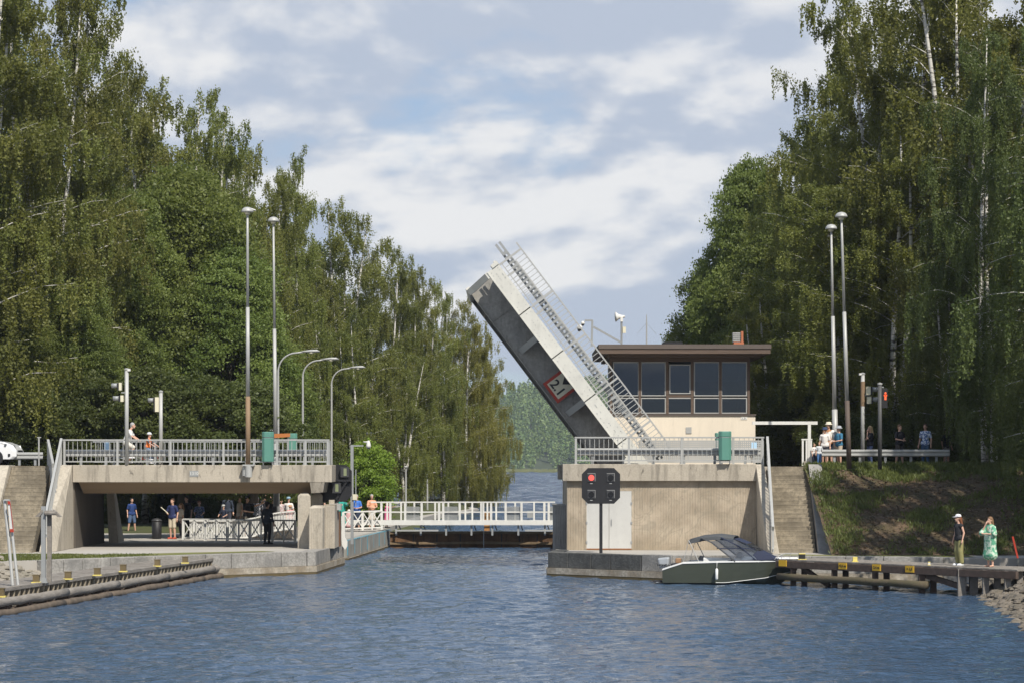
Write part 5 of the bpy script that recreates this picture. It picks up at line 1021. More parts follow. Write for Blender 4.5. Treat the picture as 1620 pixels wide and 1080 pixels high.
# ================================================================== CAR
r = thing('parked_car', 'front of a white car on the road at the left picture edge', 'car', (0, 0, 0)); CARW = simple('white_car_paint', (.75, .75, .75), .25); CARW.node_tree.nodes['Principled BSDF'].inputs['Coat Weight'].default_value = .6
prof = [(-2.2, .32), (-2.28, .7), (-2.2, 1.05), (-1.95, 1.5), (-1.2, 1.62), (.1, 1.58), (.95, 1.12), (1.75, 1.0), (2.1, .86), (2.26, .62), (2.26, .38), (2.1, .25), (-2.0, .25)]
secs = [(-.88, .93), (-.80, 1.0), (.80, 1.0), (.88, .93)]; m = MB()
for (y, q) in secs:
    for (x, z) in prof: m.v.append((x * q, y * (1 if z < 1.05 else .86), .25 + (z - .25) * (q if z > 1.1 else 1)))
n = len(prof)
for i in range(3):
    for j in range(n): m.f.append((i * n + j, i * n + (j + 1) % n, (i + 1) * n + (j + 1) % n, (i + 1) * n + j))
m.f += [tuple(range(n)), tuple(range(3 * n, 4 * n))[::-1]]; m.build('body', CARW, r, bevel=.03)
m = MB(); 
for s_ in (-1, 1): m.prism([(-1.7, s_ * .80, 1.08), (.75, s_ * .80, 1.10), (.05, s_ * .76, 1.48), (-1.5, s_ * .76, 1.5)], (0, s_ * .03, 0))
m.prism([(.80, -.68, 1.16), (.80, .68, 1.16), (.12, .62, 1.545), (.12, -.62, 1.545)], (.02, 0, .03)); m.build('windows', WIND, r)
for (x, s_) in ((1.35, -1), (1.35, 1), (-1.35, -1), (-1.35, 1)):
    w_ = MB().tube([(x, s_ * .70, .33), (x, s_ * .90, .33)], .34, 20).build('wheel', BLACK, r); MB().tube([(x, s_ * .901, .33), (x, s_ * .915, .33)], .2, 12).build('rim', STEEL, w_)
for s_ in (-1, 1): m = MB(); m.prism([(2.12, s_ * .55, .74), (1.72, s_ * .885, .80), (1.75, s_ * .885, .93), (2.10, s_ * .6, .86)], (.06, s_ * .02, 0)); m.build('headlight', simple('headlight_glass', (.10, .11, .12), .1), r)
m = MB(); m.box(2.2, 2.285, -.5, .5, .48, .66); m.prism([(1.9, -.9, .38), (2.26, -.72, .38), (2.26, -.72, .5), (1.9, -.9, .5)], (.02, -.02, 0)); m.build('grille', BLACK, r)
r.location = (WX(19, 109.6) - 2.1, 110.6, 4.42); OFFS[r] = Vector((0, 0, 0))
# ================================================================== PEOPLE
def col(n, c, rough=.85): return simple('cloth_' + n, c, rough)
HAIRS = {'brown': (.07, .035, .02), 'dark': (.018, .013, .010), 'blond': (.50, .36, .19), 'grey': (.35, .34, .33), 'red': (.19, .07, .03), 'lightbrown': (.20, .115, .06)}
ARM = {'down': ((.25, .03, 1.14), (.27, -.07, .88)), 'rail': ((.26, -.08, 1.16), (.20, -.36, 1.08)), 'face': ((.20, -.24, 1.19), (.06, -.17, 1.50)), 'shade': ((.40, -.14, 1.52), (.10, -.17, 1.66)),
       'point': ((.22, -.28, 1.36), (.26, -.62, 1.46)), 'fold': ((.27, -.06, 1.16), (-.06, -.25, 1.18)), 'hip': ((.38, .10, 1.20), (.19, .0, 1.02)), 'bike': ((.25, -.22, 1.18), (.24, -.46, 1.06)), 'front': ((.26, -.06, 1.14), (.08, -.28, 1.10))}
def vox(o, size, sm=True):
    md = o.modifiers.new('remesh', 'REMESH'); md.mode = 'VOXEL'; md.voxel_size = size; md.use_smooth_shade = True
    if sm: s_ = o.modifiers.new('smooth', 'SMOOTH'); s_.iterations = 3; s_.factor = .5
def person(label, px, Y, z, H=1.75, face=0, la='down', ra='down', top='white', topc=(.7, .7, .7), bot='trousers', botc=(.05, .05, .07), hair='brown', long=False, hat=None, hatc=(.6, .6, .6), shoec=(.05, .05, .05), sleeve='short',
           legs='stand', lean=0.0, turn=0.0, fem=False, belly=0.0, vest=None, group=None, skin=None, patt=None, shoes=True):
    r = thing('person', label, 'person', (0, 0, 0), group); SK = skin or SKIN; k = .95 if fem else 1.0
    def L_(p):
        x, y, zz = p; 
        if zz > .95: y -= (zz - .95) * lean
        return Vector((x, y, zz))
    hips = {s: Vector((s * .085 * k, 0, .90)) for s in (-1, 1)}
    if legs == 'stand': kn = {-1: (-.10, -.02, .50), 1: (.10, -.03, .50)}; an = {-1: (-.11, .03, .09), 1: (.12, .0, .09)}
    elif legs == 'walk': kn = {-1: (-.09, -.14, .50), 1: (.09, -.02, .50)}; an = {-1: (-.09, -.16, .09), 1: (.09, .26, .12)}
    elif legs == 'apart': kn = {-1: (-.14, -.02, .50), 1: (.14, -.02, .50)}; an = {-1: (-.19, .02, .09), 1: (.19, .0, .09)}
    elif legs == 'bike': kn = {-1: (-.12, -.38, .70), 1: (.12, -.30, .50)}; an = {-1: (-.11, -.22, .32), 1: (.11, -.12, .12)}
    b = MB(); sh = .175 * k
    b.cap(L_((-.06, 0, .95)), L_((.06, 0, .95)), .125, .125); b.cap(L_((0, -.005 - belly * .5, 1.05)), L_((0, 0, 1.16)), .125, .13); b.cap(L_((0, 0, 1.16)), L_((0, 0, 1.33)), .13, .135)
    b.cap(L_((-sh * .8, 0, 1.40)), L_((sh * .8, 0, 1.40)), .075, .075); b.cap(L_((0, .01, 1.40)), L_((0, -.01, 1.56)), .058, .052)
    hc = L_((0, -.02, 1.645)); ct, st = math.cos(turn), math.sin(turn)
    def HD(x, y, zz): return hc + Vector((x * ct - y * st, x * st + y * ct, zz))
    b.ball(HD(0, .012, .02), .092, 14, 10, (.86, 1.05, 1.1)); b.cap(HD(0, -.03, -.03), HD(0, -.045, -.075), .062, .045); b.cap(HD(0, -.095, .0), HD(0, -.108, -.025), .010, .016, 8)
    b.cap(HD(-.028, -.085, -.058), HD(.028, -.085, -.058), .010, .010, 8)
    for s in (-1, 1): b.ball(HD(s * .082, .01, -.005), .024, 8, 6, (.45, .8, 1.1))
    hands = []
    for s, pz in ((-1, la), (1, ra)):
        e, h = ARM[pz]; S0 = L_((s * sh, 0, 1.405)); E = L_((s * e[0] * k, e[1], e[2])); Hh = L_((s * h[0] * k, h[1], h[2]))
        b.cap(S0, E, .050 * k, .038 * k); b.cap(E, Hh, .038 * k, .026 * k); d = (Hh - E).normalized()
        side = d.cross(Vector((0, 1, 0.2))).normalized(); cur = side.cross(d).normalized(); pe = Hh + d * .075; b.cap(Hh, pe, .026, .030, 8)
        for q, ln in ((-1.5, .055), (-.5, .068), (.5, .072), (1.5, .062)):
            f0 = pe + side * q * .0175; f1 = f0 + d * ln * .6 + cur * .012; f2 = f1 + d * ln * .4 + cur * .022; b.cap(f0, f1, .0095, .009, 6); b.cap(f1, f2, .009, .008, 6)
        t0 = Hh + side * .026 * s + d * .02; b.cap(t0, t0 + side * .028 * s + d * .035 + cur * .01, .011, .009, 6); hands.append(pe)
    for s in (-1, 1):
        K_, A_ = Vector(kn[s]), Vector(an[s]); b.cap(hips[s], K_, .088 * k, .055); b.cap(K_, K_.lerp(A_, .35) + Vector((0, .012, 0)), .054, .057); b.cap(K_.lerp(A_, .35) + Vector((0, .012, 0)), A_, .056, .036)
        b.cap(A_ + Vector((0, .03, -.045)), A_ + Vector((s * .02, -.15, -.055)), .036, .030, 8)
    body = b.build('body', SK, r); vox(body, .0135)
    e = MB(); [e.ball(HD(s * .031, -.083, .012), .011, 8, 6) for s in (-1, 1)]; e.build('eyes', simple('eye_dark', (.03, .02, .02), .3), r)
    # top
    T = col(top + '_' + hair if patt is None and False else top, topc) if patt is None else patt
    if bot != 'dress':
        b = MB(); lo = .96 if top != 'short' else 1.0
        b.cap(L_((-.062, 0, lo)), L_((.062, 0, lo)), .145, .145); b.cap(L_((0, -belly, 1.08)), L_((0, 0, 1.20)), .147 + belly, .150); b.cap(L_((0, 0, 1.18)), L_((0, 0, 1.34)), .152, .150); b.cap(L_((-sh * .8, 0, 1.385)), L_((sh * .8, 0, 1.385)), .092, .092)
        for s, pz in ((-1, la), (1, ra)):
            if sleeve == 'none': continue
            e_, h_ = ARM[pz]; S0 = L_((s * sh, 0, 1.40)); E = L_((s * e_[0] * k, e_[1], e_[2])); Hh = L_((s * h_[0] * k, h_[1], h_[2]))
            if sleeve == 'short': b.cap(S0, S0.lerp(E, .72), .070, .062)
            else: b.cap(S0, E, .068, .055); b.cap(E, E.lerp(Hh, .85), .053, .040)
        o = b.build('shirt', T, r); vox(o, .016)
    if vest is not None:
        b = MB(); b.cap(L_((-.06, 0, 1.02)), L_((.06, 0, 1.02)), .156, .156); b.cap(L_((0, 0, 1.10)), L_((0, 0, 1.33)), .160, .160); b.cap(L_((-sh * .62, 0, 1.38)), L_((sh * .62, 0, 1.38)), .10, .10); o = b.build('vest', col('orange_vest', vest), r); vox(o, .017)
    # bottom
    Bm = col(bot + '_' + '%02d%02d%02d' % tuple(int(c * 99) for c in botc), botc)
    b = MB()
    if bot == 'dress':
        for i in range(14):
            t = i / 13; zz = 1.40 - t * .98; w_ = .15 + .10 * t + .02 * math.sin(t * 6); b.cap(Vector((-w_ * .45, 0, zz)), Vector((w_ * .45, 0, zz)), w_ * .78, w_ * .78, 12)
        for s, pz in ((-1, la), (1, ra)): e_, h_ = ARM[pz]; S0 = L_((s * sh, 0, 1.40)); E = L_((s * e_[0] * k, e_[1], e_[2])); b.cap(S0, S0.lerp(E, .95), .085, .105)
        o = b.build('dress', patt or Bm, r); vox(o, .018)
    elif bot == 'skirt':
        for i in range(10): t = i / 9; zz = 1.02 - t * .55; w_ = .14 + .07 * t; b.cap(Vector((-w_ * .45, 0, zz)), Vector((w_ * .45, 0, zz)), w_ * .8, w_ * .8)
        o = b.build('skirt', Bm, r); vox(o, .018)
    else:
        b.cap(Vector((-.06, 0, .97)), Vector((.06, 0, .97)), .140, .140)
        for s in (-1, 1):
            K_, A_ = Vector(kn[s]), Vector(an[s]); wd = .02 if bot == 'wide' else 0
            if bot == 'shorts': b.cap(hips[s], hips[s].lerp(K_, .92), .112, .092)
            else: b.cap(hips[s], K_, .108, .076 + wd * 1.5); b.cap(K_, A_ + Vector((0, .01, .03)), .074 + wd * 1.5, .058 + wd * 1.4)
        o = b.build('shorts' if bot == 'shorts' else 'trousers', Bm, r); vox(o, .016)
    if shoes:
        for s in (-1, 1): A_ = Vector(an[s]); b = MB(); b.cap(A_ + Vector((0, .035, -.045)), A_ + Vector((s * .022, -.165, -.055)), .045, .038, 10); b.box(A_.x - .04 + s * .01, A_.x + .04 + s * .01, A_.y - .2, A_.y + .07, A_.z - .09, A_.z - .06); o = b.build('shoe', col('shoe_%02d%02d%02d' % tuple(int(c * 99) for c in shoec), shoec), r, smooth=True)
    # hair
    b = MB(); b.ball(HD(0, .028, .045), .100, 14, 10, (.93, 1.03, 1.0))
    if long: b.cap(HD(0, .07, .02), L_((0, .12, 1.40)), .085, .07); b.cap(HD(-.05, .06, -.02), L_((-.07, .09, 1.42)), .05, .04); b.cap(HD(.05, .06, -.02), L_((.07, .09, 1.42)), .05, .04)
    else: b.cap(HD(0, .06, .02), HD(0, .07, -.05), .075, .055)
    o = b.build('hair', simple('hair_' + hair, HAIRS[hair], .7), r); vox(o, .016)
    if hat:
        HM = col('hat_%02d%02d%02d' % tuple(int(c * 99) for c in hatc), hatc); b = MB()
        base = HD(0, .015, .055); prof = [(.108, 0), (.112, .03), (.098, .075), (.06, .10), (.01, .108)] if hat in ('cap', 'helmet', 'beanie') else [(.165, -.02), (.168, -.01), (.112, .02), (.105, .085), (.08, .10), (.01, .105)]
        if hat == 'helmet': prof = [(.125, -.01), (.132, .03), (.115, .09), (.07, .12), (.01, .13)]
        b.lathe(prof, base, 16)
        if hat in ('cap', 'helmet'): c0 = HD(0, -.06, .068); c1 = HD(0, -.19 if hat == 'cap' else -.15, .055); b.beam(c0, c1, .13, .012)
        b.build('hat', HM, r, smooth=True)
    s_ = H / 1.75; r.scale = (s_, s_, s_); r.location = (WX(px, Y), Y, z); r.rotation_euler = (0, 0, R(face)); return r
def pattern(name, a, b_, scale=28, chk=False):
    m = bpy.data.materials.new(name); m.use_nodes = True; g = NT(m.node_tree); bs = m.node_tree.nodes['Principled BSDF']; bs.inputs['Roughness'].default_value = .85; tcn = g.node('ShaderNodeTexCoord')
    if chk: nd = g.node('ShaderNodeTexChecker'); nd.inputs['Scale'].default_value = scale; g.l.new(tcn.outputs['Object'], nd.inputs[0]); f = nd.outputs['Fac']
    else: f = g.ramp(g.noise(tcn.outputs['Object'], scale, 2, .5), [(.46, 0.0), (.54, 1.0)])
    g.l.new(g.mix(f, c4(a), c4(b_)), bs.inputs['Base Color']); return m
def yg(y, z=.9): return YG(y, z)
# right jetty
def jetty_pos(x, o): 
    s_ = min(np.linspace(0, LE, 600), key=lambda q: abs((K(q, o, 0).x * FPX / K(q, o, 0).y + CX) - x)); return K(s_, o, 0).y
person('woman in white cap, black tank top and olive cargo trousers on the right jetty', 1517.5, jetty_pos(1517.5, .9), .965, 1.72, face=-62, la='down', ra='down', top='black_tank', topc=(.02, .02, .024), sleeve='none', bot='wide', botc=(.26, .24, .10), hair='red', long=True, hat='cap', hatc=(.75, .73, .76), shoec=(.7, .7, .7), fem=True, turn=-.2, lean=.06)
person('woman in green and white patterned dress, hand at her face, on the right jetty', 1566.5, jetty_pos(1566.5, .8), .965, 1.68, face=-55, la='face', ra='fold', bot='dress', patt=pattern('green_leaf_print', (.10, .33, .20), (.50, .60, .48), 9), hair='lightbrown', long=True, fem=True, shoes=False, belly=.02)
# above the right bank
zr = 4.395
person('person in white T-shirt and navy hat at the head of the right stair', 1305, 108.9, zr, 1.62, face=-20, la='down', ra='down', top='white_tee', topc=(.74, .70, .66), bot='shorts', botc=(.03, .03, .04), hair='brown', hat='bucket', hatc=(.03, .05, .11), fem=True)
person('man in cream sun hat and open rust shirt above the right stair', 1307.5 + 3.5, 109.6, zr, 1.85, face=-15, top='white_under', topc=(.76, .75, .72), bot='shorts', botc=(.025, .03, .05), hair='dark', hat='bucket', hatc=(.66, .60, .48), patt=pattern('teal_rust_print', (.72, .70, .66), (.34, .16, .07), 3.2))
person('man in blue T-shirt, beige shorts and grey hat beside the tall lamp', 1327.5, 109.3, zr, 1.68, face=-60, la='front', ra='front', top='blue_tee', topc=(.04, .16, .27), bot='shorts', botc=(.52, .43, .33), hair='grey', hat='bucket', hatc=(.35, .37, .40))
person('small child in white T-shirt and blue jeans standing before the family', 1296, 108.4, zr, 1.0, face=10, top='pale_child_tee', topc=(.58, .60, .62), bot='trousers', botc=(.07, .17, .38), hair='lightbrown')
person('toddler in white and navy held low beside the small child', 1288, 108.7, zr, .95, face=40, top='white_tee', topc=(.74, .70, .66), bot='trousers', botc=(.04, .05, .1), hair='lightbrown')
person('blonde woman in black T-shirt with a hand raised to her face', 1376.5, 109.4, zr, 1.70, face=-70, la='fold', ra='face', top='black_tee', topc=(.015, .015, .02), bot='trousers', botc=(.05, .075, .16), hair='blond', long=True, fem=True)
person('man in black T-shirt and dark shorts behind the guardrail above the bank', 1423, 109.4, zr, 1.76, face=35, la='front', ra='hip', top='black_tee', topc=(.015, .015, .02), bot='shorts', botc=(.07, .06, .055), hair='lightbrown', legs='apart')
person('person in blue and white patterned shirt under the hanging birch branches', 1464, 109.8, zr, 1.80, face=-30, bot='trousers', botc=(.04, .09, .17), hair='brown', patt=pattern('blue_white_print', (.10, .17, .36), (.62, .68, .76), 14))
person('person in dark clothes and pale shorts deep under the birches at the right', 1497, 110.3, zr, 1.6, face=30, top='dark_tee', topc=(.03, .03, .035), bot='shorts', botc=(.3, .28, .26), hair='dark')
# on the bridge
def bicycle(label, x, Y, z, H, face, frame):
    b = thing('bicycle', label, 'bicycle', (0, 0, 0))
    for y_ in (-.52, .52):
        q = MB(); n = 24; q.tube([(0, y_ + .33 * math.cos(2 * math.pi * i / n), .34 + .33 * math.sin(2 * math.pi * i / n)) for i in range(n + 1)], .018, 6, cap=False); w_ = q.build('wheel', BLACK, b)
        q = MB(); [q.tube([(0, y_, .34), (0, y_ + .32 * math.cos(a), .34 + .32 * math.sin(a))], .003, 4) for a in [i * math.pi / 6 for i in range(12)]]; q.build('spokes', STEEL, w_)
    q = MB(); pts = dict(bb=(0, .06, .30), st=(0, .16, .80), hd=(0, -.36, .86), rw=(0, .52, .34), fw=(0, -.52, .34))
    for a, c in (('bb', 'st'), ('bb', 'hd'), ('st', 'hd'), ('bb', 'rw'), ('st', 'rw'), ('hd', 'fw')): q.tube([pts[a], pts[c]], .017, 6)
    q.build('frame', frame, b); q = MB(); q.tube([(0, -.36, .86), (0, -.38, 1.0)], .014, 6); q.tube([(-.27, -.40, 1.02), (0, -.38, 1.0), (.27, -.40, 1.02)], .014, 6); q.build('handlebar', STEELD, b)
    q = MB(); q.box(-.07, .07, .06, .30, .86, .91); q.tube([(0, .16, .8), (0, .17, .88)], .014, 6); q.build('saddle', BLACK, b)
    q = MB(); q.tube([(-.03, .06, .30), (.03, .06, .30)], .09, 12); q.box(-.14, -.05, .16, .26, .28, .31); q.box(.05, .14, -.1, .0, .08, .11); q.build('crank', STEELD, b)
    b.location = (WX(x, Y), Y, z); b.rotation_euler = (0, 0, R(face)); b.scale = (H, H, H); return b
bicycle('dark bicycle ridden by the grey haired man in white on the left bridge', 201, 111.2, 4.425, 1.0, 88, simple('dark_blue_frame', (.03, .05, .10), .4))
person('grey haired man in white shirt riding a bicycle on the left bridge', 199, 111.2, 4.425 + .06, 1.78, face=88, la='bike', ra='bike', top='off_white_shirt', topc=(.68, .68, .66), bot='shorts', botc=(.60, .57, .50), hair='grey', legs='bike', lean=.42, shoec=(.6, .6, .6), belly=.03)
bicycle('small bicycle ridden by the child in the orange vest', 237, 110.7, 4.425, .78, 70, simple('red_frame', (.25, .03, .03), .4))
person('child in white helmet and orange safety vest riding a bicycle on the left bridge', 234, 110.7, 4.425 + .04, 1.34, face=70, la='bike', ra='bike', top='dark_grey_tee', topc=(.07, .07, .08), bot='trousers', botc=(.14, .20, .30), hair='brown', hat='helmet', hatc=(.68, .70, .74), legs='bike', lean=.12, vest=(.80, .19, .03), shoec=(.6, .6, .6))
# under the bridge
q9 = .9
def stand(lab, x, yf, H, **k): Y = YG(yf, q9); return person(lab, x, Y, q9, H, **k)
stand('man in navy polo shirt and beige shorts holding a pale stick under the bridge', 273, 851.8, 1.92, face=-25, la='front', ra='down', top='navy_polo', topc=(.02, .03, .10), bot='shorts', botc=(.55, .48, .36), hair='brown', shoec=(.45, .08, .04))
r = thing('walking_stick', 'pale stick held by the man in the navy polo shirt', 'stick', (WX(262, 120), 120, 2.0)); Yk = YG(851.8, q9) - .2; m = MB(); m.tube([P(254.5, 801.5, Yk), P(266, 811.5, Yk)], .022, 6); m.build('shaft', CREAM, r)
stand('girl with long red-blond hair in a cream top beside the navy polo man', 286.5, 850.5, 1.68, face=-65, top='cream_top', topc=(.66, .58, .48), bot='trousers', botc=(.035, .035, .045), hair='lightbrown', long=True, fem=True, la='front')
stand('man in black standing in the shade behind the red-blond girl', 295, 846.5, 1.95, face=-20, top='black_tee', topc=(.015, .015, .02), bot='trousers', botc=(.03, .03, .035), hair='dark')
stand('woman with curly reddish hair in a blue patterned shirt leaning on the white railing', 315.5, 846.0, 1.72, face=0, la='rail', ra='rail', bot='skirt', botc=(.60, .60, .58), hair='red', fem=True, patt=pattern('blue_floral', (.05, .08, .20), (.25, .30, .42), 16), lean=.12)
stand('person in blue top and denim shorts in deep shade near the litter bin', 208.5, 841, 1.78, face=30, top='deep_blue_top', topc=(.02, .05, .18), bot='shorts', botc=(.08, .13, .24), hair='dark', fem=True, legs='apart')
stand('seated looking dark dressed person with pale cap behind the railing', 353.5, 843.0, 1.45, face=-15, la='rail', ra='rail', top='dark_navy_tee', topc=(.015, .02, .04), hair='dark', hat='cap', hatc=(.42, .42, .40))
stand('tall person in dark jacket standing in the shade behind the capped person', 360, 839.5, 2.0, face=0, top='dark_jacket', topc=(.035, .045, .07), sleeve='long', hair='dark')
stand('man with bare arm in a cream sleeveless top under the bridge', 379.5, 847.5, 1.98, face=-65, top='cream_tank', topc=(.62, .55, .46), sleeve='none', bot='shorts', botc=(.3, .25, .2), hair='lightbrown', hat='cap', hatc=(.5, .42, .34))
stand('man in black T-shirt and dark cap reaching toward the checked shirt man', 391, 849.0, 1.98, face=55, la='front', ra='point', top='black_tee', topc=(.015, .015, .02), bot='shorts', botc=(.2, .18, .15), hair='dark', hat='cap', hatc=(.12, .13, .14))
stand('child with brown hair just above the railing between the two men', 387, 846.0, 1.25, face=-10, top='dark_child_tee', topc=(.1, .05, .04), hair='lightbrown')
stand('man shading his eyes in a black and white checked shirt', 407, 845.0, 1.90, face=0, la='shade', ra='down', bot='trousers', botc=(.06, .06, .08), hair='grey', patt=pattern('black_white_check', (.05, .05, .07), (.70, .70, .72), 17, True))
stand('man with raised arms in black behind the checked shirt man', 419.5, 840.5, 2.0, face=20, la='point', ra='shade', top='black_tee', topc=(.015, .015, .02), hair='dark')
stand('dark silhouetted man standing in bridge shade in front of the braced fence', 423, 860.0, 1.88, face=150, la='down', ra='down', top='dark_jacket', topc=(.035, .045, .07), sleeve='long', bot='trousers', botc=(.02, .02, .025), hair='dark')
stand('grey haired person in dark T-shirt left of the lamp pole under the bridge', 432, 846.5, 1.90, face=-10, top='dark_tee', topc=(.03, .03, .035), hair='grey')
stand('person in a pale floral top right of the lamp pole under the bridge', 445, 841, 1.75, face=-20, hair='brown', patt=pattern('pale_floral', (.45, .30, .30), (.62, .60, .58), 14), fem=True)
stand('person with blue cap and white shirt at the end of the arched footbridge', 456.5, 840, 1.80, face=-10, top='white_tee', topc=(.74, .70, .66), hair='grey', hat='cap', hatc=(.25, .38, .48))
stand('child in straw hat and pink top at the right end of the arched footbridge', 459, 842, 1.42, face=10, top='pink_top', topc=(.60, .32, .32), hair='brown', hat='bucket', hatc=(.50, .30, .18), fem=True)
# near the lock
stand('woman with sunglasses in a long turquoise dress near the timber post', 540, 838, 1.80, face=20, la='down', ra='point', bot='dress', botc=(.03, .30, .25), hair='brown', long=True, fem=True)
stand('small girl in white hat and pink dress behind the braced fence', 552, 838, 1.10, face=0, bot='dress', botc=(.60, .36, .36), hair='brown', hat='bucket', hatc=(.72, .66, .62), fem=True)
stand('grey haired woman in blue top and long dark skirt near the lock gate', 564, 837.5, 1.90, face=5, la='front', ra='front', top='royal_blue_top', topc=(.05, .16, .52), bot='skirt', botc=(.02, .03, .06), hair='grey', fem=True, belly=.03)
stand('grey haired person in peach orange shirt and pale shorts near the gate', 588, 836.5, 1.90, face=25, la='front', ra='front', top='peach_shirt', topc=(.72, .36, .22), bot='shorts', botc=(.55, .50, .42), hair='grey', belly=.03)
person('blond girl in a pink dress pointing over the lock gate walkway', 612, 136.6, 1.05, 1.38, face=75, la='point', ra='down', bot='dress', botc=(.70, .16, .30), hair='blond', fem=True)
stand('person in red top mostly hidden behind the concrete piers', 513.5, 840, 1.55, face=0, top='red_top', topc=(.5, .03, .08), hair='dark')
# ================================================================== TREES
BLEAF = leafmat('birch_leaves', (.088, .108, .024), (.24, .25, .055)); MLEAF = leafmat('maple_leaves', (.085, .122, .027), (.23, .275, .065))
YLEAF = leafmat('yellowish_leaves', (.15, .165, .03), (.27, .255, .055)); LLEAF = leafmat('lime_leaves', (.13, .20, .02), (.25, .33, .04)); DLEAF = leafmat('dark_leaves', (.055, .078, .019), (.13, .155, .042))  # DLEAF: birch leaves with shade put into the colour; bushes share it
BIRB = bpy.data.materials.new('birch_bark'); BIRB.use_nodes = True; g = NT(BIRB.node_tree); bs = BIRB.node_tree.nodes['Principled BSDF']; bs.inputs['Roughness'].default_value = .8
tcn = g.node('ShaderNodeTexCoord'); mp = g.node('ShaderNodeMapping'); g.l.new(tcn.outputs['Object'], mp.inputs[0]); mp.inputs[3].default_value = (1, 1, 4.5)
f = g.ramp(g.noise(mp.outputs[0], 1.6, 6, .7), [(.50, 0.0), (.58, 1.0)]); g.l.new(g.mix(f, c4((.56, .54, .49)), c4((.07, .06, .05))), bs.inputs['Base Color'])
def quads_mesh(name, C, U, V, m):
    """C centres, U,V half axes (N,3) -> rhombic leaves"""
    n = len(C); co = np.empty((n, 4, 3), np.float32); co[:, 0] = C - U; co[:, 1] = C - V; co[:, 2] = C + U; co[:, 3] = C + V
    me = bpy.data.meshes.new(name); me.vertices.add(n * 4); me.vertices.foreach_set('co', co.ravel()); me.loops.add(n * 4); me.loops.foreach_set('vertex_index', np.arange(n * 4, dtype=np.int32))
    me.polygons.add(n); me.polygons.foreach_set('loop_start', np.arange(0, n * 4, 4, dtype=np.int32)); me.polygons.foreach_set('loop_total', np.full(n, 4, np.int32)); me.materials.append(m); me.update(calc_edges=True); return me
def leaves(C, size, rg, down=.5, flat=0.0):
    n = len(C); d = rg.normal(size=(n, 3)); d[:, 2] -= down * 1.6; d /= np.linalg.norm(d, axis=1)[:, None]
    q = rg.normal(size=(n, 3)); q[:, 2] *= (1 - flat); v = np.cross(d, q); v /= np.linalg.norm(v, axis=1)[:, None] + 1e-9
    s = size * rg.uniform(.7, 1.25, n)[:, None]; return d * s * .62, v * s * .42
def birch_meshes(seed, h=20.0, rw=4.2, prim=46, leaf=.098, m=None, n_str=46, low=.12, leaders=2, droop=1.0):
    rg = np.random.default_rng(seed); tb = MB(); C = []
    trunks = []
    for k in range(leaders):
        lean = rg.normal(0, .05, 2) if k == 0 else rg.normal(0, .10, 2); base = np.array([rg.normal(0, .3) * (k > 0), rg.normal(0, .3) * (k > 0), 0]); hh = h * (1 if k == 0 else rg.uniform(.8, .97)); ph = rg.uniform(0, 6)
        pts = [base + np.array([lean[0] * t * hh * .6 + .25 * math.sin(t * 4 + ph), lean[1] * t * hh * .6 + .25 * math.cos(t * 3.4 + ph), t * hh]) for t in np.linspace(0, 1, 12)]
        pts[0] = base + np.array([0.25 * math.sin(ph) * 0, 0, -.5]); trunks.append(np.array(pts)); tb.tube([tuple(p) for p in pts], [.19 * (1 - .9 * i / 11) * (h / 20) + .012 for i in range(12)], 8)
    for i in range(prim):
        T = trunks[i % leaders]; t = low + (1.0 - low) * ((i + rg.uniform(0, 1)) / prim) ** .95; t = min(t, .985); k = t * 11; a = int(k); P0 = T[a] + (T[min(a + 1, 11)] - T[a]) * (k - a)
        az = i * 2.399 + rg.uniform(-.5, .5); prof = min(1.0, .45 + (t - low) * 2.2) * (1 - t) ** .55 * 1.25; L = rw * prof * rg.uniform(.65, 1.2) + .5
        hd = np.array([math.cos(az), math.sin(az), 0]); up = rg.uniform(.55, 1.1) * (.6 + .8 * t); pr = []
        for s in np.linspace(0, 1, 7): pr.append(P0 + hd * L * s + np.array([0, 0, L * (up * s - .5 * droop * up * s * s * (1.2 - .5 * t))]) + rg.normal(0, .05, 3) * s)
        pr = np.array(pr); tb.tube([tuple(p) for p in pr], [(.040 * (1 - t) + .012) * (1 - .85 * q / 6) for q in range(7)], 5)
        def along(s): k = s * 6; a = min(5, int(k)); return pr[a] + (pr[a + 1] - pr[a]) * (k - a)
        for j in range(max(4, int(n_str / 5 * (.5 + L / rw * .6)))):
            s = rg.uniform(.12, 1.0); p = along(s); side = np.array([-hd[1], hd[0], 0]) * rg.normal(0, .30 * L ** .5) * (1.15 - s * .5); p = p + side + np.array([0, 0, rg.normal(.05, .2)])
            LN = rg.uniform(.5, 1.0) * (2.3 * droop * (1.15 - t) + .6)
            for jj in range(5):      # a curtain of hanging twigs
                pp = p + rg.normal(0, .17, 3) * np.array([1, 1, .6]); ln = LN * rg.uniform(.55, 1.1); nl = int(ln * 30) + 8; tt = rg.uniform(0, 1, nl) ** .8; wv = rg.normal(0, .05, 2)
                jit = rg.normal(0, .055, (nl, 3)) * (1.25 - .5 * tt)[:, None]; q = pp[None, :] + jit; q[:, 2] -= tt * ln; q[:, 0] += wv[0] * tt; q[:, 1] += wv[1] * tt; C.append(q)
        nb = int(L * 34); ss = rg.uniform(.1, 1, nb); C.append(np.array([along(s) for s in ss]) + rg.normal(0, .13, (nb, 3)))
    for T in trunks:       # tip
        nb = 260; tt = rg.uniform(0, 1, nb); C.append(T[-1][None, :] + rg.normal(0, .22, (nb, 3)) * (.4 + tt)[:, None] - np.array([0, 0, 1.0])[None, :] * tt[:, None] * 1.6 + np.array([0, 0, .35]))
    C = np.concatenate(C); U, V = leaves(C, leaf, rg, .7); return tb, quads_mesh('crown', C, U, V, m or BLEAF)
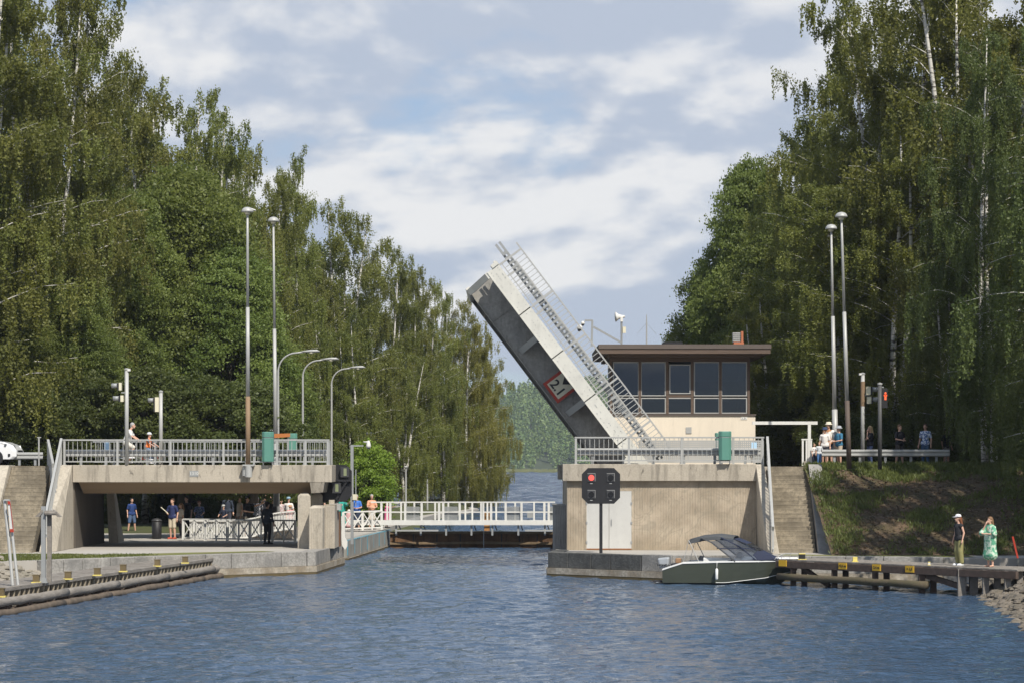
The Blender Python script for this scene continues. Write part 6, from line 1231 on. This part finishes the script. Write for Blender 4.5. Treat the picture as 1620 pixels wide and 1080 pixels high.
def maple_meshes(seed, h=16.0, rw=4.5, lobes=60, leaf=.125, m=None, low=.16, per=1900):
    rg = np.random.default_rng(seed); tb = MB(); tb.tube([(0, 0, -.5), (.1, 0, h * .25), (.0, .1, h * .55), (.1, 0, h * .85)], [.26, .2, .13, .04], 9); C = []
    for i in range(lobes):
        t = low + (1 - low) * (i + rg.uniform(0, 1)) / lobes; az = i * 2.399 + rg.uniform(-.4, .4); R_ = rw * (math.sin(math.pi * min(1, (t - low) / (1 - low) * .86 + .14)) ** .6) * rg.uniform(.62, 1.0)
        c = np.array([math.cos(az) * R_ * .8, math.sin(az) * R_ * .8, t * h * .95]); rad = rg.uniform(.75, 1.25) * rw * .26
        tb.tube([(0, 0, max(.1 * h, t * h * .7)), tuple(c * np.array([.5, .5, 1]) - np.array([0, 0, .4])), tuple(c)], [.07, .05, .02], 5)
        nc = int(per * (rad / (rw * .26)) ** 2 / 26)
        for k in range(nc):
            d = rg.normal(size=3); d /= np.linalg.norm(d); d[2] = d[2] * .8 + .15; p = c + d * rad * rg.uniform(.6, 1.05); n = 26; q = rg.normal(0, 1, (n, 3)) * np.array([.26, .26, .09]); q[:, 2] -= .10 * (q[:, 0] ** 2 + q[:, 1] ** 2) * 3; C.append(p[None, :] + q)
    C = np.concatenate(C); U, V = leaves(C, leaf, rg, .25, .0); return tb, quads_mesh('crown', C, U, V, m or MLEAF)
PROT = {}
def proto(key, tb, cm, bark, h):
    tm = tb; r = bpy.data.objects.new(key, None)
    me = bpy.data.meshes.new('trunk'); me.from_pydata(tm.v, [], tm.f); me.polygons.foreach_set('use_smooth', [True] * len(me.polygons)); me.materials.append(bark); PROT[key] = (me, cm, h)
for i, (hh, rw, ld) in enumerate(((22, 4.6, 2), (21, 3.8, 1), (20, 4.8, 3), (21, 3.4, 2))): tb, cm = birch_meshes(11 + i, hh, rw, leaders=ld, prim=50); proto('birch%d' % i, tb, cm, BIRB, hh)
tb, cm = birch_meshes(31, 20, 5.0, leaders=2, prim=52, low=.06, m=YLEAF); proto('pale', tb, cm, BIRB, 20)
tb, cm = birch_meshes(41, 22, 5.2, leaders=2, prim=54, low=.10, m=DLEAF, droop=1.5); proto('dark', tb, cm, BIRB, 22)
for i in range(2): tb, cm = maple_meshes(51 + i, 16, 4.8, lobes=70); proto('maple%d' % i, tb, cm, BARK, 16)
tb, cm = maple_meshes(61, 5, 1.9, lobes=26, leaf=.12, m=LLEAF, per=700); proto('lime', tb, cm, BARK, 5)
tb, cm = maple_meshes(71, 6, 3.2, lobes=34, leaf=.14, m=DLEAF, low=.02, per=1100); proto('bush', tb, cm, BARK, 6)
KIND = {'b': ('birch_tree', 'birch'), 'p': ('birch_tree', 'birch'), 'd': ('birch_tree', 'birch'), 'm': ('maple_tree', 'tree'), 'l': ('young_tree', 'tree'), 'u': ('bush', 'bush')}
def tree(key, x, Y, zb, ytop, wscale, label, rot=0, group=None):
    """trunk foot at picture column x and depth Y, top at picture row ytop"""
    tm, cm, h = PROT[key]; H = WZ(ytop, Y) - zb; k = H / h; nm, cat = KIND['b' if key.startswith('birch') else ('m' if key.startswith('maple') else {'pale': 'p', 'dark': 'd', 'lime': 'l', 'bush': 'u'}[key])]
    r = thing(nm, label, cat, (0, 0, 0), group); a = bpy.data.objects.new('trunk', tm); c = bpy.data.objects.new('crown', cm)
    for o in (a, c): COL.objects.link(o); o.parent = r
    r.location = (WX(x, Y), Y, zb); r.scale = (k * wscale, k * wscale, k); r.rotation_euler = (0, 0, rot); OFFS[r] = Vector((0, 0, 0)); return r
LT = [  # left side, front to back
 ('birch0', 28, 122, 3.5, -60, 1.0, 'tallest white-stemmed birch at the left picture edge', .3), ('birch2', 72, 126, 3.5, -35, .80, 'tall birch with forking white stems right of the left edge birch', 2.0),
 ('birch1', 122, 130, 3.5, -30, .75, 'tall narrow birch whose crown reaches the top beside the open sky', 4.0), ('birch3', -30, 118, 3.5, -70, 1.1, 'birch partly outside the left picture edge', 1.0),
 ('maple0', 190, 135, 3.5, 310, .9, 'broad light green maple behind the traffic light pole', .5), ('maple1', 290, 139, 1.0, 270, 1.0, 'full green maple left of the tall bridge lamp', 2.2),
 ('maple0', 365, 137, 1.0, 400, .95, 'rounded maple directly behind the tall bridge lamp', 3.0), ('maple1', 425, 140, 1.0, 520, .85, 'lower maple behind the green cabinets', 4.4), ('maple0', 110, 124, 3.5, 420, .9, 'lower leafy maple behind the left staircase', 5.4), ('maple1', 15, 121, 3.5, 450, .9, 'lower leafy maple behind the parked car', 1.4),
 ('birch1', 228, 143, 1.0, 128, .88, 'dark birch with the highest pointed top left of the tall lamps', 1.7), ('birch3', 262, 146, 1.0, 150, .9, 'dark birch with the second pointed top from the left gap', 3.3), ('birch0', 300, 148, 1.0, 152, .78, 'dark birch with a leaning top above the tall bridge lamp', 5.2),
 ('birch3', 336, 152, 1.0, 178, .8, 'dark birch whose top stands just left of the tall lamp dome', .9), ('birch2', 392, 158, 1.0, 240, .75, 'mid birch stepping down behind the two dome lamps', 2.8), ('birch3', 478, 165, 1.0, 252, .62, 'slender birch top standing free right of the dome lamps', 4.1), ('birch1', 440, 160, 1.0, 285, .7, 'birch filling between the dome lamps and the slender top', 6.0),
 ('birch2', 542, 176, 1.0, 330, .95, 'round topped olive birch above the curved lamps', 5.5), ('birch0', 588, 182, 1.0, 390, .7, 'birch right of the round topped birch', 2.4), ('birch3', 618, 190, 1.0, 395, .8, 'darker birch with a ragged top in the middle of the descending row', .7), ('birch1', 650, 196, 1.0, 435, .85, 'darker birch lower down the descending row', 3.7),
 ('birch2', 682, 203, 1.0, 475, .75, 'last dark birch before the yellowish birches', 1.2), ('pale', 742, 214, 1.0, 476, .85, 'yellowish green birch beside the raised bridge leaf', .4), ('pale', 775, 228, 0.8, 575, .85, 'pale weeping birch overhanging the lake at the end of the row', 2.9), ('pale', 712, 220, 1.0, 500, .7, 'yellowish birch between the dark row and the lakeside trees', 4.6),
 ('birch0', 510, 172, 1.0, 420, .9, 'lower birch behind the third curved lamp', 1.9), ('birch3', 565, 168, 1.0, 500, 1.0, 'lower birch beside the lock camera pole', 3.1),
 ('birch2', 640, 185, 1.0, 560, 1.2, 'low spreading birch behind the mesh panels', 4.9), ('birch0', 700, 200, 1.0, 590, 1.15, 'low spreading birch shading the bank by the gate', 5.9),
 ('pale', 762, 222, 1.0, 520, .85, 'yellowish birch just left of the lakeside weeping birch', 1.3), ('birch2', 672, 199, 1.0, 450, .85, 'olive birch filling the lower end of the descending row', 3.9),
 ('lime', 582, 142, 1.0, 700, 1.0, 'small bright lime green tree beside the lock camera pole', 0.4),
 ]
for k, x, Y, zb, yt, ws, lab, rot in LT: tree(k, x, Y, zb, yt, ws, lab, rot, 'trees of the left bank')
RT = [
 ('maple1', 1133, 150, 3.0, 415, .8, 'leafy maple stepping down to the control building roof', 1.0), ('maple0', 1188, 146, 3.0, 262, .68, 'bright leafy maple between the roof antenna and the big birches', 2.5), ('maple1', 1235, 142, 3.0, 330, .8, 'leafy maple partly behind the big drooping birch', 4.0),
 ('birch0', 1318, 130, 4.2, -10, .82, 'great drooping birch whose left boughs hang over open sky', 3.5), ('birch2', 1400, 126, 4.2, -80, .85, 'tall birch behind the two right dome lamps', 1.1), ('birch1', 1268, 134, 4.2, 190, 1.0, 'drooping birch behind the chimney of the control building', 5.0), ('birch3', 1440, 122, 4.2, -90, 1.1, 'tall birch above the guardrail right of the dome lamps', .2),
 ('birch2', 1520, 119, 4.2, -110, 1.05, 'tall white-branched birch near the top right corner', 2.2), ('birch0', 1600, 117, 4.2, -120, 1.1, 'tall birch at the right picture edge', 4.2), ('birch3', 1215, 128, 4.2, 470, 1.5, 'low weeping birch right of the control building wall', 3.0), ('birch1', 1330, 121, 4.2, 300, 1.5, 'weeping birch curtain behind the family at the stair head', .8),
 ('birch0', 1420, 118, 4.2, 200, 1.3, 'weeping birch curtain behind the blonde woman', 2.9),
 ('dark', 1560, 108.5, 4.0, 60, .85, 'dark shaded birch hanging low over the grassy bank', 1.5), ('dark', 1700, 100, 2.2, -40, .85, 'dark shaded birch at the right edge above the stone bank', 4.5), ('dark', 1790, 90, 1.2, -120, 1.0, 'unseen dark birch added beyond the right picture edge to shade the bank', .9), ('dark', 1495, 110.5, 4.2, 330, .9, 'dark low birch half hiding the person in the blue and white shirt', 3.6), ('birch3', 1700, 112, 3, -80, 1.2, 'birch mostly outside the right picture edge', 0.5),  # the birch beyond the picture edge is unseen, added to shade the bank
 ]
for k, x, Y, zb, yt, ws, lab, rot in RT: tree(k, x, Y, zb, yt, ws, lab, rot, 'trees of the right bank')
# second row, seen only as depth behind the first
q = random.Random(5); place = ('far behind the left edge birches', 'far behind the forked birch', 'behind the broad light green maple', 'behind the full green maple', 'behind the dome lamps', 'behind the second curved lamp', 'behind the third curved lamp', 'deep behind the lock camera pole')
for i, p_ in enumerate(place): x = 10 + i * 72; tree(('birch0', 'birch2', 'birch1', 'dark')[i % 4], x, 165 + i * 6, 1.0, 120 + i * 38, 1.35, 'birch in the second row ' + p_, q.uniform(0, 6), 'second row of trees')
for i, p_ in enumerate(('right of the control building', 'behind the family', 'behind the guardrail', 'at the right edge')): tree(('birch2', 'dark', 'birch0', 'dark')[i], 1290 + i * 100, 150 + i * 3, 4, 230 - i * 60, 1.5, 'birch in the second row of the right bank ' + p_, q.uniform(0, 6), 'second row of trees')
for i, (x, Y, yt, zb) in enumerate(((120, 138, 790, .9), (185, 142, 770, .9), (235, 146, 765, .9), (300, 144, 760, .9), (350, 148, 765, .9), (405, 146, 755, .9), (455, 150, 760, .9), (495, 150, 740, .9), (535, 158, 730, .9), (1250, 125, 620, 4.2), (1320, 117, 650, 4.3), (1390, 116, 660, 4.3), (1450, 116, 640, 4.3), (1530, 114, 620, 4.3), (1600, 112, 630, 4.3), (60, 119, 620, 4.2), (140, 121, 600, 4.0), (230, 121, 590, 4.0), (320, 122, 600, 3.5), (400, 124, 610, 3))):
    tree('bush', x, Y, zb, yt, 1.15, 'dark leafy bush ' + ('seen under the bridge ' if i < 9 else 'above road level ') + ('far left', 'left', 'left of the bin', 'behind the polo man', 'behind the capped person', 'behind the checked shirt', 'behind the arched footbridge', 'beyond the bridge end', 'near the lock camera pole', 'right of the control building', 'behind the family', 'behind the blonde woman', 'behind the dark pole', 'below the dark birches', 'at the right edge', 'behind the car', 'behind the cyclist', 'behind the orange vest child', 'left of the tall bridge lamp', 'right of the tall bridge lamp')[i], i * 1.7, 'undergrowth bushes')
# ================================================================== FAR SHORE
FY = 1440.0
HILLM = material('far_forest_floor', (.05, .065, .03), 1.0, var=.5, scale=.02)
def hz(x, y):
    t = min(1.0, max(0, (y - FY - 12) / 330)); s = t * t * (3 - 2 * t); return -1 + 2.2 * min(1, max(0, (y - FY) / 12)) + s * (46 - .05 * abs(x - 60) + 9 * nz(x, y, .006) + 6 * math.sin(x * .011))
structure('hill', gridmesh([-900 + i * 40 for i in range(0, 56)], [FY - 6, FY, FY + 6, FY + 12] + [FY + 30 + i * 25 for i in range(0, 18)] + [2400, 4000, 8900], lambda x, y: (x, y, hz(x, min(y, FY + 400)) if y > FY - 5 else -2.0)), HILLM)
rg = np.random.default_rng(9); C = []; S_ = []; N = 2600
xs_ = rg.uniform(-260, 330, N); ys_ = FY + 12 + rg.uniform(0, 1, N) ** .8 * 380
for x, y in zip(xs_, ys_):
    z = hz(x, y); h_ = rg.uniform(12, 20); con = rg.random() < .6; n = 170; t = rg.uniform(.05, 1, n); rad = (2.6 * (1 - t) + .3) if con else 3.0 * np.sin(np.pi * np.clip(t, 0.08, .98)) ** .7
    a = rg.uniform(0, 6.28, n); rr_ = rad * rg.uniform(.5, 1, n); C.append(np.stack([x + rr_ * np.cos(a), y + rr_ * np.sin(a), z + t * h_], 1))
C = np.concatenate(C); U, V = leaves(C, 1.25, rg, .3); FL = leafmat('far_forest_leaves', (.075, .14, .045), (.25, .31, .09), .2)
me = quads_mesh('far_forest', C, U, V, FL); o = bpy.data.objects.new('far_forest', me); COL.objects.link(o); tag(o, 'hazy blue green forest covering the hill across the lake', 'forest', None, 'stuff')
n = 26000; C = np.stack([rg.uniform(-300, 380, n), FY - 2 - rg.uniform(0, 1, n) * 16, rg.uniform(.1, 2.0, n)], 1); U = np.stack([np.zeros(n), np.zeros(n), np.full(n, .9)], 1) + rg.normal(0, .1, (n, 3)); V = np.stack([np.full(n, .22), np.zeros(n), np.zeros(n)], 1)
o = bpy.data.objects.new('reeds', quads_mesh('reeds', C, U, V, leafmat('reed_leaves', (.19, .22, .07), (.26, .28, .10), .2))); COL.objects.link(o); tag(o, 'pale green reed belt along the far lake shore', 'reeds', None, 'stuff')
# ================================================================== GRASS
def tufts(name, label, pts, hgt, m, spread=.12, per=9):
    n = len(pts) * per; P_ = np.repeat(np.array(pts), per, 0) + rg.normal(0, 1, (n, 3)) * np.array([spread, spread, 0]); h_ = hgt * rg.uniform(.5, 1.3, n); d = np.stack([rg.normal(0, .35, n), rg.normal(0, .35, n), np.ones(n)], 1); U = d * (h_ * .5)[:, None]
    a = rg.uniform(0, 6.28, n); V = np.stack([np.cos(a), np.sin(a), np.zeros(n)], 1) * .014; C = P_ + U * .9
    o = bpy.data.objects.new(name, quads_mesh(name, C, U, V * 1.3, m)); COL.objects.link(o); tag(o, label, 'grass', None, 'stuff')
GL = leafmat('grass_blades', (.065, .09, .02), (.15, .17, .042), .3); pts = []
q = random.Random(4)
while len(pts) < 5200:
    x = q.uniform(12.5, 30); t = q.uniform(0, 1) ** 1.5
    if nz(x, t * 10, .45, 3.0) + (.38 if t < .08 else 0) + (.22 if x < 15 else 0) + q.uniform(-.22, .22) > .14: pts.append(slope_r(x, t))
tufts('bank_grass', 'tufts of green grass growing on the dry bank above the right jetty', pts, .19, GL)
pts = []
while len(pts) < 2600:
    y = q.uniform(62, 95); u = q.uniform(3.2, 9); pts.append((sx(y) + u, y, .9))
tufts('shore_grass', 'short grass on the right bank behind the stone revetment', pts, .12, GL, .2)
pts = []
while len(pts) < 2600:
    y = q.uniform(78, 99); x = q.uniform(-26, -12)
    e = np.interp(y, [62, 78, 91.5, 93.8, 99.8], [-25.5, -22.6, -19.7, -17.2, -12.3])
    if x < e - .1 and x < -14 - (y < 96) * 0: pts.append((x, y, .9))
tufts('quay_grass', 'short grass beside the left quay wall and rubble bank', pts, .09, GL, .15)
n = 13000; ps = np.array([slope_r(12.5 + rg.uniform(0, 1) ** 1.3 * 26, rg.uniform(0, 1)) for _ in range(n)]) + np.array([0, 0, .02]); U, V = leaves(ps, .11, rg, 0, 0); U[:, 2] *= .35; V[:, 2] *= .35
o = bpy.data.objects.new('leaf_litter', quads_mesh('leaf_litter', ps, U, V, leafmat('dry_leaves', (.06, .04, .022), (.24, .17, .11), .1))); COL.objects.link(o); tag(o, 'dry leaves and twigs scattered over the bank above the right jetty', 'leaf litter', None, 'stuff')
# loose stones on the rubble bank
mb = MB(); q = random.Random(12)
for i in range(520):
    y = q.uniform(68, 94); u = q.uniform(.3, 3.6); x = -25.2 + (y - 60) * .172 + u * .95; z = .93 - 1.05 * max(0, u - .3) / 3.2; s_ = q.uniform(.08, .24); k0 = len(mb.v); mb.ball((x, y, z + s_ * .3), s_, 6, 4, (q.uniform(.8, 1.5), q.uniform(.8, 1.4), .6))
    for k in range(k0, len(mb.v)): vx, vy, vz = mb.v[k]; mb.v[k] = (vx + q.uniform(-.03, .03), vy + q.uniform(-.03, .03), vz + q.uniform(-.02, .02))
o = mb.build('rubble_stones', STONE); tag(o, 'loose grey stones of the bank behind the left jetty', 'stones', None, 'stuff')
mb = MB()
for i in range(900):
    y = q.uniform(60, 93); u = q.uniform(.9, 4.1); s_ = q.uniform(.12, .26); h = -0.5 + 0.36 * u if u < 3.9 else .9; k0 = len(mb.v); mb.ball((sx(y) - 1.0 + u, y, h + .02), s_, 7, 4, (q.uniform(.8, 1.4), q.uniform(.8, 1.4), .45))
    for k in range(k0, len(mb.v)): vx, vy, vz = mb.v[k]; mb.v[k] = (vx + q.uniform(-.03, .03), vy + q.uniform(-.03, .03), vz + q.uniform(-.02, .02))
o = mb.build('revetment_stones', material('dark_cobbles', (.20, .17, .135), .95, var=.7, scale=2.2, bump=.5, bscale=8, dark=(.07, .065, .045))); tag(o, 'grey brown cobbles of the sloping stone bank at the lower right', 'stones', None, 'stuff')
# ================================================================== HAZE
hb = MB(); hb.box(-2500, 2500, -40, 2300, -3.6, 78)
HM_ = bpy.data.materials.new('haze_air'); HM_.use_nodes = True; HM_.node_tree.nodes.clear(); g = NT(HM_.node_tree); pv = g.node('ShaderNodeVolumePrincipled'); pv.inputs['Color'].default_value = (.80, .88, 1.0, 1); pv.inputs['Density'].default_value = .00013; pv.inputs['Anisotropy'].default_value = .2
oo = g.node('ShaderNodeOutputMaterial'); g.l.new(pv.outputs[0], oo.inputs['Volume']); HZ = hb.build('haze', HM_); tag(HZ, 'thin pale blue air haze over the lake', 'haze', None, 'stuff')
